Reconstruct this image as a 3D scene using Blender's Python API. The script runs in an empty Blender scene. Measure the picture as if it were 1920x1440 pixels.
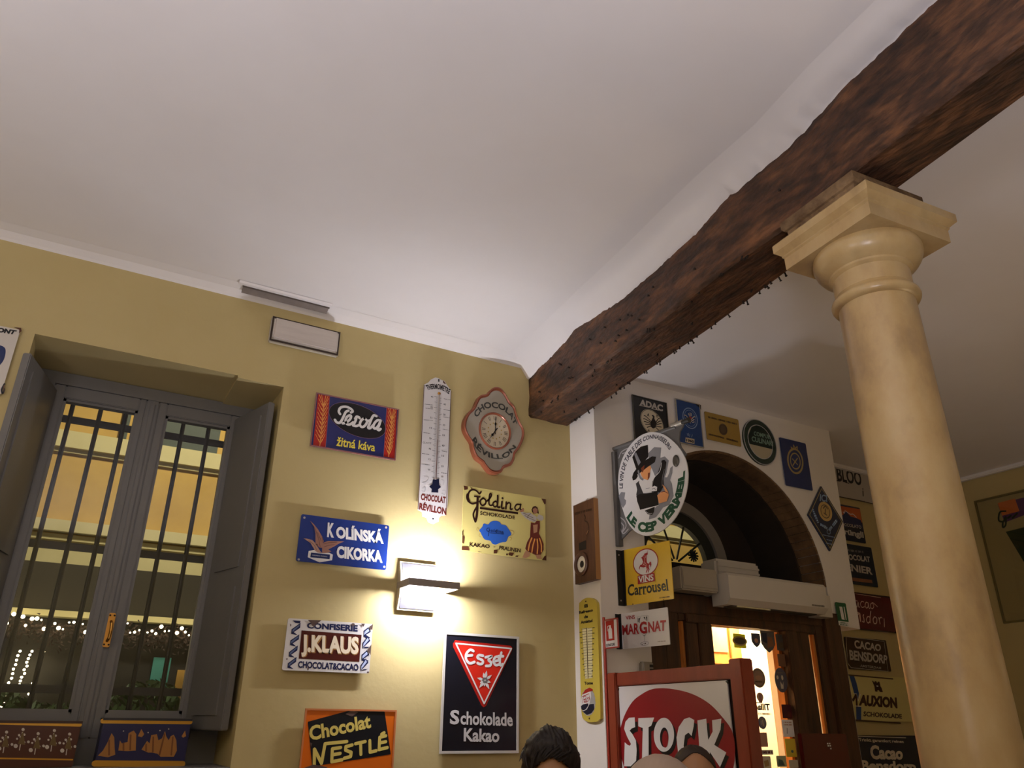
import bpy, bmesh, math, random
from mathutils import Vector, Matrix, noise
PI=math.pi
scene=bpy.context.scene; COL=scene.collection
RND=random.Random(11)
# ------------------------------------------------------------ camera, sky, exposure, big lights
HEAD=math.radians(29.1); PITCH=math.radians(24.0); ROLL=math.radians(.5)
CAM_Z=1.3
f=Vector((math.sin(HEAD)*math.cos(PITCH),math.cos(HEAD)*math.cos(PITCH),math.sin(PITCH)))
r0=Vector((math.cos(HEAD),-math.sin(HEAD),0)); u0=r0.cross(f)
r=r0*math.cos(ROLL)+u0*math.sin(ROLL); u=u0*math.cos(ROLL)-r0*math.sin(ROLL)
cd=bpy.data.cameras.new('camera'); cam=bpy.data.objects.new('camera',cd); COL.objects.link(cam)
cam.matrix_world=Matrix(((r.x,u.x,-f.x,0),(r.y,u.y,-f.y,0),(r.z,u.z,-f.z,CAM_Z),(0,0,0,1)))
cd.sensor_width=36; cd.lens=36*1442/1920; cd.clip_start=.02
scene.camera=cam
w=bpy.data.worlds.new('night_sky'); scene.world=w; w.use_nodes=True
w.node_tree.nodes['Background'].inputs[0].default_value=(.25,.3,.45,1)
w.node_tree.nodes['Background'].inputs[1].default_value=.02
scene.view_settings.view_transform='Standard'; scene.view_settings.look='None'
scene.view_settings.gamma=1; scene.view_settings.use_curve_mapping=False
scene.view_settings.exposure=0.97
SCONCE_POWER=520.0      # emission strength of the small wall lamp's tube
ADDED_LAMP_POWER=150.0   # tubes of the unseen wall lamps added to brighten the room
def lamp(name,kind,loc,energy,color,size=.1,target=None,sy=None,spot=None):
    d=bpy.data.lights.new(name,kind); d.energy=energy; d.color=color
    if kind=='AREA':
        d.size=size
        if sy: d.shape='RECTANGLE'; d.size_y=sy
    else: d.shadow_soft_size=size
    if spot: d.spot_size=spot; d.spot_blend=.6
    o=bpy.data.objects.new(name,d); COL.objects.link(o); o.location=loc
    if target is not None: o.rotation_euler=(Vector(target)-Vector(loc)).to_track_quat('-Z','Y').to_euler()
    return o
UPC=(1,.98,1.12)
for p_,e_ in (((-1.5,.6,1.5),13),((.0,-.5,1.2),19),((-1.2,-.9,1.5),11),((3.5,1.1,1.0),2.4)):      # unseen area lights added to brighten the ceiling, no lamp modelled
    lamp('added_fill_light','AREA',p_,e_,UPC if p_[0]<3 else (1,.72,.42),.45,(p_[0],p_[1],3.2))
lamp('street_light','AREA',(1.2,5.0,6.2),90,(1,.88,.66),.5,(1.0,8,2.6))
lamp('street_light','AREA',(6.5,5.2,6.2),50,(1,.88,.66),.5,(6.5,8,2.6))
lamp('passage_ceiling_light','AREA',(4.35,4.12,2.12),23,(1,.95,.90),.5,(4.35,4.12,0),.3)
lamp('passage_ceiling_light','AREA',(3.1,4.0,2.12),14,(1,.75,.45),.3,(3.1,4.0,0),.2)
# ------------------------------------------------------------ materials
def lin(h):
    h=h.lstrip('#'); c=[int(h[i:i+2],16)/255 for i in (0,2,4)]
    return tuple(x/12.92 if x<=.04045 else ((x+.055)/1.055)**2.4 for x in c)
_M={}
def mat(name,hexc,rough=.5,metal=0,spec=.5,coat=0,emit=None,var=None,scale=4,bump=0,bscale=60,stretch=None,detail=5,var2=None,speck=None):
    if name in _M: return _M[name]
    m=bpy.data.materials.new(name); m.use_nodes=True; nt=m.node_tree; b=nt.nodes['Principled BSDF']
    c=lin(hexc); b.inputs['Base Color'].default_value=(*c,1); b.inputs['Roughness'].default_value=rough; b.inputs['Metallic'].default_value=metal
    b.inputs['Specular IOR Level'].default_value=spec
    if coat: b.inputs['Coat Weight'].default_value=coat; b.inputs['Coat Roughness'].default_value=.12
    if emit: b.inputs['Emission Color'].default_value=(*lin(emit[0]),1); b.inputs['Emission Strength'].default_value=emit[1]
    if var or bump:
        tc=nt.nodes.new('ShaderNodeTexCoord'); mp=nt.nodes.new('ShaderNodeMapping'); nt.links.new(tc.outputs['Object'],mp.inputs[0])
        if stretch: mp.inputs['Scale'].default_value=stretch
    if var:
        n=nt.nodes.new('ShaderNodeTexNoise'); n.inputs['Scale'].default_value=scale; n.inputs['Detail'].default_value=detail; n.inputs['Roughness'].default_value=.65
        nt.links.new(mp.outputs[0],n.inputs['Vector'])
        cr=nt.nodes.new('ShaderNodeValToRGB'); cr.color_ramp.elements[0].position=.32; cr.color_ramp.elements[1].position=.68
        cr.color_ramp.elements[0].color=(*lin(var),1); cr.color_ramp.elements[1].color=(*c,1)
        if var2: e=cr.color_ramp.elements.new(.5); e.color=(*lin(var2),1)
        nt.links.new(n.outputs[0],cr.inputs[0]); nt.links.new(cr.outputs[0],b.inputs['Base Color'])
        if speck:
            n3=nt.nodes.new('ShaderNodeTexNoise'); n3.inputs['Scale'].default_value=speck[0]; n3.inputs['Detail'].default_value=6; nt.links.new(mp.outputs[0],n3.inputs['Vector'])
            c3=nt.nodes.new('ShaderNodeValToRGB'); c3.color_ramp.elements[0].position=speck[1]; c3.color_ramp.elements[1].position=speck[2]; v_=speck[3]; c3.color_ramp.elements[0].color=(v_,v_,v_,1); c3.color_ramp.elements[1].color=(1,1,1,1)
            m3=nt.nodes.new('ShaderNodeMix'); m3.data_type='RGBA'; m3.blend_type='MULTIPLY'; m3.inputs[0].default_value=1
            nt.links.new(n3.outputs[0],c3.inputs[0]); nt.links.new(cr.outputs[0],m3.inputs[6]); nt.links.new(c3.outputs[0],m3.inputs[7]); nt.links.new(m3.outputs[2],b.inputs['Base Color'])
    if bump:
        n2=nt.nodes.new('ShaderNodeTexNoise'); n2.inputs['Scale'].default_value=bscale; n2.inputs['Detail'].default_value=4
        nt.links.new(mp.outputs[0],n2.inputs['Vector'])
        bp=nt.nodes.new('ShaderNodeBump'); bp.inputs['Strength'].default_value=bump; bp.inputs['Distance'].default_value=.01
        nt.links.new(n2.outputs[0],bp.inputs['Height']); nt.links.new(bp.outputs[0],b.inputs['Normal'])
    _M[name]=m; return m
def glass_mat(name,tint='#ffffff',refl=1.0):
    m=bpy.data.materials.new(name); m.use_nodes=True; nt=m.node_tree; nt.nodes.clear()
    out=nt.nodes.new('ShaderNodeOutputMaterial'); mx=nt.nodes.new('ShaderNodeMixShader'); tr=nt.nodes.new('ShaderNodeBsdfTransparent'); gl=nt.nodes.new('ShaderNodeBsdfGlossy'); lw=nt.nodes.new('ShaderNodeLayerWeight'); lw.inputs[0].default_value=.5; pw=nt.nodes.new('ShaderNodeMath'); pw.operation='POWER'; pw.inputs[1].default_value=5; fr=nt.nodes.new('ShaderNodeMath'); fr.operation='MULTIPLY_ADD'; fr.inputs[1].default_value=.9; fr.inputs[2].default_value=.016
    nt.links.new(lw.outputs['Facing'],pw.inputs[0]); nt.links.new(pw.outputs[0],fr.inputs[0]); gl.inputs['Roughness'].default_value=.01; tr.inputs[0].default_value=(*lin(tint),1); gl.inputs[0].default_value=(refl,refl,refl,1)
    nt.links.new(fr.outputs[0],mx.inputs[0]); nt.links.new(tr.outputs[0],mx.inputs[1]); nt.links.new(gl.outputs[0],mx.inputs[2]); nt.links.new(mx.outputs[0],out.inputs[0]); return m
M_BEIGE=mat('plaster_beige','#c3b280',.85,spec=.2,var='#bcaa77',scale=1.6,bump=.10,bscale=28)
M_WHITE=mat('plaster_white','#e9e3dc',.85,spec=.2,var='#e2dbd2',scale=1.3,bump=.08,bscale=24)
M_CEIL=mat('ceiling_white','#efebe9',.9,spec=.1,var='#e9e4e1',scale=.8,bump=.05,bscale=9)
M_FLOOR=mat('floor_stone','#8c8176',.5,var='#7d7267',scale=3)
M_BEAM=mat('beam_wood','#7d5232',.6,var='#26160d',var2='#553520',scale=4.2,bump=1.0,bscale=26,stretch=(2.6,.8,2.6),detail=12,speck=(16,.38,.60,.42))
M_STONE=mat('column_marble','#c6ae80',.30,var='#907556',var2='#b99c6c',scale=3.0,stretch=(1,1,.6),bump=.06,bscale=40,detail=12,speck=(9,.30,.42,.86))
M_SHIM=mat('old_oak','#4a3018',.8,var='#8a7050',scale=9,bump=.6,bscale=50)
M_GREYWOOD=mat('grey_painted_wood','#757370',.42,var='#6c6a68',scale=2,bump=.04,bscale=50)
M_IRON=mat('black_iron','#15140f',.6)
M_BRASS=mat('brass','#b8853e',.35,metal=.9)
M_DOORWOOD=mat('dark_door_wood','#5a3a22',.5,var='#33200f',scale=4,stretch=(6,6,.7),bump=.2,bscale=30)
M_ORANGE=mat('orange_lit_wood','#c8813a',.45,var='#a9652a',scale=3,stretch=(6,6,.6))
M_ARCH=mat('arch_brick','#80613f',.9,var='#503a26',scale=7,bump=.6,bscale=30)
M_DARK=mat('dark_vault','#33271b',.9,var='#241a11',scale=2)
M_GLASS=glass_mat('window_glass'); M_GLASSC=glass_mat('door_glass','#f4ecdc',.8)
# ------------------------------------------------------------ mesh helpers
def link(name,me,parent=None,mats=(),loc=None):
    o=bpy.data.objects.new(name,me); COL.objects.link(o)
    for m in mats: me.materials.append(m)
    if parent is not None: o.parent=parent
    if loc: o.location=loc
    return o
def build(name,bm,mats,parent=None,smooth=False,label=None):
    me=bpy.data.meshes.new(name); bmesh.ops.recalc_face_normals(bm,faces=bm.faces[:]); bm.to_mesh(me); bm.free()
    if smooth:
        for p in me.polygons: p.use_smooth=True
        try: me.set_sharp_from_angle(angle=math.radians(40))
        except Exception: pass
    if not isinstance(mats,(list,tuple)): mats=[mats]
    o=link(name,me,parent,mats)
    if label: o['label']=label
    return o
def struct(o): o['kind']='structure'; return o
def thing(name,label,cat,loc=(0,0,0),rz=0,group=None):
    o=bpy.data.objects.new(name,None); COL.objects.link(o); o.location=loc; o.rotation_euler=(0,0,rz); o.empty_display_size=.05
    tag(o,label,cat,group); return o
def tag(o,label,cat,group=None):
    o['label']=label; o['category']=cat
    if group: o['group']=group
    return o
def copy_tree(o,parent=None):
    c=o.copy(); COL.objects.link(c); c.parent=parent
    for ch in list(o.children): copy_tree(ch,c)
    return c
def box(bm,x0,x1,y0,y1,z0,z1,mi=0,bev=0):
    vs=[bm.verts.new(p) for p in ((x0,y0,z0),(x1,y0,z0),(x1,y1,z0),(x0,y1,z0),(x0,y0,z1),(x1,y0,z1),(x1,y1,z1),(x0,y1,z1))]
    fs=[bm.faces.new([vs[i] for i in q]) for q in ((0,3,2,1),(4,5,6,7),(0,1,5,4),(1,2,6,5),(2,3,7,6),(3,0,4,7))]
    for q in fs: q.material_index=mi
    if bev:
        es=list({e for q in fs for e in q.edges}); rr=bmesh.ops.bevel(bm,geom=es,offset=bev,segments=2,affect='EDGES')
        for q in rr['faces']: q.material_index=mi
    return vs
def bm_box(*a,**k):
    bm=bmesh.new(); box(bm,*a,**k); return bm
def prism(bm,pts,y0,y1,mi=0,axis='y'):
    """pts (a,b): extruded along axis. y: (a,y,b)  x: (y0..,a,b)  z: (a,b,z)"""
    g={'y':lambda p,t:(p[0],t,p[1]),'x':lambda p,t:(t,p[0],p[1]),'z':lambda p,t:(p[0],p[1],t)}[axis]
    A=[bm.verts.new(g(p,y0)) for p in pts]; B=[bm.verts.new(g(p,y1)) for p in pts]
    n=len(pts); fs=[bm.faces.new(A),bm.faces.new(B[::-1])]
    for i in range(n): fs.append(bm.faces.new((A[i],B[i],B[(i+1)%n],A[(i+1)%n])))
    for q in fs: q.material_index=mi
    return fs
def tube(bm,pts,rad,n=8,mi=0,cap=True):
    pts=[Vector(p) for p in pts]; rings=[]
    rads=rad if isinstance(rad,(list,tuple)) else [rad]*len(pts)
    up=None
    for i,p in enumerate(pts):
        d=(pts[min(i+1,len(pts)-1)]-pts[max(i-1,0)]).normalized()
        a=d.orthogonal().normalized() if up is None else (up-d*up.dot(d)).normalized()
        up=a; b=d.cross(a)
        rings.append([bm.verts.new(p+(a*math.cos(2*PI*k/n)+b*math.sin(2*PI*k/n))*rads[i]) for k in range(n)])
    for A,B in zip(rings,rings[1:]):
        for k in range(n): bm.faces.new((A[k],A[(k+1)%n],B[(k+1)%n],B[k])).material_index=mi
    if cap:
        bm.faces.new(rings[0][::-1]).material_index=mi; bm.faces.new(rings[-1]).material_index=mi
def lathe(bm,prof,n=64,mi=0,c=(0,0)):
    rings=[[bm.verts.new((c[0]+r_*math.cos(2*PI*k/n),c[1]+r_*math.sin(2*PI*k/n),z)) for k in range(n)] for r_,z in prof]
    for A,B in zip(rings,rings[1:]):
        for k in range(n): bm.faces.new((A[k],A[(k+1)%n],B[(k+1)%n],B[k])).material_index=mi
    bm.faces.new(rings[0][::-1]).material_index=mi; bm.faces.new(rings[-1]).material_index=mi
def ell(bm,c,rx,ry,rz,mi=0,n=16,m=10):
    rr=bmesh.ops.create_uvsphere(bm,u_segments=n,v_segments=m,radius=1)
    for v in rr['verts']: v.co=Vector((c[0]+v.co.x*rx,c[1]+v.co.y*ry,c[2]+v.co.z*rz))
    for q in {q for v in rr['verts'] for q in v.link_faces}: q.material_index=mi
    return rr['verts']
def crom(P,closed=False,k=6):
    n=len(P)
    if n<3: return list(P)
    out=[]; rng=range(n if closed else n-1)
    for i in rng:
        if closed: a,b,c,d=P[(i-1)%n],P[i],P[(i+1)%n],P[(i+2)%n]
        else: a,b,c,d=P[max(i-1,0)],P[i],P[i+1],P[min(i+2,n-1)]
        for j in range(k):
            t=j/k; t2=t*t; t3=t2*t
            out.append(tuple(.5*(2*b[q]+(c[q]-a[q])*t+(2*a[q]-5*b[q]+4*c[q]-d[q])*t2+(3*b[q]-a[q]-3*c[q]+d[q])*t3) for q in range(len(b))))
    if not closed: out.append(tuple(P[-1]))
    return out
# ------------------------------------------------------------ room shell
XC=2.335; YA=3.5; YB=3.255; YC=3.75; XD=6.12; ZL=3.23; ZR=3.165
WX0,WX1,WZ0,WZ1=-.357,.69,1.14,2.793
bm=bmesh.new(); box(bm,-2.4,7.0,-2.2,4.4,-.1,0); struct(build('floor',bm,M_FLOOR))
bm=bmesh.new()
box(bm,-2.4,2.2,-2.0,3.6,ZL,ZL+.15)
box(bm,2.2,XD+.2,-2.0,4.0,ZR,ZL+.15)
struct(build('ceiling',bm,M_CEIL))
bm=bmesh.new()
box(bm,-2.4,WX0,YA,3.96,0,3.35); box(bm,WX1,2.62,YA,3.96,0,3.35)
box(bm,WX0,.475,YA,3.96,WZ1+.004,3.35); box(bm,.475,WX1,YA,3.96,WZ1-.008,3.35); box(bm,WX0,WX1,YA,3.96,0,WZ0)
struct(build('wall_front',bm,M_BEIGE))
bm=bmesh.new(); box(bm,-2.4,-2.2,-2.0,YA,0,3.35); struct(build('wall_left',bm,M_BEIGE))
bm=bmesh.new(); box(bm,-2.4,XD+.2,-2.2,-2.0,0,3.35); struct(build('wall_back',bm,M_BEIGE))
bm=bmesh.new(); box(bm,XD,XD+.2,-2.0,4.0,0,3.35); struct(build('wall_right',bm,M_BEIGE))
bm=bmesh.new(); box(bm,4.2,XD,YC,3.96,0,3.35); struct(build('wall_rear',bm,M_BEIGE))
# entrance wall with the round arch; its left end is the white pilaster face
ACX,ACZ,AR=3.29,2.095,.744
bm=bmesh.new()
arc=[(ACX+AR*math.cos(a),ACZ+AR*math.sin(a)) for a in [PI*i/40 for i in range(41)]]
JL,JR=2.637,4.034
left=[p for p in arc if p[0]<=JL]
arcp=[p for p in arc if p[0]>JL]
outer=[(XC,0),(XC,3.35),(4.30,3.35),(4.275,1.862),(4.10,1.872),(4.10,0),(JR,0)]
zj=ACZ+math.sqrt(AR**2-(JL-ACX)**2)
poly=outer+arcp+[(JL,zj),(JL,0)]
prism(bm,poly,YB,3.80)
struct(build('wall_main',bm,M_WHITE))
# coves, ragged plaster along the beam
bm=bmesh.new()
cv=[(YA,3.197),(YA-.012,3.205),(YA-.045,3.222),(YA-.10,ZL-.001),(YA,ZL+.02)]
prism(bm,[(a,b) for a,b in cv],-2.2,2.06,axis='x'); struct(build('trim_1',bm,M_CEIL))
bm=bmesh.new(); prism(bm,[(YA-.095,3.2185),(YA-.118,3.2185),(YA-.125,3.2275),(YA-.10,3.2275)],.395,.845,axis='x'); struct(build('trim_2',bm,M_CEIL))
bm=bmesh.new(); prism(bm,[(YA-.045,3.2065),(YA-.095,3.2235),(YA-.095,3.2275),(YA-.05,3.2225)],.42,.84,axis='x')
vs=thing('shade_strip','grey strip painted as shade along the ceiling edge above the emergency light','shading',(.63,YA-.07,3.206)); loc_bm(bm,vs) if 'loc_bm' in globals() else bmesh.ops.translate(bm,verts=bm.verts[:],vec=-Vector(vs.location)); build('shade_bed',bm,mat('shade_grey','#8b8078',.9,var='#776c64',scale=8),vs)  # grey colour stands for the shade under the ceiling ledge
bm=bmesh.new(); box(bm,-.215,.21,-.028,-.024,.006,.0125); build('shade_edge',bm,mat('shade_dark','#5d534c',.9),vs)  # darker line of the same painted shade
bm=bmesh.new(); box(bm,4.3,XD,YC-.05,YC,3.135,3.165,bev=.008); struct(build('trim_4',bm,M_CEIL))
bm=bmesh.new(); box(bm,XD-.05,XD,-2.0,YC,3.135,3.165,bev=.008); struct(build('trim_5',bm,M_CEIL))
# ------------------------------------------------------------ beam
ST=[(3.56,2.062,2.338,3.13),(3.3,2.048,2.310,3.155),(2.95,2.02,2.279,3.20),(2.62,1.992,2.250,3.15),(2.5,1.985,2.238,3.146),(2.19,1.962,2.214,3.155),(1.93,1.935,2.18,3.16),(1.72,1.918,2.152,3.185),(1.41,1.908,2.11,3.193),(1.13,1.862,2.069,3.213),(.92,1.843,2.045,3.219),(.73,1.828,2.021,3.22),(.2,1.79,1.98,3.22),(-.6,1.73,1.93,3.22),(-2.02,1.62,1.83,3.22)]
def beam_at(y):
    for a,b in zip(ST,ST[1:]):
        if a[0]>=y>=b[0]:
            t=(a[0]-y)/(a[0]-b[0]); return [a[i]+(b[i]-a[i])*t for i in (1,2,3)]
    return list(ST[-1][1:])
beam=thing('ceiling_beam','rough dark brown hewn timber beam crossing under the white ceiling','beam',(2.0,0.8,2.9))
bm=bmesh.new(); rings=[]; ny=150
for i in range(ny+1):
    y=3.56-(5.58)*(i/ny)**1.25
    xl,xr,zt=beam_at(y); zt=3.30
    prof=[]
    def seg(p,q,n):
        for k in range(n): prof.append((p[0]+(q[0]-p[0])*k/n,p[1]+(q[1]-p[1])*k/n))
    seg((xl,zt),(xl,2.912),10); seg((xl,2.912),(xl+.012,2.9),1); seg((xl+.012,2.9),(xr-.012,2.9),8); seg((xr-.012,2.9),(xr,2.912),1); seg((xr,2.912),(xr,zt),8)
    prof.append((xr,zt))
    ring=[]
    for x,z in prof:
        n1=noise.noise(Vector((x*9,y*3.0,z*9)))*.009+noise.noise(Vector((x*26,y*11,z*26)))*.004
        ring.append(bm.verts.new((x+n1-2.0,y-.8,z+n1*.8-2.9)))
    rings.append(ring)
for A,B in zip(rings,rings[1:]):
    for k in range(len(A)-1): bm.faces.new((A[k],A[k+1],B[k+1],B[k]))
    bm.faces.new((A[-1],A[0],B[0],B[-1]))
bm.faces.new(rings[0]); bm.faces.new(rings[-1][::-1])
build('timber',bm,M_BEAM,beam,smooth=True)
M_NAIL=mat('rusty_nail','#1c110a',.7)
bm=bmesh.new(); tube(bm,[(0,0,.006),(0,0,-.011)],.0032,6); tube(bm,[(0,0,-.011),(0,0,-.014)],.0052,6)
nail0=build('nail',bm,M_NAIL,beam); nme=nail0.data
for k in range(100):
    o=nail0 if k==0 else nail0.copy()
    if k: COL.objects.link(o); o.parent=beam
    y=RND.uniform(1.42,3.42); xl,xr,zt=beam_at(y)
    if k<52: x,z,rx=xr-RND.uniform(.002,.03),2.902,(RND.uniform(-.3,.3),RND.uniform(-.6,.1))
    elif k<72: x,z,rx=xl+RND.uniform(.004,.03),2.903,(RND.uniform(-.3,.3),RND.uniform(-.1,.7))
    elif k<78: x,z,rx=RND.uniform(xl+.03,xr-.03),2.901,(RND.uniform(-.4,.4),RND.uniform(-.4,.4))
    else: x,z,rx=xl+.002,RND.uniform(2.92,3.08),(RND.uniform(-.2,.2),PI/2)
    o.location=(x-2.0,y-.8,z-2.9); o.rotation_euler=(rx[0],rx[1],0)
# plaster fillet where the ceiling meets the beam
bm=bmesh.new(); rows=[]
for i in range(361):
    y=3.5-5.5*i/360; xl,xr,zt=beam_at(y); j=noise.noise(Vector((y*7,0,3)))*.010+noise.noise(Vector((y*23,0,1)))*.008+noise.noise(Vector((y*61,0,7)))*.005
    zt=zt+j
    rows.append([bm.verts.new(p) for p in ((xl+.004,y,zt),(xl-.012,y,zt+.004),(xl-.06,y,ZL-.022),(xl-.11,y,ZL-.006),(xl-.16,y,ZL),(xl+.004,y,ZL+.03))])
for A,B in zip(rows,rows[1:]):
    for k in range(5): bm.faces.new((A[k],A[k+1],B[k+1],B[k]))
    bm.faces.new((A[5],A[0],B[0],B[5]))
bm.faces.new(rows[0]); bm.faces.new(rows[-1][::-1])
struct(build('trim_3',bm,M_CEIL,smooth=True))
# ------------------------------------------------------------ column
CX,CY=2.05,1.30; RB=-.0718
col=thing('stone_column','pale marble column with square capital carrying the dark beam','column',(CX,CY,0))
bm=bmesh.new()
prof=[(.19,0),(.19,.10),(.17,.12),(.165,.16),(.135,.20),(.127,.22)]
for i in range(15):
    t=i/14; prof.append((.122-.0085*t**1.6,.24+(2.525-.24)*t))
lathe(bm,prof); build('shaft',bm,M_STONE,col,smooth=True)
bm=bmesh.new(); lathe(bm,[(.112,2.523),(.1225,2.527),(.127,2.530),(.1315,2.538),(.1325,2.545),(.1300,2.553),(.123,2.558),(.120,2.566),(.1165,2.572)]); build('astragal',bm,M_STONE,col,smooth=True)
bm=bmesh.new(); lathe(bm,[(.1160,2.570),(.116,2.60),(.1165,2.628),(.121,2.632),(.126,2.637),(.126,2.644),(.133,2.650),(.150,2.662),(.160,2.676),(.1665,2.694),(.167,2.708),(.163,2.722)]); build('echinus',bm,M_STONE,col,smooth=True)
def rot2(p,a): return (p[0]*math.cos(a)-p[1]*math.sin(a),p[0]*math.sin(a)+p[1]*math.cos(a))
def sqlathe(bm,prof,a,c=(0,0)):
    rings=[]
    for s,z in prof:
        rings.append([bm.verts.new((c[0]+q[0],c[1]+q[1],z)) for q in (rot2((sx*s,sy*s),a) for sx,sy in ((-1,-1),(1,-1),(1,1),(-1,1)))])
    for A,B in zip(rings,rings[1:]):
        for k in range(4): bm.faces.new((A[k],A[(k+1)%4],B[(k+1)%4],B[k]))
    bm.faces.new(rings[0][::-1]); bm.faces.new(rings[-1])
bm=bmesh.new(); sqlathe(bm,[(.176,2.718),(.1765,2.762),(.181,2.768),(.181,2.773),(.190,2.782),(.199,2.790),(.1995,2.818),(.195,2.824)],RB); build('abacus',bm,M_STONE,col)
blk=thing('timber_packing_block','stacked old wooden packing pieces between column capital and beam','wood block',(CX-.04,CY-.0,2.824))
bm=bmesh.new(); sqlathe(bm,[(.142,.0),(.142,.026),(.150,.028)],RB); build('lower_plank',bm,M_SHIM,blk)
bm=bmesh.new(); sqlathe(bm,[(.150,.028),(.156,.036),(.156,.062),(.15,.066)],RB); build('upper_plank',bm,M_SHIM,blk)
bm=bmesh.new(); sqlathe(bm,[(.136,.066),(.136,.078)],RB); build('mortar_bed',bm,mat('lime_mortar','#b9a88c',.95,bump=.5,bscale=80),blk)
# ------------------------------------------------------------ window, shutters, grille
win=struct(bpy.data.objects.new('window_1',None)); COL.objects.link(win); win.location=(.165,3.88,WZ0)
def loc_bm(bm,o):
    bmesh.ops.translate(bm,verts=bm.verts[:],vec=-Vector(o.location)); return bm
def wpart(n,bm,m,par=win,lab=None):
    # bm in world coordinates; parent chain is win (translated)
    return build(n,loc_bm(bm,win),m,par,label=lab)
bm=bmesh.new()
box(bm,WX0,-.262,3.87,3.96,WZ0,WZ1); box(bm,.575,WX1,3.87,3.96,WZ0,WZ1); box(bm,-.262,.575,3.87,3.96,2.735,WZ1); box(bm,-.262,.575,3.87,3.96,WZ0,1.24)
wpart('window_frame',bm,M_GREYWOOD)
def sash(x0,x1,gx0,gx1):
    bm=bmesh.new()
    for a in ((x0,gx0,1.24,2.735),(gx1,x1,1.24,2.735),(gx0,gx1,2.674,2.735),(gx0,gx1,1.24,1.338)): box(bm,a[0],a[1],3.878,3.93,a[2],a[3],bev=.004)
    for a in ((gx0,gx0+.012,1.338,2.674),(gx1-.012,gx1,1.338,2.674),(gx0,gx1,2.662,2.674),(gx0,gx1,1.338,1.35)): box(bm,a[0],a[1],3.888,3.925,a[2],a[3])
    s=wpart('sash',bm,M_GREYWOOD)
    bm=bmesh.new(); box(bm,gx0+.004,gx1-.004,3.902,3.906,1.342,2.67)
    g=wpart('glass_pane',bm,M_GLASS,s); return s
sash(-.262,.132,-.214,.102); s2=sash(.187,.575,.227,.530)
bm=bmesh.new(); box(bm,.130,.190,3.868,3.93,1.24,2.735,bev=.006); box(bm,.150,.170,3.858,3.87,1.24,2.72,bev=.003); wpart('meeting_stile',bm,M_GREYWOOD)
bm=bmesh.new(); box(bm,.163,.190,3.852,3.860,1.595,1.735,bev=.003)
hd=wpart('window_handle',bm,M_BRASS,lab='brass handle plate')
bm=bmesh.new(); tube(bm,[(.176,3.85,1.70),(.180,3.832,1.69),(.182,3.828,1.66),(.180,3.832,1.63),(.176,3.85,1.62)],.006,8); wpart('handle_grip',bm,M_BRASS,hd)
bm=bmesh.new()
for zz in (1.605,1.725):
    for xx in (.168,.185): ell(bm,(xx,3.851,zz),.004,.003,.004)
wpart('handle_screws',bm,M_IRON,hd)
bm=bmesh.new(); box(bm,WX0,WX1,3.48,3.87,WZ0-.03,WZ0+.004,bev=.004)
sl=wpart('window_sill',bm,M_GREYWOOD)
def shutter(hinge,edge,z0,z1,label,panels):
    h=Vector((hinge[0],hinge[1],0)); e=Vector((edge[0],edge[1],0)); L=(e-h).length; a=math.atan2(e.y-h.y,e.x-h.x)
    t=thing('interior_shutter',label,'shutter',(hinge[0],hinge[1],z0),a,'grey shutters beside the window'); H=z1-z0
    bm=bmesh.new(); box(bm,0,L,-.016,.016,0,H,bev=.004); build('shutter_leaf',bm,M_GREYWOOD,t)
    for (q0,q1) in panels:
        bm=bmesh.new(); box(bm,.05,L-.05,-.022,.022,q0*H+.05,q1*H-.02,bev=.008); build('raised_panel',bm,M_GREYWOOD,t)
    bm=bmesh.new()
    for zz in (.15*H,.85*H):
        bm=bmesh.new(); tube(bm,[(-.004,0,zz-.04),(-.004,0,zz+.04)],.008,8); build('hinge',bm,M_IRON,t)
    return t
shutter((.560,3.868),(.655,3.54),1.275,2.712,'grey painted wooden shutter folded open right of the window beside the wheat sign',((0,.42),(.42,.98)))
shutter((-.262,3.868),(-.362,3.485),1.275,2.700,'grey painted wooden shutter folded open at left edge of the window recess',((0,.42),(.42,.98)))
gr=thing('window_grille','black iron bar grille outside the grey window panes','grille',(.165,4.05,1.2))
for k,x in enumerate((-.30,-.178,-.056,.057,.20,.326,.45,.56)):
    bm=bmesh.new(); tube(bm,[(x-.165,0,0),(x-.165,0,1.62)],.0105,8); build('upright_bar',bm,M_IRON,gr)
for z in (2.63,2.033,1.43):
    bm=bmesh.new(); box(bm,-.6,.6,-.006,.006,z-1.2-.017,z-1.2+.017); build('cross_bar',bm,M_IRON,gr)
# ------------------------------------------------------------ across the street
M_OCHRE=mat('facade_ochre','#c4a455',.9,var='#b19146',scale=1.2); M_CREAM=mat('facade_cream','#cfc794',.9,var='#c2ba86',scale=1.5)
M_FASCIA=mat('shop_fascia','#2b2716',.7); M_SHOP=mat('shop_inside','#1d1a10',.6,var='#15130b',scale=2)
fac=thing('street_building','ochre house front with cream bands seen through the window grille','building',(1.5,8,0))
def fp(n,m,*boxes,lab=None,par=None):
    bm=bmesh.new()
    for b in boxes: box(bm,b[0]-1.5,b[1]-1.5,b[2]-8,b[3]-8,b[4],b[5])
    return build(n,bm,m,par or fac,label=lab)
fp('wall',M_OCHRE,(-5,11,8.0,8.6,2.6,7.5))
fp('cornice',M_CREAM,(-5,11,7.93,8.0,3.64,3.80),(-5,11,7.97,8.0,3.60,3.64),lab='cream upper cornice band')
fp('cornice',M_CREAM,(-5,11,7.90,8.0,2.86,2.96),(-5,11,7.95,8.0,2.79,2.84),(-5,11,7.97,8.0,2.58,2.79),lab='cream band above the shop')
fp('shop_fascia',M_FASCIA,(-5,11,7.90,8.6,2.18,2.58)); fp('fascia_strip',M_CREAM,(-5,11,7.86,8.0,2.13,2.18),lab='pale strip')
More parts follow.
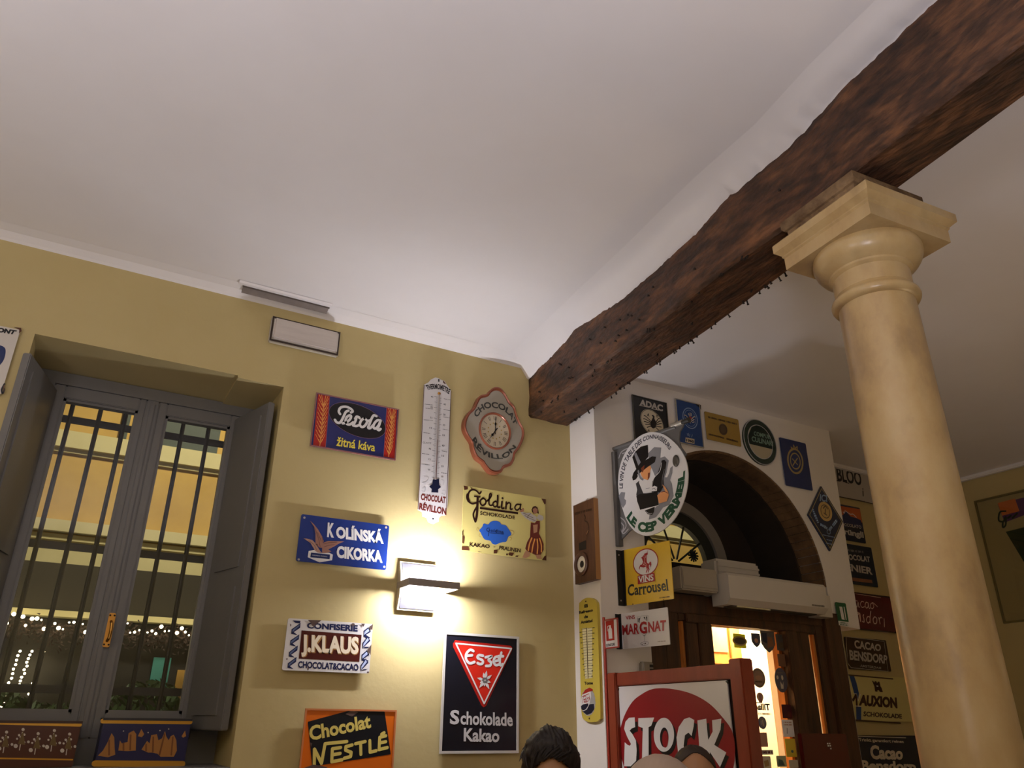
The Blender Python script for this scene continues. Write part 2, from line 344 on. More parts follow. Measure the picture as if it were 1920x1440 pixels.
sw_=fp('shop_window',M_SHOP,(-5,11,8.1,8.6,0,2.13))
[fp('mullion',M_FASCIA,q,par=sw_) for q in ((.35,.42,8.02,8.1,0,2.13),(-.95,-.88,8.02,8.1,0,2.13),(1.25,1.32,8.02,8.1,0,2.13))]
[fp('shutter',mat('street_green','#33402f',.6),q,lab='dark green closed shutter') for q in ((.44,1.0,7.94,8.0,3.67,4.6),(.10,.16,7.94,8.0,3.70,4.6))]
fp('poster',mat('poster_teal','#3d8a80',.6),(.78,.93,8.06,8.1,1.55,1.85),par=sw_); fp('poster',mat('poster_gold','#b08a3c',.6),(1.0,1.2,8.06,8.1,1.5,1.75),par=sw_)
M_TINSEL=mat('garland_dark','#2a1a10',.8); M_BULB=mat('fairy_bulb','#fff4d0',.4,emit=('#ffe9b8',9))
gl=thing('lit_garland','thick dark tinsel garland with small lights hung over the shop window across the street','garland',(.4,7.78,2.05))
bm=bmesh.new()
for k in range(1100):
    x=RND.uniform(-1.1,1.1); z=RND.gauss(-.03,.05)-.04*abs(math.sin(x*4)); a=RND.uniform(0,6.3); L_=RND.uniform(.02,.05)
    p=Vector((x,RND.uniform(-.03,.03),z)); q=p+Vector((math.cos(a)*L_,RND.uniform(-.02,.02),math.sin(a)*L_)); n_=Vector((-math.sin(a),.3,math.cos(a)))*.007
    bm.faces.new([bm.verts.new(t) for t in (p-n_,q,p+n_)])
tn=build('tinsel',bm,M_TINSEL,gl); tn['kind']='stuff'
bm=bmesh.new(); ell(bm,(0,0,0),.014,.01,.014,n=8,m=6); b0=build('bulb',bm,M_BULB,gl); first=True
for k in range(62):
    o=b0 if first else b0.copy()
    if not first: COL.objects.link(o); o.parent=gl
    first=False
    x=-1.05+2.1*k/61; o.location=(x,-.05,.03+RND.uniform(-.055,.035)-.03*abs(math.sin(x*4))); s=RND.choice((.5,.75,1.1)); o.scale=(s,s,s)
for j,(x,z0,z1,lab) in enumerate(((-.10,1.50,1.86,'right-hand string of white fairy lights hanging in the dark shop window'),(-.19,1.48,1.86,'middle string of white fairy lights hanging in the dark shop window'),(-.27,1.40,1.86,'left-hand string of white fairy lights hanging in the dark shop window'))):
    t=thing('fairy_light_string',lab,'fairy lights',(x,7.95,z1),0,'hanging fairy lights across the street')
    bm=bmesh.new(); tube(bm,[(0,0,0),(-.03,0,z0-z1)],.003,5); build('wire',bm,M_IRON,t)
    n=13
    for k in range(n):
        o=b0.copy(); COL.objects.link(o); o.parent=t; o.name='bulb'; tt=(k+.5)/n; o.location=(-.03*tt+RND.uniform(-.008,.008),-.015,(z0-z1)*tt); o.scale=(.7,.7,.7)
M_LEAF=mat('hedge_leaf','#3f5a2c',.6,var='#26381a',scale=6)
hd_=thing('window_box_plants','green leafy plants in a trough in front of the shop across the street','plants',(.4,7.2,1.05))
bm=bmesh.new(); box(bm,-1.3,1.1,-.14,.14,-.02,.16); build('trough',bm,M_FASCIA,hd_)
bm=bmesh.new()
for k in range(1500):
    x=RND.uniform(-1.3,1.1); h=RND.uniform(0,1)**.8*(.30+.10*math.sin(x*5)); p=Vector((x,RND.uniform(-.13,.13),.16+h)); a=RND.uniform(0,6.3); L_=RND.uniform(.025,.06)
    d=Vector((math.cos(a),RND.uniform(-.5,.5),math.sin(a)))*L_; n_=d.cross(Vector((RND.random(),1,RND.random()))).normalized()*L_*.32
    bm.faces.new([bm.verts.new(t) for t in (p-d,p+n_,p+d,p-n_)])
lv=build('leaves',bm,M_LEAF,hd_); lv['kind']='stuff'
# street ground
bm=bmesh.new(); box(bm,-6,12,4.4,9,-.2,-.05); g=struct(build('floor',bm,mat('street_stone','#55503f',.9)))
# ------------------------------------------------------------ arch, fanlight, entrance door
bm=bmesh.new(); n=46
for i in range(n):
    a0=PI*i/n; a1=PI*(i+1)/n-.004; ro=AR+.001; ri=AR-.016+.004*RND.random()
    pts=[(ACX+ro*math.cos(a0),ACZ+ro*math.sin(a0)),(ACX+ro*math.cos(a1),ACZ+ro*math.sin(a1)),(ACX+ri*math.cos(a1),ACZ+ri*math.sin(a1)),(ACX+ri*math.cos(a0),ACZ+ri*math.sin(a0))]
    prism(bm,pts,YB+.004,3.42)
struct(build('trim_6',bm,M_ARCH))
bm=bmesh.new(); ring_o=[(ACX+(AR-.002)*math.cos(PI*i/40),ACZ+(AR-.002)*math.sin(PI*i/40)) for i in range(41)]; ring_i=[(ACX+(AR-.03)*math.cos(PI*i/40),ACZ+(AR-.03)*math.sin(PI*i/40)) for i in range(41)]
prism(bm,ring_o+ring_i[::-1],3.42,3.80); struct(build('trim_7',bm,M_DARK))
FX,FZ=3.29,2.247
half=lambda R,n=32:[(FX+R*math.cos(PI*i/n),FZ+R*math.sin(PI*i/n)) for i in range(n+1)]
bm=bmesh.new(); big=[(ACX+(AR+.05)*math.cos(PI*i/40),1.96+(AR+.18)*math.sin(PI*i/40)) for i in range(41)]
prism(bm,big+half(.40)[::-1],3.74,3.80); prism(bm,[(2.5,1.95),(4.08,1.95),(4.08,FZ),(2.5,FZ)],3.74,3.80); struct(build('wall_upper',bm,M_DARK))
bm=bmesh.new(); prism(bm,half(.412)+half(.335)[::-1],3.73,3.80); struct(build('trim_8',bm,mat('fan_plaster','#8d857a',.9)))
w2=struct(bpy.data.objects.new('window_2',None)); COL.objects.link(w2); w2.location=(FX,3.78,FZ)
M_FANF=mat('fan_frame_green','#27291f',.5)
def w2p(n,bm,m):
    bmesh.ops.translate(bm,verts=bm.verts[:],vec=-Vector(w2.location)); return build(n,bm,m,w2)
bm=bmesh.new(); prism(bm,half(.335)+half(.255)[::-1],3.75,3.79); box(bm,FX-.335,FX+.335,3.75,3.79,FZ-.03,FZ+.004); w2p('fan_frame',bm,M_FANF)
for a in (35,70,110,145):
    bm=bmesh.new(); d=Vector((math.cos(math.radians(a)),0,math.sin(math.radians(a)))); tube(bm,[Vector((FX,3.765,FZ))+d*.03,Vector((FX,3.765,FZ))+d*.27],.007,6); w2p('glazing_bar',bm,M_FANF)
bm=bmesh.new(); prism(bm,half(.258),3.768,3.772); w2p('glass_pane',bm,M_GLASS)
bm=bmesh.new(); 
for k in range(6):
    a=k*PI/6; d=Vector((math.cos(a),0,math.sin(a)))*.04; c=Vector((FX+.13,3.742,FZ+.06)); tube(bm,[c-d,c+d],.006,6)
tag(build('star_ornament',bm,mat('ornament_green','#1c2416',.7)),'small dark green star ornament in front of the fanlight panes','ornament')
# door
door=struct(bpy.data.objects.new('door_1',None)); COL.objects.link(door); door.location=(3.35,3.30,0)
def dp(n,m,*boxes,par=None,lab=None,bev=.004):
    bm=bmesh.new()
    for b in boxes: box(bm,b[0]-3.35,b[1]-3.35,b[2]-3.30,b[3]-3.30,b[4],b[5],bev=bev)
    return build(n,bm,m,par or door,label=lab)
dp('door_frame',M_DOORWOOD,(2.637,2.745,3.262,3.38,0,1.96),(2.745,2.842,3.268,3.36,0,1.86),(3.955,4.09,3.245,3.30,0,1.94),(3.885,3.955,3.268,3.292,0,1.86),(2.745,3.955,3.262,3.38,1.86,1.96))
dp('door_rail',M_DOORWOOD,(2.842,2.890,3.27,3.35,1.825,1.86),(3.82,3.885,3.27,3.35,1.81,1.86),(2.89,3.82,3.255,3.35,1.815,1.86))
lf=dp('door_leaf',M_DOORWOOD,(2.888,2.97,3.266,3.33,0,1.815),(2.972,3.068,3.258,3.33,0,1.815),(3.633,3.72,3.258,3.33,0,1.815),(3.722,3.825,3.266,3.33,0,1.815),(3.068,3.633,3.262,3.33,0,.55))
bm=bmesh.new(); box(bm,3.06-3.35,3.64-3.35,-.006,-.002,.54,1.82); build('glass_pane',bm,M_GLASSC,lf)
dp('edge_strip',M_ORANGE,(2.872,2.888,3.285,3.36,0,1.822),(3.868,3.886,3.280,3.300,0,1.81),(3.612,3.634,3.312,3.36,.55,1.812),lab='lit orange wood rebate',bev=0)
bm=bmesh.new(); box(bm,2.838-3.35,2.876-3.35,.0,.004,.3,1.83); build('side_glass',bm,M_GLASSC,door)
bm=bmesh.new(); box(bm,3.822-3.35,3.872-3.35,.0,.004,.3,1.83); build('side_glass',bm,M_GLASSC,door)
# floor over the entrance, dark
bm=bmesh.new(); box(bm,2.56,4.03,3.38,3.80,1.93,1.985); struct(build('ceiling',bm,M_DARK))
# lit passage behind the door
M_PASS=mat('passage_white','#efe6d2',.85)
bm=bmesh.new(); box(bm,2.3,5.4,4.42,4.5,0,2.2); struct(build('wall_outer',bm,M_PASS))
bm=bmesh.new(); box(bm,2.3,2.4,3.82,4.42,0,2.2); box(bm,5.3,5.4,3.97,4.42,0,2.2); struct(build('wall_side',bm,M_PASS))
bm=bmesh.new(); box(bm,2.3,5.4,3.81,4.5,2.2,2.26); struct(build('ceiling',bm,M_PASS))
cab=thing('passage_cabinet','honey coloured wooden cabinet wall glowing behind the left part of the door glass','cabinet',(3.95,4.36,0))
bm=bmesh.new(); box(bm,-1.5,.42,0,.05,0,2.15); build('cabinet_panel',bm,M_ORANGE,cab)
bm=bmesh.new()
for x in (-.45,-.06,.30): box(bm,x,x+.05,-.02,0,0,2.15,bev=.004)
for z in (1.45,1.72,2.02): box(bm,-1.5,.42,-.018,0,z,z+.04)
build('cabinet_frame',bm,M_ORANGE,cab)
for x,z in ((-.36,1.53),(-.36,1.80),(.02,1.53),(.02,1.80)):
    bm=bmesh.new(); box(bm,x,x+.26,-.012,0,z,z+.17); build('cabinet_pane',bm,mat('dull_pane','#b59a6a',.4,var='#8f7a58',scale=9),cab)
# appliances over the door
M_APPL=mat('appliance_white','#cbc3b4',.45)
ac=thing('air_curtain','long cream air curtain unit mounted above the wooden entrance door','air curtain',(3.44,3.25,1.905))
bm=bmesh.new(); prism(bm,[(-.015,0),(-.015,.165),(-.14,.165),(-.152,.15),(-.152,.03),(-.12,0)],-.375,.385,axis='x'); build('casing',bm,M_APPL,ac)
bm=bmesh.new(); box(bm,-.33,.33,-.11,-.05,-.006,.004); build('outlet_grille',bm,mat('grille_dark','#3b3730',.5),ac,label='dark outlet slot')
bm=bmesh.new(); box(bm,-.30,-.05,-.118,-.108,-.008,.002); build('chrome_strip',bm,mat('chrome_strip','#cfcac0',.2,metal=.9),ac)
bm=bmesh.new()
for k in range(9): box(bm,.25+k*.0115,.258+k*.0115,-.1535,-.1515,.035,.044)
build('name_marks',bm,mat('grey_print','#6a6459',.5),ac)
bm=bmesh.new(); box(bm,.385,.50,-.08,0,-.005,.12); build('end_bracket',bm,M_APPL,ac)
bx=thing('junction_casing','dull beige casing left of the air curtain behind the yellow sign','casing',(2.925,3.265,1.965))
bm=bmesh.new(); box(bm,-.13,.13,-.10,.0,0,.125,bev=.008); build('body',bm,mat('dull_beige','#a59a86',.6),bx)
bm=bmesh.new(); box(bm,-.12,.12,-.104,-.099,.02,.105,bev=.002); build('cover_plate',bm,_M['dull_beige'],bx)
fc=thing('fan_coil_unit','beige ribbed ventilation box standing behind the air curtain','ventilation box',(3.44,3.42,1.985))
bm=bmesh.new(); box(bm,-.20,.15,-.06,.08,0,.225,bev=.015); build('casing',bm,M_APPL,fc)
for z in (.12,.15,.18): 
    bm=bmesh.new(); box(bm,-.19,.14,-.064,-.058,z,z+.012); build('rib',bm,M_APPL,fc)
el=thing('emergency_floodlight','small white twin floodlight beside the fanlight above the yellow sign','floodlight',(2.86,3.42,1.985))
bm=bmesh.new(); box(bm,-.05,.05,-.03,.05,0,.17,bev=.015); build('body',bm,M_APPL,el)
for z in (.19,.25):
    bm=bmesh.new(); ell(bm,(0,-.02,z),.035,.03,.03); build('lamp_head',bm,mat('clear_plastic','#e6e3dc',.1),el,smooth=True)
bm=bmesh.new(); box(bm,2.548,2.615,3.215,3.253,1.525,1.60,bev=.006)
ib=thing('wall_control_box','small grey control box on the white wall behind the red-framed panel','control box',(2.58,3.253,1.525)); loc_bm(bm,ib); build('body',bm,mat('control_grey','#9a9184',.5),ib)
bm=bmesh.new()
for z in (.012,.03,.05): box(bm,.008,.028,-.042,-.037,z,z+.012)
build('button',bm,M_IRON,ib)
# ------------------------------------------------------------ wall lamps (the light of the room)
M_STEEL=mat('brushed_steel','#9c9188',.45,metal=.25); M_LAMPSIDE=mat('lamp_body','#b3a88f',.5); M_LAMPW=mat('lamp_reflector','#4e4d52',.5)
M_TUBE=mat('halogen_tube','#ffffff',.5,emit=('#f6f5ff',SCONCE_POWER)); M_TUBE2=mat('halogen_tube_added','#ffffff',.5,emit=('#fffaff',ADDED_LAMP_POWER))
def make_sconce(label,loc,rz,tm):
    t=thing('wall_sconce',label,'wall lamp',loc,rz,'wall lamps around the room')
    back=[(-.001,0),(-.002,.03),(-.004,.062),(-.009,.098),(-.013,.112)]
    prof=back+[(-.020,.112),(-.042,.05),(-.047,0)]
    prof=prof+[(a,-b) for a,b in reversed(prof) if b>0]
    bm=bmesh.new(); prism(bm,prof,-.097,.097,axis='x'); build('body',bm,M_LAMPSIDE,t)
    fr=[(-.025,.104),(-.0445,.05),(-.0495,0),(-.0445,-.05),(-.025,-.104)]
    bm=bmesh.new(); prism(bm,fr+[(a+.004,b) for a,b in reversed(fr)],-.088,.088,axis='x'); build('reflector_plate',bm,M_LAMPW,t,label='white reflector plate')
    bm=bmesh.new()
    box(bm,-.098,.162,-.152,-.140,-.016,.016,bev=.002); box(bm,-.098,-.088,-.140,-.001,-.016,.016,bev=.002); box(bm,.152,.162,-.140,-.001,-.016,.016,bev=.002)
    cb=build('crossbar',bm,M_STEEL,t,label='brushed steel crossbar')
    bm=bmesh.new(); tube(bm,[(-.082,-.128,0),(.146,-.128,0)],.006,10); build('lamp_tube',bm,tm,cb,label='glowing lamp tube')
    return t
sc=make_sconce('lit white and steel wall lamp with a crossbar between the enamel signs',(1.432,3.50,1.903),0,M_TUBE)
M_TUBE3=mat('halogen_tube_soft','#ffffff',.5,emit=('#fff2dc',70))
make_sconce('wall lamp on the back wall behind the camera, facing the window',(-.58,-2.0,2.0),PI,M_TUBE3)
big=None  # further wall lamps, unseen, added to raise the room light
for lab,p,a in (('unseen wall lamp added on the back wall behind the camera, near the right end',(2.9,-2.0,2.0),PI),('unseen wall lamp added on the back wall behind the camera, near the left corner',(-1.9,-2.0,2.0),PI),('unseen wall lamp added on the left wall beside the window',(-2.2,1.2,2.0),PI/2),('unseen wall lamp added on the right wall of the column bay',(6.12,.4,2.0),-PI/2)):
    if big is None: big=c=make_sconce(lab,p,a,M_TUBE2)
    else: c=copy_tree(big); c.location=p; c.rotation_euler=(0,0,a); c['label']=lab
# ------------------------------------------------------------ artwork of the signs (tenths of a millimetre on each plate)
ART={}
ART['wheat']=[
 ["ellipse_field","e","black",2,{},[41,1714,1449,1773,-414,2558]],
 ["ellipse_field","r","mauve",3,{"w":18},[41,1714,1449,1773,-414,2558]],
 ["lettering","s","offwhite",4,{"w":127},[-478,2125,-601,2031,-683,1795,-785,1502,-879,1402,-1011,1416,-1099,1521]],
 ["lettering","s","offwhite",4,{"w":127},[-874,1866,-952,1987,-906,2175,-758,2275,-549,2305,-328,2225,-265,2127,-339,2057]],
 ["lettering","s","offwhite",4,{"w":127},[-697,1410,-522,1499,-357,1695,-320,1868,-402,1892,-523,1772,-569,1571,-488,1423,-331,1427,-185,1565]],
 ["lettering","s","offwhite",4,{"w":127},[-43,1896,-65,1698,-170,1404]],
 ["lettering","s","offwhite",4,{"w":127},[-98,1774,-30,1898,78,1892,122,1846]],
 ["lettering","s","offwhite",4,{"w":127},[-170,1404,-11,1407,142,1491]],
 ["lettering","s","offwhite",4,{"w":127},[373,1896,224,1755,165,1523,283,1409,434,1521,521,1759,373,1896]],
 ["lettering","s","offwhite",4,{"w":127},[979,2128,841,2143,747,1970,663,1676,603,1443,711,1436,857,1630]],
 ["lettering","s","offwhite",4,{"w":127},[521,1759,676,1845]],
 ["lettering","s","offwhite",4,{"w":127},[1215,1937,1052,1919,904,1723,867,1522,981,1461,1128,1655,1215,1937]],
 ["lettering","s","offwhite",4,{"w":127},[1215,1937,1155,1661,1090,1454,1176,1415,1251,1498]],
 ["lettering","t","yellow",3,{"t":"žitná káva","b":0.004},[-907,213,1055,264,1059,693,-898,703]],
 ["wheat_band","p","red",1,{},[-2065,2674,-1470,2692,-1402,72,-2006,34]],
 ["wheat_band","p","red",1,{},[1491,2714,2047,2728,2103,88,1534,91]],
 ["wheat_ear","s","straw",2,{"w":35},[-1730,2210,-1697,1134,-1685,79]],
 ["wheat_ear","p","straw",3,{},[-1709,2023,-1790,2102,-1868,2249,-1798,2223]],
 ["wheat_ear","S","straw",2,{"w":23},[-1799,2141,-1994,2456]],
 ["wheat_ear","p","straw",3,{},[-1709,2023,-1649,2131,-1606,2305,-1667,2251]],
 ["wheat_ear","S","straw",2,{"w":23},[-1648,2172,-1529,2555]],
 ["wheat_ear","p","straw",3,{},[-1704,1790,-1785,1869,-1863,2016,-1793,1989]],
 ["wheat_ear","S","straw",2,{"w":23},[-1794,1908,-1988,2221]],
 ["wheat_ear","p","straw",3,{},[-1704,1790,-1644,1898,-1601,2070,-1662,2016]],
 ["wheat_ear","S","straw",2,{"w":23},[-1643,1939,-1524,2319]],
 ["wheat_ear","p","straw",3,{},[-1700,1558,-1780,1637,-1858,1783,-1788,1757]],
 ["wheat_ear","S","straw",2,{"w":23},[-1789,1675,-1983,1988]],
 ["wheat_ear","p","straw",3,{},[-1700,1558,-1639,1665,-1596,1837,-1658,1783]],
 ["wheat_ear","S","straw",2,{"w":23},[-1639,1706,-1520,2084]],
 ["wheat_ear","p","straw",3,{},[-1695,1328,-1775,1406,-1852,1552,-1783,1525]],
 ["wheat_ear","S","straw",2,{"w":23},[-1784,1444,-1977,1756]],
 ["wheat_ear","p","straw",3,{},[-1695,1328,-1635,1434,-1592,1604,-1653,1552]],
 ["wheat_ear","S","straw",2,{"w":23},[-1634,1474,-1516,1850]],
 ["wheat_ear","p","straw",3,{},[-1690,1098,-1770,1176,-1847,1322,-1778,1295]],
 ["wheat_ear","S","straw",2,{"w":23},[-1779,1215,-1972,1525]],
 ["wheat_ear","p","straw",3,{},[-1690,1098,-1630,1204,-1587,1373,-1648,1321]],
 ["wheat_ear","S","straw",2,{"w":23},[-1629,1244,-1511,1618]],
 ["wheat_ear","p","straw",3,{},[-1685,870,-1765,948,-1842,1093,-1773,1066]],
 ["wheat_ear","S","straw",2,{"w":23},[-1774,986,-1966,1296]],
 ["wheat_ear","p","straw",3,{},[-1685,870,-1626,974,-1583,1143,-1643,1091]],
 ["wheat_ear","S","straw",2,{"w":23},[-1625,1015,-1507,1386]],
 ["wheat_ear","p","straw",3,{},[-1680,643,-1760,720,-1837,865,-1768,838]],
 ["wheat_ear","S","straw",2,{"w":23},[-1769,758,-1961,1067]],
 ["wheat_ear","p","straw",3,{},[-1680,643,-1621,746,-1578,914,-1639,863]],
 ["wheat_ear","S","straw",2,{"w":23},[-1620,786,-1502,1156]],
 ["wheat_ear","p","straw",3,{},[-1676,416,-1755,494,-1832,638,-1763,611]],
 ["wheat_ear","S","straw",2,{"w":23},[-1764,532,-1956,839]],
 ["wheat_ear","p","straw",3,{},[-1676,416,-1616,520,-1574,686,-1634,635]],
 ["wheat_ear","S","straw",2,{"w":23},[-1616,559,-1498,927]],
 ["wheat_ear","p","straw",3,{},[-1671,191,-1750,269,-1827,412,-1758,385]],
 ["wheat_ear","S","straw",2,{"w":23},[-1759,306,-1950,613]],
 ["wheat_ear","p","straw",3,{},[-1671,191,-1612,294,-1569,460,-1630,409]],
 ["wheat_ear","S","straw",2,{"w":23},[-1611,333,-1494,699]],
 ["wheat_ear","S","straw",2,{"w":25},[-1721,2130,-1997,2664]],
 ["wheat_ear","S","straw",2,{"w":25},[-1721,2130,-1891,2693]],
 ["wheat_ear","S","straw",2,{"w":25},[-1721,2130,-1674,2695]],
 ["wheat_ear","S","straw",2,{"w":25},[-1721,2130,-1562,2670]],
 ["wheat_ear#b","s","straw",2,{"w":35},[1802,2237,1804,1173,1785,129]],
 ["wheat_ear#b","p","straw",3,{},[1817,2042,1748,2127,1683,2284,1743,2253]],
 ["wheat_ear#b","S","straw",2,{"w":23},[1741,2168,1576,2503]],
 ["wheat_ear#b","p","straw",3,{},[1817,2042,1872,2152,1912,2330,1858,2276]],
 ["wheat_ear#b","S","straw",2,{"w":23},[1873,2194,1983,2586]],
 ["wheat_ear#b","p","straw",3,{},[1815,1812,1746,1897,1681,2053,1741,2022]],
 ["wheat_ear#b","S","straw",2,{"w":23},[1739,1937,1575,2271]],
 ["wheat_ear#b","p","straw",3,{},[1815,1812,1870,1921,1910,2098,1856,2045]],
 ["wheat_ear#b","S","straw",2,{"w":23},[1871,1963,1981,2353]],
 ["wheat_ear#b","p","straw",3,{},[1813,1583,1745,1667,1679,1823,1739,1792]],
 ["wheat_ear#b","S","straw",2,{"w":23},[1737,1708,1573,2041]],
 ["wheat_ear#b","p","straw",3,{},[1813,1583,1867,1691,1908,1867,1854,1814]],
 ["wheat_ear#b","S","straw",2,{"w":23},[1869,1733,1978,2121]],
 ["wheat_ear#b","p","straw",3,{},[1811,1354,1743,1439,1678,1594,1738,1563]],
 ["wheat_ear#b","S","straw",2,{"w":23},[1735,1479,1572,1811]],
 ["wheat_ear#b","p","straw",3,{},[1811,1354,1865,1462,1906,1637,1852,1585]],
 ["wheat_ear#b","S","straw",2,{"w":23},[1867,1504,1976,1890]],
 ["wheat_ear#b","p","straw",3,{},[1809,1128,1741,1212,1676,1366,1736,1336]],
 ["wheat_ear#b","S","straw",2,{"w":23},[1733,1252,1570,1582]],
 ["wheat_ear#b","p","straw",3,{},[1809,1128,1863,1235,1903,1409,1849,1357]],
 ["wheat_ear#b","S","straw",2,{"w":23},[1865,1276,1974,1660]],
 ["wheat_ear#b","p","straw",3,{},[1807,902,1739,986,1674,1139,1734,1109]],
 ["wheat_ear#b","S","straw",2,{"w":23},[1732,1026,1569,1355]],
 ["wheat_ear#b","p","straw",3,{},[1807,902,1861,1008,1901,1181,1847,1130]],
 ["wheat_ear#b","S","straw",2,{"w":23},[1862,1050,1971,1431]],
 ["wheat_ear#b","p","straw",3,{},[1806,677,1737,761,1673,914,1732,883]],
 ["wheat_ear#b","S","straw",2,{"w":23},[1730,800,1568,1129]],
 ["wheat_ear#b","p","straw",3,{},[1806,677,1859,783,1899,955,1845,904]],
 ["wheat_ear#b","S","straw",2,{"w":23},[1860,824,1969,1203]],
 ["wheat_ear#b","p","straw",3,{},[1804,453,1736,537,1671,689,1731,659]],
 ["wheat_ear#b","S","straw",2,{"w":23},[1728,576,1566,903]],
 ["wheat_ear#b","p","straw",3,{},[1804,453,1857,558,1897,730,1843,679]],
 ["wheat_ear#b","S","straw",2,{"w":23},[1858,599,1967,976]],
 ["wheat_ear#b","p","straw",3,{},[1802,230,1734,314,1669,466,1729,435]],
 ["wheat_ear#b","S","straw",2,{"w":23},[1726,353,1565,679]],
 ["wheat_ear#b","p","straw",3,{},[1802,230,1855,335,1895,505,1841,455]],
 ["wheat_ear#b","S","straw",2,{"w":23},[1856,376,1964,751]],
 ["wheat_ear#b","S","straw",2,{"w":25},[1809,2153,1577,2720]],
 ["wheat_ear#b","S","straw",2,{"w":25},[1809,2153,1669,2745]],
 ["wheat_ear#b","S","straw",2,{"w":25},[1809,2153,1859,2738]],
 ["wheat_ear#b","S","straw",2,{"w":25},[1809,2153,1956,2707]],
 ["wheat_band","S","mauve",2,{"w":18},[-1470,2692,-1402,72]],
 ["wheat_band","S","mauve",2,{"w":18},[1480,2711,1524,89]],
]
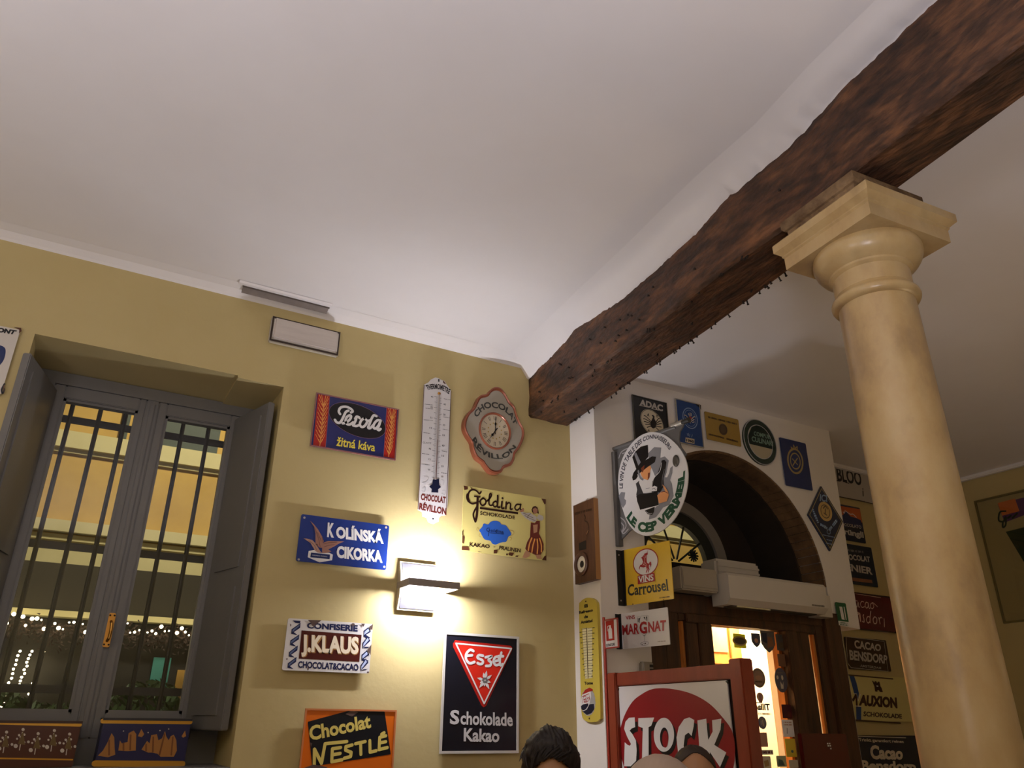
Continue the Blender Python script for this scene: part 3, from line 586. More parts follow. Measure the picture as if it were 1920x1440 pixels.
ART['goldy']=[
 ["lettering","s","darkbrown",2,{"w":94},[-1458,3173,-1558,3057,-1718,3182,-1926,3221,-2127,3090,-2226,2777,-2160,2567,-1953,2471,-1699,2554]],
 ["lettering","s","darkbrown",2,{"w":162},[-2223,2903,-2235,2744,-2161,2583]],
 ["lettering","s","darkbrown",2,{"w":81},[-1829,2881,-1519,2894]],
 ["lettering","s","darkbrown",2,{"w":131},[-1647,2876,-1655,2450,-1672,1887,-1744,1569]],
 ["lettering","s","darkbrown",2,{"w":94},[-1660,2387,-1837,2051,-1864,1831,-1754,1568]],
 ["lettering","s","darkbrown",2,{"w":94},[-1328,2858,-1480,2710,-1475,2538,-1335,2463,-1182,2594,-1186,2768,-1328,2858]],
 ["lettering","s","darkbrown",2,{"w":56},[-1598,2615,-1462,2697]],
 ["lettering","s","darkbrown",2,{"w":87},[-1115,2714,-911,2934,-844,3119,-933,3138,-974,2925,-980,2607,-884,2525,-763,2574]],
 ["lettering","s","darkbrown",2,{"w":87},[-591,2788,-730,2689,-727,2547,-603,2485,-482,2613,-520,2751,-591,2788]],
 ["lettering","s","darkbrown",2,{"w":106},[-473,3109,-468,2838,-480,2518,-339,2505]],
 ["lettering","s","darkbrown",2,{"w":100},[-209,2826,-225,2489,-90,2492]],
 ["lettering","s","darkbrown",2,{"w":100},[48,2830,24,2475]],
 ["lettering","s","darkbrown",2,{"w":87},[42,2685,191,2818,307,2754,295,2496,410,2512]],
 ["lettering","s","darkbrown",2,{"w":87},[896,2820,678,2790,571,2598,699,2487,879,2640,915,2823]],
 ["lettering","s","darkbrown",2,{"w":94},[933,2841,897,2610,989,2526,1080,2603]],
 ["lettering","e","darkbrown",2,{},[-183,3013,-116,3016,-184,3071]],
 ["lettering","p","darkbrown",2,{},[-1504,2361,771,2385,765,2272,-1511,2251]],
 ["lettering","t","darkbrown",2,{"t":"SCHOKOLADE","b":0.01},[-1482,1943,576,1976,575,2167,-1481,2145]],
 ["lettering","t","darkbrown",2,{"t":"KAKAO","b":0.01},[-2037,256,-886,285,-890,475,-2031,472]],
 ["lettering","t","darkbrown",2,{"t":"PRALINEN","b":0.01},[-354,283,918,268,932,470,-323,490]],
 ["lettering","S","darkbrown",2,{"w":31},[-656,386,-580,389]],
 ["cartouche","c","royal",1,{},[-1504,1139,-1339,1344,-1258,1523,-1017,1507,-848,1668,-571,1750,-326,1719,-219,1608,28,1592,171,1453,369,1212,317,1081,194,1005,74,744,-135,689,-308,623,-548,520,-755,557,-861,682,-1169,707,-1344,899,-1416,1028]],
 ["cartouche","s","gold",1,{"w":28},[-1504,1139,-1593,1281,-1658,1182]],
 ["cartouche","s","gold",1,{"w":28},[-1658,1182,-1621,1095]],
 ["cartouche","s","gold",1,{"w":28},[314,1361,474,1349,511,1198,352,1085]],
 ["cartouche","s","gold",1,{"w":28},[-1449,994,-1513,864,-1410,816]],
 ["cartouche","s","gold",1,{"w":28},[247,980,389,965,319,834]],
 ["cartouche","t","navydark",2,{"t":"oldina","b":0.0},[-853,1127,-89,1151,-102,1310,-858,1311]],
 ["cartouche","s","navydark",2,{"w":28},[-909,1320,-1047,1303,-1078,1191,-974,1143,-908,1243]],
 ["cartouche","s","navydark",2,{"w":31},[-925,1256,-955,1053,-986,911]],
 ["cartouche","S","navydark",2,{"w":22},[-887,1083,-82,1111]],
 ["harlequin_figure","p","hair",2,{},[1630,2516,1594,2640,1687,2816,1836,2869,1966,2821,2021,2666,2057,2475,1945,2493,1722,2431]],
 ["harlequin_figure","p","skin",3,{},[1668,2683,1835,2771,1983,2693,1964,2544,1833,2429,1704,2477]],
 ["harlequin_figure","p","offgrey",2,{},[898,2466,1062,2439,1318,2409,1501,2466,1722,2366,1907,2293,1905,2068,1757,1968,1500,2016,1208,2138,989,2301]],
 ["harlequin_figure","p","offgrey",2,{},[1906,2229,2056,2443,2317,2380,2353,2222,2221,2108,2017,2146]],
 ["harlequin_figure","s","taupe",3,{"w":28},[1062,2375,1318,2313,1685,2200]],
 ["harlequin_figure","s","taupe",3,{"w":28},[1172,2261,1501,2144,1832,2058]],
 ["harlequin_figure","s","taupe",3,{"w":28},[1318,2152,1428,2327,1538,2406]],
 ["harlequin_figure","p","skin",3,{},[771,2465,916,2500,1080,2635,1134,2610,1098,2476,953,2409]],
 ["harlequin_figure","p","maroon",2,{},[1555,1943,1794,1925,1905,2068,2109,2094,2125,1742,2049,1414,2195,1177,1863,1075,1499,1158,1518,1508]],
 ["harlequin_figure","p","tanflesh",3,{},[1683,1815,1978,1884,1939,1464,1718,1374]],
 ["harlequin_figure","p","maroon",2,{},[1499,1158,1863,1106,2195,1193,2339,877,2336,562,2150,292,1859,230,1570,323,1318,389,1210,501,1318,855]],
 ["harlequin_figure","s","straw",3,{"w":75},[1608,1108,1462,778,1390,428]],
 ["harlequin_figure","s","straw",3,{"w":75},[1790,1066,1680,740,1606,358]],
 ["harlequin_figure","s","straw",3,{"w":75},[1936,1083,1971,710,1932,331]],
 ["harlequin_figure","s","straw",3,{"w":75},[2084,1132,2191,797,2188,452]],
 ["harlequin_figure","p","tanflesh",2,{},[1246,412,1498,315,1461,126,1246,12,1033,20,1139,246]],
 ["harlequin_figure","p","tanflesh",2,{},[1823,242,2114,288,2222,82,1930,52]],
 ["rust_patch","p","rust",3,{},[-2478,3354,-2239,3343,-2233,3185,-2435,3124]],
 ["rust_patch","p","rust",3,{},[-2118,3335,-1929,3310,-2030,3247]],
 ["rust_patch","p","rust",3,{},[2213,3343,2497,3340,2494,3091,2418,3031]],
 ["rust_patch","p","rust",3,{},[-2459,215,-2096,226,-2024,55,-2469,36]],
 ["rust_patch","p","rust",3,{},[-2448,783,-2329,707,-2349,346,-2450,395]],
 ["rust_patch","p","rust",3,{},[-646,236,-440,274,-471,74,-659,53]],
 ["rust_patch","p","rust",3,{},[82,133,187,129,153,34,66,40]],
 ["rust_patch","p","rust",3,{},[256,212,536,212,432,33,222,57]],
 ["rust_patch","p","rust",3,{},[643,86,802,103,749,21,608,21]],
 ["rust_patch","p","rust",3,{},[-1557,61,-1288,61,-1523,35]],
 ["rust_patch","p","rust",3,{},[2369,222,2499,298,2495,17,2221,20]],
 ["rust_patch","p","rust",3,{},[-2472,991,-2407,1029,-2415,787,-2461,782]],
]
ART['bird']=[
 ["bird_emblem","p","birdbrown",3,{},[-1705,1870,-1510,1728,-1295,1517,-1070,1212,-976,1010,-1014,701,-1157,708,-1345,898,-1392,1315,-1497,1610]],
 ["bird_emblem","p","birdtan",3,{},[-1902,1032,-1738,1039,-1498,997,-1342,874,-1092,552,-988,470,-1202,471,-1329,550,-1578,871]],
 ["bird_emblem","p","birdbrown",3,{},[-1029,840,-947,966,-764,1046,-476,1068,-16,1109,-271,972,-451,834,-722,663,-570,585,-800,490,-988,470]],
 ["bird_emblem","s","birddark",4,{"w":18},[-1526,1654,-1350,1368,-1191,1009,-1113,737]],
 ["bird_emblem","s","birddark",4,{"w":18},[-1303,1373,-1097,1020]],
 ["bird_emblem","s","birddark",4,{"w":18},[-940,897,-707,970,-351,1035]],
 ["bird_emblem","s","birddark",4,{"w":18},[-924,758,-695,854,-459,904]],
 ["bird_emblem","s","birddark",4,{"w":18},[-1658,955,-1404,797,-1261,580]],
 ["bird_emblem","s","birddark",4,{"w":18},[-1070,1212,-1004,936]],
 ["bird_emblem","e","birddark",4,{},[-1276,812,-1227,806,-1280,853]],
 ["badge","p","offwhite",1,{},[-1605,496,-1333,584,-1082,460,-659,517,-484,454,-493,197,-1059,46,-1619,218]],
 ["badge","p","navy",2,{},[-1492,439,-615,440,-616,230,-1503,230]],
 ["badge","t","offwhite",3,{"t":"KOLÍNSKÁ CIKORKA","b":0.0},[-1419,308,-733,311,-734,369,-1421,366]],
 ["lettering","t","offwhite",2,{"t":"K","b":0.035},[-843,1220,-516,1222,-562,1891,-874,1892]],
 ["lettering","t","offwhite",2,{"t":"OLÍNSKÁ","b":0.035},[-418,1217,1908,1207,1819,1898,-476,1894]],
 ["lettering","t","offwhite",2,{"t":"CIKORKA","b":0.035},[-307,326,1921,313,1848,896,-335,882]],
 ["screw","e","steel",2,{},[-1978,1973,-1927,1979,-1984,2024]],
 ["screw","e","steel",2,{},[1966,2008,2023,2015,1962,2063]],
 ["screw","e","steel",2,{},[2024,149,2079,154,2019,201]],
 ["screw","e","steel",2,{},[-2007,75,-1957,80,-2013,125]],
]
ART['eszet']=[
 ["triangle_field","p","darkred",1,{},[-1568,4700,-1458,4859,1556,4761,1672,4663,1648,4537,271,2011,141,1940,21,2026,-1547,4541]],
 ["triangle_field","p","red2",2,{},[-1381,4690,1597,4610,159,2133]],
 ["triangle_field","S","offwhite",3,{"w":70},[-1419,4716,1607,4631,160,2106,-1419,4716]],
 ["lettering","s","offwhite",4,{"w":125},[-475,4414,-666,4457,-862,4255,-839,3996,-646,3857,-412,3923]],
 ["lettering","s","offwhite",4,{"w":125},[-822,4184,-540,4221]],
 ["lettering","s","offwhite",4,{"w":125},[43,4224,-183,4238,-251,4122,15,4013,32,3893,-100,3840,-244,3882]],
 ["lettering","s","offwhite",4,{"w":125},[179,4161,517,4225,337,4047,484,3944,429,3797,213,3772]],
 ["lettering","s","offwhite",4,{"w":125},[619,3990,910,4072,859,4212,689,4172,619,3978,744,3834,924,3870]],
 ["lettering","s","offwhite",4,{"w":125},[1043,4417,968,4136,988,3844,1120,3890]],
 ["lettering","s","offwhite",4,{"w":125},[883,4242,1144,4254]],
 ["edelweiss_emblem","p","petal",4,{},[172,3122,199,3332,77,3475,41,3300]],
 ["edelweiss_emblem","p","petal",4,{},[172,3122,296,3361,252,3574,135,3378]],
 ["edelweiss_emblem","p","petal",4,{},[172,3122,428,3215,544,3384,324,3317]],
 ["edelweiss_emblem","p","petal",4,{},[172,3122,322,3009,494,3033,376,3137]],
 ["edelweiss_emblem","p","petal",4,{},[172,3122,234,2877,415,2735,378,2940]],
 ["edelweiss_emblem","p","petal",4,{},[172,3122,74,2975,141,2845,235,2964]],
 ["edelweiss_emblem","p","petal",4,{},[172,3122,-58,2971,-127,2779,72,2894]],
 ["edelweiss_emblem","p","petal",4,{},[172,3122,-17,3110,-100,2995,61,2994]],
 ["edelweiss_emblem","p","petal",4,{},[172,3122,-44,3244,-263,3226,-91,3115]],
 ["edelweiss_emblem","e","grey",5,{},[276,3137,334,3139,275,3184]],
 ["edelweiss_emblem","e","grey",5,{},[226,3060,283,3062,224,3107]],
 ["edelweiss_emblem","e","grey",5,{},[121,3057,178,3059,119,3104]],
 ["edelweiss_emblem","e","grey",5,{},[67,3131,124,3133,66,3178]],
 ["edelweiss_emblem","e","grey",5,{},[118,3208,175,3210,117,3255]],
 ["edelweiss_emblem","e","grey",5,{},[223,3210,281,3212,222,3258]],
 ["lettering","t","greywhite",2,{"t":"S","b":0.02},[-1581,1193,-1101,1190,-1112,1805,-1577,1809]],
 ["lettering","t","greywhite",2,{"t":"chokolade","b":0.012},[-1042,1190,1718,1135,1698,1724,-1046,1753]],
 ["lettering","t","greywhite",2,{"t":"Kakao","b":0.014},[-848,487,996,448,1010,1004,-856,1050]],
]
ART['klaus']=[
 ["name_field","p","brownred",1,{},[-1288,1641,1425,1612,1425,470,-1267,486]],
 ["lettering","t","navyink",1,{"t":"CONFISERIE","b":0.03},[-1070,1738,1227,1733,1212,2019,-1087,1977]],
 ["lettering","t","navyink",1,{"t":"CHOCOLAT&CACAO","b":0.025},[-1265,111,1419,91,1399,375,-1277,391]],
 ["name_lettering","t","ochre",2,{"t":"J.KLAUS","b":0.05},[-1162,538,1385,535,1332,1478,-1244,1458]],
 ["name_lettering","t","cream",3,{"t":"J.KLAUS","b":0.03},[-1180,565,1359,567,1305,1519,-1275,1481]],
 ["ribbon_border","p","navyink",1,{},[-1723,1656,-1369,1948,-1361,1741,-1711,1472]],
 ["ribbon_border","p","slateblue",2,{},[-1682,1634,-1407,1867,-1408,1808,-1678,1539]],
 ["ribbon_border","p","navyink",1,{},[-1711,1472,-1613,1549,-1437,1436]],
 ["ribbon_border","p","navyink",1,{},[-1719,1195,-1365,1471,-1358,1266,-1707,1012]],
 ["ribbon_border","p","slateblue",2,{},[-1678,1172,-1403,1391,-1405,1333,-1675,1079]],
 ["ribbon_border","p","navyink",1,{},[-1707,1012,-1609,1088,-1433,965]],
 ["ribbon_border","p","navyink",1,{},[-1714,728,-1375,1019,-1368,816,-1702,548]],
 ["ribbon_border","p","slateblue",2,{},[-1673,706,-1413,940,-1415,883,-1670,613]],
 ["ribbon_border","p","navyink",1,{},[-1702,548,-1605,622,-1443,519]],
 ["ribbon_border","p","navyink",1,{},[-1714,277,-1372,552,-1364,351,-1702,98]],
 ["ribbon_border","p","slateblue",2,{},[-1673,254,-1409,474,-1411,418,-1670,163]],
 ["ribbon_border","p","navyink",1,{},[-1702,98,-1606,171,-1439,58]],
 ["ribbon_border","p","navyink",1,{},[-1726,2029,-1379,2031,-1388,1926,-1595,1934]],
 ["ribbon_border#b","p","navyink",1,{},[1502,1788,1712,1953,1846,1766,1524,1553]],
 ["ribbon_border#b","p","paleblue",2,{},[1541,1748,1716,1899,1773,1794,1546,1619]],
 ["ribbon_border#b","p","navyink",1,{},[1524,1553,1635,1624,1845,1507,1733,1447]],
 ["ribbon_border#b","p","navyink",1,{},[1502,1274,1722,1565,1856,1379,1523,1042]],
 ["ribbon_border#b","p","paleblue",2,{},[1541,1234,1727,1511,1783,1407,1545,1107]],
 ["ribbon_border#b","p","navyink",1,{},[1523,1042,1634,1111,1855,1122,1743,1063]],
 ["ribbon_border#b","p","navyink",1,{},[1502,766,1728,967,1861,783,1523,537]],
 ["ribbon_border#b","p","paleblue",2,{},[1540,726,1733,914,1789,811,1545,600]],
 ["ribbon_border#b","p","navyink",1,{},[1523,537,1633,604,1860,530,1749,473]],
 ["ribbon_border#b","p","navyink",1,{},[1496,327,1712,629,1844,445,1517,99]],
 ["ribbon_border#b","p","paleblue",2,{},[1534,287,1716,576,1772,474,1539,162]],
 ["ribbon_border#b","p","navyink",1,{},[1517,99,1626,165,1843,195,1732,138]],
 ["rust_patch","p","chip",4,{},[-1079,2093,-469,2113,-571,2021,-694,1929,-769,1809,-877,1875,-920,1967]],
 ["rust_patch","p","chip",4,{},[1346,2092,1534,2093,1475,1960]],
 ["rust_patch","p","chip",4,{},[1779,2000,1912,2107,1910,1856,1764,1891]],
 ["rust_patch","p","chip",4,{},[1916,1232,1910,764,1750,989]],
 ["rust_patch","p","chip",4,{},[884,2041,971,2096,1067,2063,1052,1976,936,1980]],
 ["rust_patch","p","chip",4,{},[-1826,1877,-1757,1840,-1789,1755]],
 ["rust_patch","p","chip",4,{},[-1819,472,-1734,466,-1778,394]],
 ["rust_patch","p","chip",4,{},[-861,151,-796,143,-804,33,-859,35]],
 ["rust_patch","p","chip",4,{},[1829,90,1912,72,1883,9,1790,16]],
]
ART['nest']=[
 ["black_field","p","black2",1,{},[-1882,4089,-18,4576,1468,4573,1900,2832,-1499,2408]],
 ["lettering","t","straw2",2,{"t":"Chocolat","b":0.02},[-1705,3352,922,3872,803,4430,-1835,3918]],
 ["lettering","S","straw2",2,{"w":132},[-1426,2463,-1482,3049,-1127,2521,-1055,3254,-124,3336]],
 ["lettering","S","straw2",2,{"w":132},[-369,3107,-722,3060,-698,2573,-266,2640]],
 ["lettering","S","straw2",2,{"w":132},[-709,2828,-368,2883]],
 ["lettering","S","straw2",2,{"w":132},[125,3203,-149,3140,-147,3008,113,2919,100,2763,-172,2697]],
 ["lettering","S","straw2",2,{"w":132},[267,3252,692,3335]],
 ["lettering","S","straw2",2,{"w":132},[491,3286,543,2842]],
 ["lettering","S","straw2",2,{"w":132},[896,3370,946,2923,1218,2976]],
 ["lettering","S","straw2",2,{"w":132},[1608,3561,1331,3500,1342,3020,1715,3098]],
 ["lettering","S","straw2",2,{"w":132},[1332,3274,1626,3329]],
 ["lettering","S","straw2",2,{"w":132},[1409,3621,1522,3683]],
 ["rust_patch","p","chip",2,{},[-286,4405,-17,4560,277,4489,8,4308]],
 ["rust_patch","p","chip",2,{},[-1711,3313,-1598,3265,-1635,3121]],
 ["rust_patch","p","chip",2,{},[-1864,2357,-1454,2478,-851,2375,-1146,2120]],
]
ART['ont']=[
 ["lettering","t","black",1,{"t":"ONT","b":0.05},[927,2636,1522,2673,1583,2887,900,2859]],
 ["emblem","c","navy",1,{},[1023,2021,1162,2090,1359,2004,1432,1718,1409,1377,1235,1136]],
 ["lettering","s","black",1,{"w":58},[1698,486,1660,216,1733,70,1745,235,1698,323]],
 ["rust_patch","p","rust",2,{},[1419,2999,1689,3037,1741,2894,1671,2771,1646,2938]],
 ["rust_patch","p","rust",2,{},[1671,382,1714,440,1769,78]],
]
ART['clock']=[
 ["OUT","c","copper",0,{},[48,4995,377,4989,669,4737,922,4359,1257,4077,1427,3604,1637,3181,1846,2875,1888,2500,1765,2059,1561,1646,1319,1305,1241,922,1043,595,647,385,454,101,143,-21,-208,30,-485,271,-644,460,-1035,681,-1259,1110,-1367,1490,-1647,1839,-1821,2209,-1811,2654,-1615,3104,-1277,3512,-1094,3969,-905,4279,-469,4490,-234,4815]],
 ["RING","e","x",0,{},[45,2391,1167,2509,-45,3518]],
 ["lettering","a","slate",1,{"t":"CHOCOLAT","b":0.02},[[[-1025,2952],[-818,3303],[-488,3580],[-9,3729],[520,3691],[891,3496],[1257,2954]],[[-1296,3112],[-1004,3588],[-616,3925],[-36,4086],[617,4060],[1157,3666],[1450,3106]]]],
 ["lettering","a","slate",1,{"t":"RÉVILLON","b":0.02},[[[-1369,1562],[-991,1139],[-578,903],[-148,814],[245,819],[719,955],[1037,1219],[1406,1712]],[[-1054,1950],[-809,1536],[-451,1271],[-116,1184],[239,1184],[595,1301],[872,1524],[1152,1854]]]],
]
ART['thermo']=[
 ["OUT","p","x",0,{},[-256,7853,-67,7852,107,7784,285,7774,421,7583,702,7298,774,1058,724,470,473,410,350,284,348,94,76,-60,-217,-5,-315,198,-549,248,-590,459,-814,548,-878,7291,-641,7470,-527,7652]],
 ["lettering","a","black",1,{"t":"THERMOMETRE","b":0.02},[[[-677,7007],[-312,7149],[124,7196],[573,7049]],[[-803,7265],[-391,7451],[171,7520],[674,7342]]]],
 ["lettering","t","brownred2",1,{"t":"CHOCOLAT","b":0.03},[-695,1045,655,1058,668,1406,-681,1388]],
 ["lettering","t","brownred2",1,{"t":"RÉVILLON","b":0.03},[-757,556,713,469,733,913,-749,982]],
 ["lettering","t","grey",1,{"t":"GLACE"},[-774,4017,-298,4068,-296,4156,-774,4116]],
 ["scale_marks","S","black",1,{"w":18},[-253,6740,-79,6752]],
 ["scale_marks","S","black",1,{"w":18},[72,6729,159,6735]],
 ["scale_marks","S","grey",1,{"w":11},[-163,6691,-64,6700]],
 ["scale_marks","S","grey",1,{"w":11},[49,6687,123,6697]],
 ["scale_marks","S","grey",1,{"w":11},[-160,6630,-61,6639]],
 ["scale_marks","S","grey",1,{"w":11},[52,6626,127,6635]],
 ["scale_marks","S","grey",1,{"w":11},[-157,6569,-58,6577]],
 ["scale_marks","S","grey",1,{"w":11},[55,6564,130,6574]],
 ["scale_marks","S","grey",1,{"w":11},[-154,6508,-55,6516]],
 ["scale_marks","S","grey",1,{"w":11},[58,6503,133,6513]],
 ["scale_marks","S","black",1,{"w":18},[-224,6437,-76,6444]],
 ["scale_marks","S","black",1,{"w":18},[77,6421,201,6434]],
 ["scale_marks","S","grey",1,{"w":11},[-160,6383,-61,6392]],
 ["scale_marks","S","grey",1,{"w":11},[54,6379,128,6388]],
 ["scale_marks","S","grey",1,{"w":11},[-156,6322,-57,6331]],
 ["scale_marks","S","grey",1,{"w":11},[57,6318,131,6327]],
 ["scale_marks","S","grey",1,{"w":11},[-153,6262,-54,6270]],
 ["scale_marks","S","grey",1,{"w":11},[60,6257,134,6266]],
 ["scale_marks","S","grey",1,{"w":11},[-150,6201,-51,6209]],
 ["scale_marks","S","grey",1,{"w":11},[63,6196,137,6205]],
 ["scale_marks","S","black",1,{"w":18},[-245,6126,-72,6137]],
 ["scale_marks","S","black",1,{"w":18},[82,6114,168,6120]],
 ["scale_marks","S","grey",1,{"w":11},[-156,6077,-57,6086]],
 ["scale_marks","S","grey",1,{"w":11},[59,6073,133,6082]],
 ["scale_marks","S","grey",1,{"w":11},[-153,6017,-54,6025]],
 ["scale_marks","S","grey",1,{"w":11},[62,6012,136,6021]],
 ["scale_marks","S","grey",1,{"w":11},[-149,5957,-51,5965]],
 ["scale_marks","S","grey",1,{"w":11},[65,5952,139,5961]],
 ["scale_marks","S","grey",1,{"w":11},[-146,5896,-48,5904]],
 ["scale_marks","S","grey",1,{"w":11},[68,5891,142,5900]],
 ["scale_marks","S","black",1,{"w":18},[-216,5827,-69,5833]],
 ["scale_marks","S","black",1,{"w":18},[87,5809,210,5822]],
 ["scale_marks","S","grey",1,{"w":11},[-152,5773,-54,5781]],
 ["scale_marks","S","grey",1,{"w":11},[64,5768,138,5777]],
 ["scale_marks","S","grey",1,{"w":11},[-149,5713,-51,5721]],
 ["scale_marks","S","grey",1,{"w":11},[67,5708,141,5717]],
 ["scale_marks","S","grey",1,{"w":11},[-146,5653,-47,5661]],
 ["scale_marks","S","grey",1,{"w":11},[70,5648,144,5657]],
 ["scale_marks","S","grey",1,{"w":11},[-142,5593,-44,5601]],
 ["scale_marks","S","grey",1,{"w":11},[73,5588,147,5597]],
 ["scale_marks","S","black",1,{"w":18},[-237,5520,-65,5530]],
 ["scale_marks","S","black",1,{"w":18},[91,5507,178,5512]],
 ["scale_marks","S","grey",1,{"w":11},[-148,5471,-50,5479]],
 ["scale_marks","S","grey",1,{"w":11},[69,5466,142,5474]],
 ["scale_marks","S","grey",1,{"w":11},[-145,5411,-47,5419]],
 ["scale_marks","S","grey",1,{"w":11},[72,5406,145,5414]],
 ["scale_marks","S","grey",1,{"w":11},[-142,5352,-44,5359]],
 ["scale_marks","S","grey",1,{"w":11},[75,5346,148,5355]],
 ["scale_marks","S","grey",1,{"w":11},[-139,5292,-41,5299]],
 ["scale_marks","S","grey",1,{"w":11},[78,5286,152,5295]],
 ["scale_marks","S","black",1,{"w":18},[-209,5224,-62,5229]],
 ["scale_marks","S","black",1,{"w":18},[96,5206,219,5217]],
 ["scale_marks","S","grey",1,{"w":11},[-145,5171,-47,5178]],
 ["scale_marks","S","grey",1,{"w":11},[74,5165,147,5173]],
 ["scale_marks","S","grey",1,{"w":11},[-141,5111,-44,5118]],
 ["scale_marks","S","grey",1,{"w":11},[77,5106,150,5114]],
 ["scale_marks","S","grey",1,{"w":11},[-138,5052,-41,5059]],
 ["scale_marks","S","grey",1,{"w":11},[80,5046,153,5054]],
 ["scale_marks","S","grey",1,{"w":11},[-135,4993,-38,5000]],
 ["scale_marks","S","grey",1,{"w":11},[83,4987,156,4995]],
 ["scale_marks","S","black",1,{"w":18},[-229,4921,-58,4930]],
 ["scale_marks","S","black",1,{"w":18},[101,4906,187,4911]],
 ["scale_marks","S","grey",1,{"w":11},[-141,4872,-43,4879]],
 ["scale_marks","S","grey",1,{"w":11},[79,4866,152,4874]],
 ["scale_marks","S","grey",1,{"w":11},[-138,4813,-40,4820]],
 ["scale_marks","S","grey",1,{"w":11},[82,4807,155,4815]],
 ["scale_marks","S","grey",1,{"w":11},[-135,4754,-37,4761]],
 ["scale_marks","S","grey",1,{"w":11},[85,4748,158,4756]],
 ["scale_marks","S","grey",1,{"w":11},[-131,4695,-34,4702]],
 ["scale_marks","S","grey",1,{"w":11},[88,4689,161,4697]],
 ["scale_marks","S","black",1,{"w":18},[-201,4629,-55,4632]],
 ["scale_marks","S","black",1,{"w":18},[106,4609,228,4620]],
 ["scale_marks","S","grey",1,{"w":11},[-137,4575,-40,4582]],
 ["scale_marks","S","grey",1,{"w":11},[83,4569,156,4577]],
 ["scale_marks","S","grey",1,{"w":11},[-134,4517,-37,4523]],
 ["scale_marks","S","grey",1,{"w":11},[86,4510,159,4518]],
 ["scale_marks","S","grey",1,{"w":11},[-131,4458,-34,4464]],
 ["scale_marks","S","grey",1,{"w":11},[89,4451,162,4459]],
 ["scale_marks","S","grey",1,{"w":11},[-128,4399,-31,4405]],
 ["scale_marks","S","grey",1,{"w":11},[92,4393,165,4400]],
 ["scale_marks","S","black",1,{"w":18},[-221,4329,-52,4337]],
 ["scale_marks","S","black",1,{"w":18},[111,4313,196,4317]],
 ["scale_marks","S","grey",1,{"w":11},[-134,4280,-37,4286]],
 ["scale_marks","S","grey",1,{"w":11},[88,4274,161,4281]],
 ["scale_marks","S","grey",1,{"w":11},[-130,4222,-34,4228]],
 ["scale_marks","S","grey",1,{"w":11},[91,4215,164,4222]],
 ["scale_marks","S","grey",1,{"w":11},[-127,4164,-31,4169]],
 ["scale_marks","S","grey",1,{"w":11},[94,4157,167,4164]],
 ["scale_marks","S","grey",1,{"w":11},[-124,4105,-28,4111]],
 ["scale_marks","S","grey",1,{"w":11},[97,4098,170,4105]],
 ["scale_marks","S","black",1,{"w":18},[-193,4040,-48,4043]],
 ["scale_marks","S","black",1,{"w":18},[115,4019,237,4029]],
 ["scale_marks","S","grey",1,{"w":11},[-130,3987,-33,3992]],
 ["scale_marks","S","grey",1,{"w":11},[93,3980,166,3987]],
 ["scale_marks","S","grey",1,{"w":11},[-127,3929,-30,3934]],
 ["scale_marks","S","grey",1,{"w":11},[96,3922,169,3929]],
 ["scale_marks","S","grey",1,{"w":11},[-124,3871,-27,3876]],
 ["scale_marks","S","grey",1,{"w":11},[99,3864,171,3871]],
 ["scale_marks","S","grey",1,{"w":11},[-121,3813,-24,3818]],
 ["scale_marks","S","grey",1,{"w":11},[102,3806,174,3812]],
 ["scale_marks","S","black",1,{"w":18},[-213,3744,-45,3750]],
 ["scale_marks","S","black",1,{"w":18},[120,3727,205,3730]],
 ["scale_marks","S","grey",1,{"w":11},[-126,3695,-30,3701]],
 ["scale_marks","S","grey",1,{"w":11},[98,3688,170,3695]],
 ["scale_marks","S","grey",1,{"w":11},[-123,3638,-27,3643]],
 ["scale_marks","S","grey",1,{"w":11},[101,3630,173,3637]],
 ["scale_marks","S","grey",1,{"w":11},[-120,3580,-24,3585]],
 ["scale_marks","S","grey",1,{"w":11},[104,3572,176,3579]],
 ["scale_marks","S","grey",1,{"w":11},[-117,3522,-21,3527]],
 ["scale_marks","S","grey",1,{"w":11},[107,3515,179,3521]],
 ["scale_marks","S","black",1,{"w":18},[-186,3458,-41,3460]],
 ["scale_marks","S","black",1,{"w":18},[125,3436,245,3445]],
 ["scale_marks","S","grey",1,{"w":11},[-123,3405,-27,3410]],
 ["scale_marks","S","grey",1,{"w":11},[102,3398,175,3404]],
 ["scale_marks","S","grey",1,{"w":11},[-120,3348,-24,3353]],
 ["scale_marks","S","grey",1,{"w":11},[105,3340,178,3347]],
 ["scale_marks","S","grey",1,{"w":11},[-117,3291,-21,3295]],
 ["scale_marks","S","grey",1,{"w":11},[108,3283,180,3289]],
 ["scale_marks","S","grey",1,{"w":11},[-114,3234,-18,3238]],
 ["scale_marks","S","grey",1,{"w":11},[111,3225,183,3232]],
 ["scale_marks","S","black",1,{"w":18},[-206,3166,-38,3171]],
 ["scale_marks","S","black",1,{"w":18},[129,3147,214,3150]],
 ["scale_marks","S","grey",1,{"w":11},[-119,3117,-24,3122]],
 ["scale_marks","S","grey",1,{"w":11},[107,3109,179,3115]],
 ["scale_marks","S","grey",1,{"w":11},[-116,3060,-20,3065]],
 ["scale_marks","S","grey",1,{"w":11},[110,3052,182,3058]],
 ["scale_marks","S","grey",1,{"w":11},[-113,3003,-17,3008]],
 ["scale_marks","S","grey",1,{"w":11},[113,2995,185,3001]],
 ["scale_marks","S","grey",1,{"w":11},[-110,2946,-14,2951]],
 ["scale_marks","S","grey",1,{"w":11},[116,2938,188,2944]],
 ["scale_marks","S","black",1,{"w":18},[-178,2883,-35,2884]],
 ["scale_marks","S","black",1,{"w":18},[134,2860,254,2868]],
 ["scale_marks","S","grey",1,{"w":11},[-116,2831,-20,2835]],
 ["scale_marks","S","grey",1,{"w":11},[112,2822,184,2828]],
 ["scale_marks","S","grey",1,{"w":11},[-113,2774,-17,2778]],
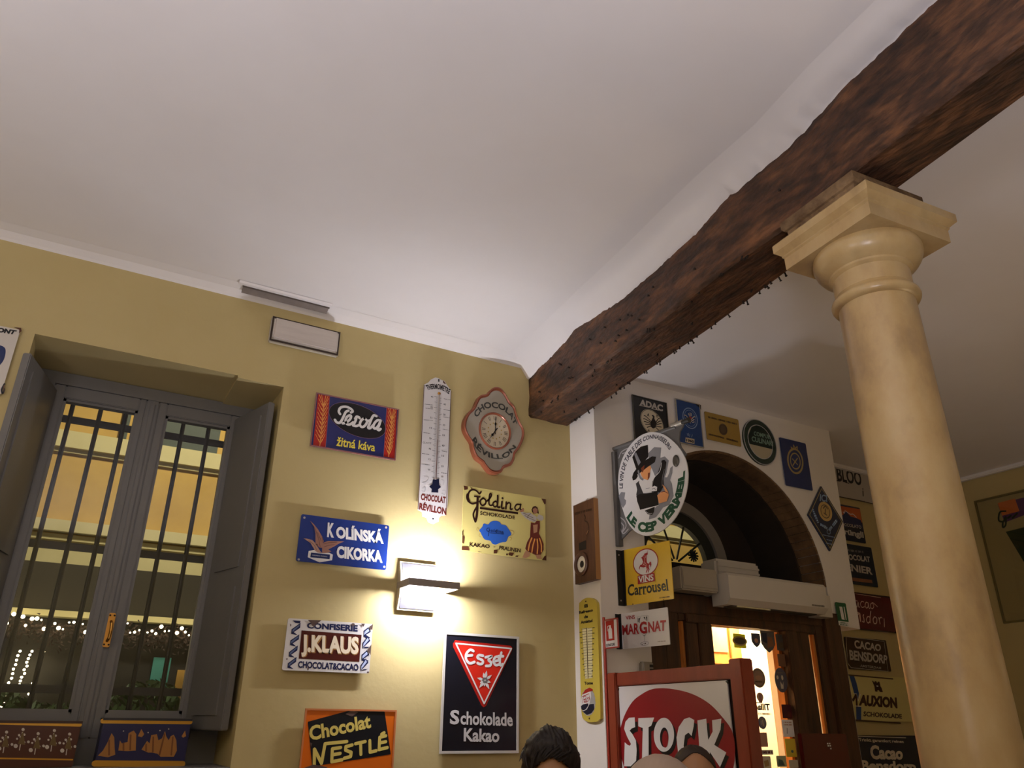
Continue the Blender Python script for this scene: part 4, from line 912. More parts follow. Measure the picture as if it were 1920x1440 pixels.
 ["scale_marks","S","grey",1,{"w":11},[115,2765,186,2771]],
 ["scale_marks","S","grey",1,{"w":11},[-110,2717,-14,2721]],
 ["scale_marks","S","grey",1,{"w":11},[118,2709,189,2714]],
 ["scale_marks","S","grey",1,{"w":11},[-107,2661,-11,2665]],
 ["scale_marks","S","grey",1,{"w":11},[121,2652,192,2658]],
 ["scale_marks","S","black",1,{"w":18},[-198,2595,-32,2599]],
 ["scale_marks","S","black",1,{"w":18},[138,2575,222,2577]],
 ["scale_marks","S","grey",1,{"w":11},[-112,2546,-17,2550]],
 ["scale_marks","S","grey",1,{"w":11},[116,2537,188,2543]],
 ["scale_marks","S","grey",1,{"w":11},[-109,2489,-14,2493]],
 ["scale_marks","S","grey",1,{"w":11},[119,2480,191,2486]],
 ["scale_marks","S","grey",1,{"w":11},[-106,2433,-11,2437]],
 ["scale_marks","S","grey",1,{"w":11},[122,2424,194,2430]],
 ["scale_marks","S","grey",1,{"w":11},[-103,2377,-8,2381]],
 ["scale_marks","S","grey",1,{"w":11},[125,2368,197,2373]],
 ["scale_marks","S","black",1,{"w":18},[-171,2315,-28,2315]],
 ["scale_marks","S","black",1,{"w":18},[143,2291,262,2298]],
 ["scale_marks","S","grey",1,{"w":11},[-109,2263,-14,2266]],
 ["scale_marks","S","grey",1,{"w":11},[121,2253,192,2259]],
 ["scale_marks","S","grey",1,{"w":11},[-106,2207,-11,2210]],
 ["scale_marks","S","grey",1,{"w":11},[124,2197,195,2203]],
 ["scale_marks","S","grey",1,{"w":11},[-103,2151,-8,2154]],
 ["scale_marks","S","grey",1,{"w":11},[127,2141,198,2146]],
 ["scale_marks","S","grey",1,{"w":11},[-100,2095,-5,2098]],
 ["scale_marks","S","grey",1,{"w":11},[130,2085,201,2090]],
 ["scale_marks","t","black",1,{"t":"45"},[-459,6646,-317,6658,-322,6750,-464,6738]],
 ["scale_marks","t","black",1,{"t":"35"},[-450,6053,-309,6064,-314,6155,-455,6144]],
 ["scale_marks","t","black",1,{"t":"25"},[-442,5467,-302,5477,-307,5566,-447,5556]],
 ["scale_marks","t","black",1,{"t":"15"},[-434,4888,-295,4896,-299,4985,-439,4976]],
 ["scale_marks","t","black",1,{"t":"5"},[-426,4315,-287,4323,-292,4410,-431,4402]],
 ["scale_marks","t","black",1,{"t":"5"},[-418,3749,-280,3756,-285,3842,-423,3835]],
 ["scale_marks","t","black",1,{"t":"15"},[-410,3189,-273,3195,-278,3281,-415,3275]],
 ["scale_marks","t","black",1,{"t":"25"},[-402,2636,-266,2641,-271,2725,-407,2720]],
 ["scale_marks","t","black",1,{"t":"40"},[290,6361,428,6371,423,6475,285,6465]],
 ["scale_marks","t","black",1,{"t":"30"},[298,5773,434,5782,429,5885,293,5876]],
 ["scale_marks","t","black",1,{"t":"20"},[305,5192,441,5200,436,5302,300,5294]],
 ["scale_marks","t","black",1,{"t":"10"},[312,4618,447,4625,442,4726,307,4718]],
 ["scale_marks","t","black",1,{"t":"0"},[319,4050,454,4056,449,4156,314,4149]],
 ["scale_marks","t","black",1,{"t":"10"},[326,3488,460,3494,455,3592,321,3587]],
 ["scale_marks","t","black",1,{"t":"20"},[333,2933,466,2938,461,3035,328,3030]],
 ["scale_marks","t","black",1,{"t":"30"},[340,2384,472,2388,468,2484,335,2480]],
 ["scale_marks","d","black",1,{"w":33},[-789,6190,-331,6237]],
 ["scale_marks","d","black",1,{"w":33},[-727,5978,-301,6017]],
 ["scale_marks","d","black",1,{"w":33},[-780,5316,-265,5370]],
 ["scale_marks","d","black",1,{"w":33},[-756,4607,-383,4630]],
 ["scale_marks","d","black",1,{"w":33},[-771,3467,-356,3493]],
 ["scale_marks","d","black",1,{"w":33},[-761,2901,-324,2928]],
 ["scale_marks","d","black",1,{"w":33},[291,6726,669,6745]],
 ["scale_marks","d","black",1,{"w":33},[290,6108,678,6126]],
 ["scale_marks","d","black",1,{"w":33},[292,5692,678,5709]],
 ["scale_marks","d","black",1,{"w":33},[307,5000,666,5008]],
 ["scale_marks","d","black",1,{"w":33},[323,3803,617,3796]],
 ["scale_marks","d","black",1,{"w":33},[339,2630,653,2623]],
 ["TUBE","S","x",0,{},[-2,6956,43,2213]],
 ["bulb_guard","p","navydark",3,{},[-105,2190,237,2271,251,1990,365,1867,217,1732,226,1554,-157,1520,-137,1690,-284,1797,-122,1962]],
 ["scroll_ornament","s","palegrey",1,{"w":28},[-583,2284,-346,2265,-450,2024,-650,1937]],
 ["scroll_ornament","s","palegrey",1,{"w":28},[-662,1656,-492,1738,-508,1513,-665,1517]],
 ["scroll_ornament","s","palegrey",1,{"w":28},[456,1711,636,1710,586,1506,435,1540]],
 ["scroll_ornament","s","palegrey",1,{"w":28},[369,2264,521,2230,472,1996]],
 ["rust_patch","p","black",1,{},[-96,7801,-14,7801,-12,7643,-88,7639]],
 ["rust_patch","p","rust",1,{},[208,7788,356,7632,326,7574,196,7659]],
 ["rust_patch","p","black",1,{},[-16,237,60,230,53,153,-17,155]],
 ["edge_line","S","rust",1,{"w":33},[-870,7262,-803,566]],
 ["edge_line","S","rust",1,{"w":33},[697,7265,718,480]],
]
ART['adac']=[
 ["lettering","t","offgrey",1,{"t":"ADAC","b":0.03},[-778,2402,949,2365,988,2790,-733,2827]],
 ["lettering","S","offgrey",1,{"w":49},[-786,2416,-581,2412]],
 ["lettering","S","offgrey",1,{"w":49},[-562,2424,-357,2421]],
 ["lettering","S","offgrey",1,{"w":49},[176,2392,384,2389]],
 ["lettering","S","offgrey",1,{"w":49},[412,2395,621,2391]],
 ["eagle_medallion","e","bone",1,{},[74,1495,904,1432,19,2298]],
 ["eagle_medallion","r","black",2,{"w":24},[74,1495,868,1433,21,2260]],
 ["eagle_medallion","p","black",2,{},[57,1941,175,2003,282,1929,259,1771,386,1568,317,1288,170,1146,37,1159,-67,1252,-48,1482,94,1739,164,1867]],
 ["eagle_medallion","s","black",2,{"w":52},[-19,1564,-357,1801,-489,1812]],
 ["eagle_medallion","s","black",2,{"w":52},[-25,1487,-416,1618,-558,1609]],
 ["eagle_medallion","s","black",2,{"w":52},[-22,1412,-384,1454,-518,1447]],
 ["eagle_medallion","s","black",2,{"w":52},[-20,1336,-306,1318,-432,1294]],
 ["eagle_medallion","s","black",2,{"w":52},[-8,1263,-206,1187,-321,1127]],
 ["eagle_medallion","s","black",2,{"w":52},[340,1559,545,1828,639,1866]],
 ["eagle_medallion","s","black",2,{"w":52},[356,1486,623,1690,725,1711]],
 ["eagle_medallion","s","black",2,{"w":52},[359,1410,655,1544,757,1564]],
 ["eagle_medallion","s","black",2,{"w":52},[343,1331,592,1341,729,1348]],
 ["eagle_medallion","s","black",2,{"w":52},[292,1264,441,1160,527,1120]],
 ["eagle_medallion","t","black",2,{"t":"A","b":0.03},[-286,1846,-108,1843,-93,2026,-249,2032]],
 ["eagle_medallion","t","black",2,{"t":"D","b":0.03},[415,1898,542,1897,547,2059,420,2064]],
 ["eagle_medallion","t","black",2,{"t":"A","b":0.03},[-296,888,-163,895,-141,1049,-262,1045]],
]
ART['blue60']=[
 ["medallion","r","paleblue2",2,{"w":51},[80,1735,641,1720,114,2385]],
 ["medallion","r","paleblue2",2,{"w":22},[80,1735,520,1723,109,2256]],
 ["medallion","s","bone",2,{"w":47},[47,1571,-210,1835,-351,1846]],
 ["medallion","s","bone",2,{"w":47},[43,1530,-276,1664]],
 ["medallion","s","bone",2,{"w":47},[96,1580,369,1872,492,1896]],
 ["medallion","s","bone",2,{"w":47},[87,1500,399,1719]],
 ["medallion","s","bone",2,{"w":47},[106,2097,43,1530,78,1419]],
 ["medallion","s","bone",2,{"w":47},[-112,1421,-245,1513]],
 ["medallion","s","bone",2,{"w":47},[229,1488,381,1558]],
 ["medallion","s","bone",2,{"w":47},[-21,2031,14,1919]],
 ["medallion","s","bone",2,{"w":47},[200,2076,181,1913]],
 ["medallion","p","red",3,{},[5,1838,197,1837,154,1671,52,1611,-27,1674]],
 ["year_plate","p","bone",1,{},[-410,425,276,444,240,129,-467,116]],
 ["year_plate","t","navydark",2,{"t":"1960","b":0.03},[-402,159,197,168,219,357,-372,344]],
 ["year_plate","S","paleblue2",1,{"w":33},[-264,692,-209,547]],
 ["year_plate","S","paleblue2",1,{"w":33},[-141,734,-185,552]],
 ["year_plate","S","paleblue2",1,{"w":33},[-51,693,-93,530]],
 ["year_plate","S","paleblue2",1,{"w":33},[138,690,72,522]],
 ["rust_patch","p","black",3,{},[644,2789,1061,2795,1029,2445,938,2588,660,2711]],
]
ART['tan']=[
 ["lettering","d","umber",1,{"w":128},[-1143,1474,1278,1465]],
 ["lettering","d","umber",1,{"w":128},[-1237,341,-6,314]],
 ["lettering","d","umber",1,{"w":128},[194,311,1152,286]],
 ["seal","e","umber2",1,{},[-1,886,350,880,51,1266]],
 ["seal","r","umber",2,{"w":26},[-1,886,275,886,37,1163]],
]
ART['disc']=[
 ["RIM","e","x",0,{},[67,1531,1532,1515,237,3111]],
 ["centre_field","p","greendark",2,{},[-1036,1210,-1006,1769,-606,2405,50,2722,759,2573,1147,1982,1252,1202]],
 ["lettering","t","palegreen",3,{"t":"COMPUR","b":0.01},[-515,1861,938,1849,930,2150,-468,2150]],
 ["lettering","t","palegreen",3,{"t":"CULINARI","b":0.01},[-765,1425,1105,1410,1134,1772,-708,1779]],
]
ART['navy']=[
 ["crest","r","crestgold",1,{"w":132},[-43,1796,626,1767,124,2630]],
 ["crest","r","crestgold",1,{"w":85},[-43,1796,397,1776,64,2334]],
 ["crest","S","crestgold",1,{"w":76},[-225,2473,-243,2707,-8,2606,11,2896,134,2679,336,2859,303,2566]],
 ["crest","S","crestgold",1,{"w":76},[-276,1898,105,1586]],
 ["crest","S","crestgold",1,{"w":76},[193,2025,-323,1469]],
]
ART['diam']=[
 ["OUT","p","x",0,{},[75,4234,1621,2095,-58,-2,-1583,2129]],
 ["border_line","S","crestgold",1,{"w":58},[65,4074,1485,2078,-30,176,-1459,2128,65,4074]],
 ["medal","e","medal",1,{},[56,2546,688,2475,176,3183]],
 ["medal","r","umber2",2,{"w":58},[56,2546,462,2509,128,2975]],
 ["medal","s","umber2",3,{"w":78},[-94,2734,138,2903,295,2742]],
 ["medal","s","umber2",3,{"w":78},[-102,2416,131,2311]],
 ["medal","s","umber2",3,{"w":78},[95,2715,30,2433]],
 ["lettering","t","paleblue2",1,{"t":"ICI","b":0.01},[-314,3188,400,3196,473,3688,-168,3668]],
 ["lettering","d","paleblue2",1,{"w":213},[-1117,2550,-772,1700]],
 ["lettering","d","paleblue2",1,{"w":213},[-597,1633,-5,1440]],
 ["lettering","d","paleblue2",1,{"w":213},[172,1372,1060,2114]],
 ["lettering","r","paleblue2",1,{"w":39},[74,1227,226,1219,106,1364]],
 ["lettering","d","paleblue2",1,{"w":68},[-555,974,583,932]],
 ["lettering","d","paleblue2",1,{"w":68},[-237,704,265,674]],
 ["lettering","d","paleblue2",1,{"w":68},[-354,471,212,448]],
]
ART['exit']=[
 ["pictogram","p","offwhite",1,{},[-179,1058,87,1061,124,296,-136,313]],
 ["pictogram","p","offwhite",1,{},[209,1070,290,1076,299,307,219,302]],
 ["caption_strip","p","offwhite",1,{},[-466,196,483,189,473,-63,-474,-54]],
 ["caption_strip","d","green",2,{"w":74},[-356,109,301,99]],
 ["caption_strip","d","green",2,{"w":74},[-381,4,326,-11]],
]
ART['ext']=[
 ["pictogram","p","red",1,{},[-422,1298,208,1313,201,365,-407,360]],
 ["pictogram","p","offwhite",2,{},[-233,895,-152,980,-171,1081,-20,1082,-15,982,53,885,60,452,-213,451]],
 ["pictogram","s","offwhite",2,{"w":35},[-172,1058,-276,1014,-289,823]],
 ["lettering","t","black",1,{"t":"ESTINTORE","b":0.01},[-437,97,220,117,229,236,-442,226]],
]
ART['bloo']=[
 ["lettering","t","black",1,{"t":"BLOO","b":0.012},[-3201,1265,-388,1303,-304,2447,-3112,2419]],
 ["lettering","S","black",1,{"w":69},[-3032,2403,-2653,2413]],
 ["lettering","S","black",1,{"w":69},[-3278,1290,-2903,1297]],
 ["lettering","S","black",1,{"w":69},[-2292,2337,-1909,2347]],
 ["lettering","S","black",1,{"w":69},[-2290,1281,-1909,1287]],
 ["lettering","t","black",1,{"t":"i"},[-558,461,-419,459,-298,1115,-424,1126]],
 ["lower_line","S","black",1,{"w":38},[-3207,42,-395,64]],
]
ART['spr']=[
 ["sky_field","p","sunset",1,{},[-546,2573,2369,2650,2357,1606,-372,1609]],
 ["mountain","p","mountblue",2,{},[-338,915,-719,1844,257,1902,700,2245,1133,1911,1695,1877,2243,1770,2346,1284,2314,1244]],
 ["mountain","s","offwhite",3,{"w":60},[352,2163,452,2070,612,2304]],
 ["mountain","s","offwhite",3,{"w":60},[700,2245,1126,2088,1448,2131,1759,1921]],
 ["lettering","t","offgrey",2,{"t":"CIOCCOLATO","b":0.01},[-502,1068,2146,1082,2154,1352,-471,1281]],
 ["lettering","t","offgrey",2,{"t":"Sprüngli","b":0.03},[-878,332,2209,259,2304,889,-850,866]],
]
ART['men']=[
 ["lettering","t","offgrey",1,{"t":"CHOCOLAT","b":0.02},[-562,1745,2643,1803,2656,2231,-559,2161]],
 ["lettering","t","offgrey",1,{"t":"MENIER","b":0.02},[-1045,965,2651,885,2713,1414,-998,1486]],
 ["lettering","d","grey",1,{"w":179},[111,2457,2054,2497]],
 ["lower_band","p","rustbrown",1,{},[-676,474,2440,494,2458,261,-692,210]],
]
ART['redc']=[
 ["lettering","s","pinkwhite",1,{"w":59},[-1011,1869,-633,1968,-652,1619]],
 ["lettering","s","pinkwhite",1,{"w":59},[-379,1987,-633,1968,-712,1661,-520,1583,-325,1922,-353,1595,-236,1581]],
 ["lettering","s","pinkwhite",1,{"w":59},[296,1970,86,1991,-114,1775,12,1576,280,1642]],
 ["lettering","s","pinkwhite",1,{"w":59},[755,1935,547,1966,379,1743,475,1564,684,1672,776,1960,769,1585,880,1593]],
 ["lettering","s","pinkwhite",1,{"w":59},[1282,1999,1032,1886,967,1647,1126,1565,1321,1743,1282,1999,1725,1750]],
 ["lettering","s","pinkwhite",1,{"w":70},[-677,1111,-455,1150,-428,580]],
 ["lettering","s","pinkwhite",1,{"w":70},[-642,977,-353,1134,-392,583]],
 ["lettering","s","pinkwhite",1,{"w":70},[-212,594,-44,560,-6,837,-41,972,56,1071]],
 ["lettering","s","pinkwhite",1,{"w":70},[889,1361,712,978,597,556]],
 ["lettering","s","pinkwhite",1,{"w":70},[699,931,456,960,247,716,372,518,622,649]],
 ["lettering","s","pinkwhite",1,{"w":70},[1228,1013,991,812,1023,538,1288,578,1410,886,1228,1013]],
 ["lettering","s","pinkwhite",1,{"w":70},[1653,973,1682,557]],
 ["lettering","s","pinkwhite",1,{"w":70},[1657,857,1884,1012,2020,974]],
 ["lettering","s","pinkwhite",1,{"w":70},[2232,942,2106,376]],
 ["border_line","S","pinkwhite",1,{"w":37},[-956,2500,2287,2433]],
 ["border_line","S","pinkwhite",1,{"w":37},[-1300,50,2395,-22]],
]
ART['cac']=[
 ["lettering","t","offgrey",1,{"t":"CACAO","b":0.02},[-1293,1389,1408,1314,1579,1790,-1241,1965]],
 ["lettering","t","offgrey",1,{"t":"BENSDORP","b":0.02},[-1985,596,1855,495,2063,1085,-1916,1271]],
 ["lettering","t","offgrey",1,{"t":"AMSTERDAM","b":0.0},[-1072,180,1105,121,1147,268,-992,357]],
 ["border_line","S","offgrey",1,{"w":33},[-2010,2121,1973,2029,1821,7,-2009,101,-2301,410,-2010,2121]],
]
ART['maux']=[
 ["blue_ribbon","p","ribbonblue",1,{},[-3267,2797,-2786,2792,-2655,2361,-2581,1714,-2773,1324,-3065,1702,-3175,2345]],
 ["blue_ribbon","p","ribbonblue",1,{},[-3095,872,-2563,869,-2801,15,-3272,31]],
 ["blue_ribbon","S","offwhite",2,{"w":34},[-3136,1692,-2833,1674,-2795,1239,-2460,1653]],
 ["blue_ribbon","S","offwhite",2,{"w":34},[-3152,913,-2588,902]],
 ["lettering","S","darkbrown2",1,{"w":168},[-3778,1706,-3438,1310,-3278,1271,-2881,1621,-3000,895]],
 ["lettering","t","darkbrown2",1,{"t":"AUXION","b":0.045},[-2804,941,1168,829,1288,1544,-2529,1651]],
 ["lettering","t","darkbrown2",1,{"t":"SCHOKOLADE","b":0.02},[-2510,291,1460,179,1513,471,-2414,600]],
 ["tower_emblem","p","darkbrown2",1,{},[-1023,2565,-885,2547,-868,2481,-763,2471,-744,2543,-567,2535,-552,2460,-447,2450,-426,2526,-249,2514,-226,2213,-143,2127,-80,1842,-399,1856,-476,1964,-620,1960,-649,1859,-892,1879,-876,2195]],
 ["tower_emblem","e","offwhite",2,{},[-567,2226,-456,2216,-556,2266]],
 ["edge_band","S","umber",1,{"w":90},[-3683,2856,1242,2749]],
 ["edge_band","S","umber",1,{"w":101},[-3658,48,1194,-97]],
]
ART['bluec']=[
 ["lettering","t","bone",1,{"t":"Trinkt garantiert reinen","b":0.01},[-2900,3218,1556,3106,1591,3339,-2985,3483]],
 ["lettering","t","bone",1,{"t":"Cacao","b":0.03},[-2063,2199,1171,2136,1361,2896,-1960,3073]],
 ["lettering","t","bone",1,{"t":"Bensdorp","b":0.03},[-3157,1356,2348,1258,2451,2027,-3075,2169]],
 ["border_line","S","bone",1,{"w":45},[-3272,3585,-3261,1714,-3206,925]],
 ["border_line","S","bone",1,{"w":45},[-3272,3585,1892,3488]],
]
ART['stock']=[
 ["ellipse_field","c","crimson",1,{},[-3684,4635,-3511,5087,-3126,5613,-2548,6096,-1867,6380,-1149,6563,-408,6587,413,6513,1248,6365,1982,6140,2621,5826,3166,5395,3550,5012,3686,4636,3653,4109,3416,3488,2851,2910,1943,2422,492,2096,-1079,2108,-2373,2458,-3275,3111,-3615,3822]],
 ["lettering","p","black",2,{},[-2267,5244,-2272,4842,-2537,4785,-2689,4692,-2494,4548,-2273,4299,-2253,3907,-2338,3478,-2743,3249,-3232,3227,-3101,4209,-2892,4105,-2732,4073,-2641,4147,-2896,4432,-3099,4761,-2973,5058,-2693,5226]],
 ["lettering","p","offwhite",3,{},[-2445,5422,-2450,5016,-2717,4960,-2871,4866,-2673,4721,-2449,4469,-2428,4073,-2514,3642,-2922,3412,-3417,3392,-3286,4381,-3075,4275,-2913,4242,-2821,4317,-3079,4606,-3285,4938,-3159,5237,-2876,5405]],
 ["lettering","p","black",2,{},[-2013,5207,-889,5236,-1137,4905,-1327,4850,-1475,3306,-1950,3285,-1735,4811,-2045,4880]],
 ["lettering","p","offwhite",3,{},[-2189,5384,-1054,5408,-1304,5075,-1495,5020,-1642,3465,-2121,3445,-1907,4982,-2220,5054]],
 ["lettering","p","black",2,{},[1662,5141,1594,4908,1423,4542,1250,4665,1020,4569,887,4167,919,3772,1223,3621,1197,3425,722,3502,510,3923,480,4459,670,4867,1042,5174,1379,5242]],
 ["lettering","p","offwhite",3,{},[1522,5302,1454,5067,1282,4699,1107,4824,875,4727,742,4323,775,3925,1081,3771,1056,3575,576,3654,361,4079,330,4619,521,5030,896,5337,1236,5404]],
 ["lettering","p","black",2,{},[1846,5125,2378,5192,2372,4784,2382,4414,2679,4723,2702,5137,3235,5192,3127,4793,2701,4245,3326,3997,2909,3471,2413,3984,2316,3475,1726,3449,1830,4224]],
 ["lettering","p","offwhite",3,{},[1708,5285,2244,5350,2239,4939,2250,4566,2549,4877,2572,5293,3109,5347,3001,4945,2572,4395,3203,4143,2783,3614,2282,4133,2185,3621,1589,3597,1693,4376]],
 ["lettering","e","black",2,{},[-335,4592,328,4602,-260,5253]],
 ["lettering","e","offwhite",3,{},[-484,4728,191,4736,-409,5394]],
 ["lettering","e","black",4,{},[-460,4624,-179,4628,-417,5008]],
 ["lettering","e","crimson",5,{},[-397,4556,-199,4559,-360,4886]],
 ["rust_patch","p","black",2,{},[3509,6712,3684,6721,3679,6590]],
 ["rust_patch","p","black",2,{},[-3623,6681,-3531,6690,-3554,6581,-3623,6591]],
]
ART['pepsi']=[
 ["OUT","c","x",0,{},[-770,5396,-643,5707,-168,5849,371,5790,726,5586,844,5166,842,2930,815,432,688,109,298,4,-326,29,-732,216,-812,869,-802,3036]],
 ["lettering","t","black",1,{"t":"El","b":0.03},[-261,5374,40,5372,25,5543,-269,5541]],
 ["lettering","t","black",1,{"t":"Refresco","b":0.03},[-758,5116,494,5115,486,5261,-776,5275]],
 ["lettering","t","black",1,{"t":"de","b":0.03},[-323,4849,28,4858,20,5009,-323,5005]],
 ["lettering","t","black",1,{"t":"Amistad","b":0.03},[-638,4621,422,4606,416,4764,-648,4768]],
 ["lettering","t","black",1,{"t":"Tome","b":0.03},[-459,1690,285,1684,278,1828,-468,1840]],
 ["scale_field","p","cream2",1,{},[-515,4381,366,4344,247,1982,-379,1966]],
 ["scale_marks","S","umber",2,{"w":16},[-584,4352,-100,4347]],
 ["scale_marks","S","umber",2,{"w":16},[-2,4342,438,4328]],
 ["scale_marks","S","black",2,{"w":37},[422,4330,582,4319]],
 ["scale_marks","S","umber",2,{"w":16},[-574,4220,-108,4218]],
 ["scale_marks","S","umber",2,{"w":16},[-9,4213,425,4199]],
 ["scale_marks","S","black",2,{"w":37},[-752,4217,-590,4212]],
 ["scale_marks","S","umber",2,{"w":16},[-564,4089,-115,4088]],
 ["scale_marks","S","umber",2,{"w":16},[-16,4084,412,4070]],
 ["scale_marks","S","black",2,{"w":37},[397,4075,547,4066]],
 ["scale_marks","S","umber",2,{"w":16},[-554,3959,-122,3960]],
 ["scale_marks","S","umber",2,{"w":16},[-24,3956,400,3941]],
 ["scale_marks","S","black",2,{"w":37},[-714,3951,-566,3948]],
 ["scale_marks","S","umber",2,{"w":16},[-544,3828,-129,3831]],
 ["scale_marks","S","umber",2,{"w":16},[-31,3827,387,3812]],
 ["scale_marks","S","black",2,{"w":37},[371,3821,512,3813]],
 ["scale_marks","S","umber",2,{"w":16},[-534,3699,-136,3703]],
 ["scale_marks","S","umber",2,{"w":16},[-38,3699,374,3684]],
 ["scale_marks","S","black",2,{"w":37},[-677,3687,-543,3686]],
 ["scale_marks","S","umber",2,{"w":16},[-524,3569,-144,3575]],
 ["scale_marks","S","umber",2,{"w":16},[-46,3572,362,3556]],
 ["scale_marks","S","black",2,{"w":37},[346,3568,478,3562]],
 ["scale_marks","S","umber",2,{"w":16},[-514,3440,-151,3447]],
 ["scale_marks","S","umber",2,{"w":16},[-53,3444,349,3428]],
 ["scale_marks","S","black",2,{"w":37},[-640,3425,-520,3425]],
 ["scale_marks","S","umber",2,{"w":16},[-505,3312,-158,3320]],
 ["scale_marks","S","umber",2,{"w":16},[-60,3317,337,3301]],
 ["scale_marks","S","black",2,{"w":37},[322,3316,443,3312]],
 ["scale_marks","S","umber",2,{"w":16},[-495,3183,-165,3193]],
 ["scale_marks","S","umber",2,{"w":16},[-67,3190,324,3174]],
 ["scale_marks","S","black",2,{"w":37},[-604,3165,-497,3167]],
 ["scale_marks","S","umber",2,{"w":16},[-485,3056,-172,3066]],
 ["scale_marks","S","umber",2,{"w":16},[-74,3064,312,3047]],
 ["scale_marks","S","black",2,{"w":37},[297,3065,409,3062]],
 ["scale_marks","S","umber",2,{"w":16},[-475,2928,-179,2939]],
 ["scale_marks","S","umber",2,{"w":16},[-82,2938,299,2920]],
 ["scale_marks","S","black",2,{"w":37},[-567,2907,-474,2910]],
 ["scale_marks","S","umber",2,{"w":16},[-465,2801,-186,2813]],
 ["scale_marks","S","umber",2,{"w":16},[-89,2812,287,2794]],
 ["scale_marks","S","black",2,{"w":37},[272,2816,374,2814]],
 ["scale_marks","S","umber",2,{"w":16},[-456,2674,-193,2687]],
 ["scale_marks","S","umber",2,{"w":16},[-96,2686,275,2668]],
 ["scale_marks","S","black",2,{"w":37},[-531,2650,-452,2654]],
 ["scale_marks","S","umber",2,{"w":16},[-446,2548,-200,2562]],
 ["scale_marks","S","umber",2,{"w":16},[-103,2561,262,2542]],
 ["scale_marks","S","black",2,{"w":37},[248,2567,340,2566]],
 ["scale_marks","S","umber",2,{"w":16},[-436,2422,-207,2436]],
 ["scale_marks","S","umber",2,{"w":16},[-110,2436,250,2417]],
 ["scale_marks","S","black",2,{"w":37},[-495,2395,-429,2400]],
 ["scale_marks","S","umber",2,{"w":16},[-427,2297,-214,2311]],
 ["scale_marks","S","umber",2,{"w":16},[-117,2311,238,2292]],
 ["scale_marks","S","black",2,{"w":37},[223,2320,306,2320]],
 ["scale_marks","S","umber",2,{"w":16},[-417,2172,-221,2187]],
 ["scale_marks","S","umber",2,{"w":16},[-124,2187,225,2167]],
 ["scale_marks","S","black",2,{"w":37},[-460,2142,-407,2148]],
 ["scale_marks","S","umber",2,{"w":16},[-408,2047,-228,2062]],
 ["scale_marks","S","umber",2,{"w":16},[-131,2062,213,2042]],
 ["scale_marks","S","black",2,{"w":37},[199,2073,272,2074]],
 ["glass_tube","S","umber",3,{"w":47},[-99,4365,-111,1997]],
 ["bottle_cap_emblem","p","steel",1,{},[421,962,443,1070,374,1161,356,1269,260,1331,204,1426,92,1450,5,1521,-109,1503,-217,1541,-319,1483,-436,1483,-514,1392,-625,1353,-668,1240,-758,1167,-761,1046,-821,948,-783,835,-804,725,-730,632,-710,524,-611,464,-553,370,-439,349,-351,281,-238,302,-131,267,-30,326,83,329,159,418,265,458,307,568,394,639,398,756,456,851]],
 ["bottle_cap_emblem","p","navydark",2,{},[-702,488,-124,794,309,807,334,580,89,397,-310,318]],
 ["bottle_cap_emblem","p","red",2,{},[-678,1248,-407,1462,-16,1551,248,1475,268,1412,52,1363,-417,1284]],
 ["bottle_cap_emblem","p","offwhite",2,{},[-812,869,-678,1248,69,1384,102,1144,-44,813,-296,567,-621,487,-790,657]],
 ["bottle_cap_emblem","p","navydark",3,{},[-803,721,-604,802,-161,836,-142,752,-375,576,-603,529,-762,581]],
 ["bottle_cap_emblem","s","red",3,{"w":31},[-641,866,-571,1118,-382,1177,-348,1071,-553,1012]],
 ["bottle_cap_emblem","s","red",3,{"w":31},[-518,906,-354,966,-366,1029,-497,990,-455,884,-275,943]],
 ["bottle_cap_emblem","s","red",3,{"w":31},[-283,796,-225,1110]],
 ["bottle_cap_emblem","s","red",3,{"w":31},[-228,1068,-67,1085,-155,941,-235,942]],
 ["bottle_cap_emblem","s","red",3,{"w":31},[-666,1163,-56,1274]],
 ["bottle_cap_emblem","s","red",3,{"w":31},[-39,1168,-18,980]],
 ["screw","e","umber",1,{},[-118,5680,-60,5678,-116,5726]],
 ["screw","e","umber",1,{},[-121,164,-65,168,-118,205]],
]
ART['baro']=[
 ["tube_cover","p","blackmetal",2,{},[-499,2086,177,2120,151,1655,-505,1699]],
 ["carving","s","carved",1,{"w":64},[74,3496,178,3340,91,3188,377,3014,464,2603,230,2370]],
 ["carving","s","woodhi",2,{"w":32},[400,2616,246,2423]],
 ["lettering","d","carved",1,{"w":159},[-794,3745,772,3646]],
 ["DIAL","e","x",0,{},[-163,911,482,914,-124,1638]],
 ["DIALI","e","x",0,{},[-272,947,112,950,-250,1373]],
]
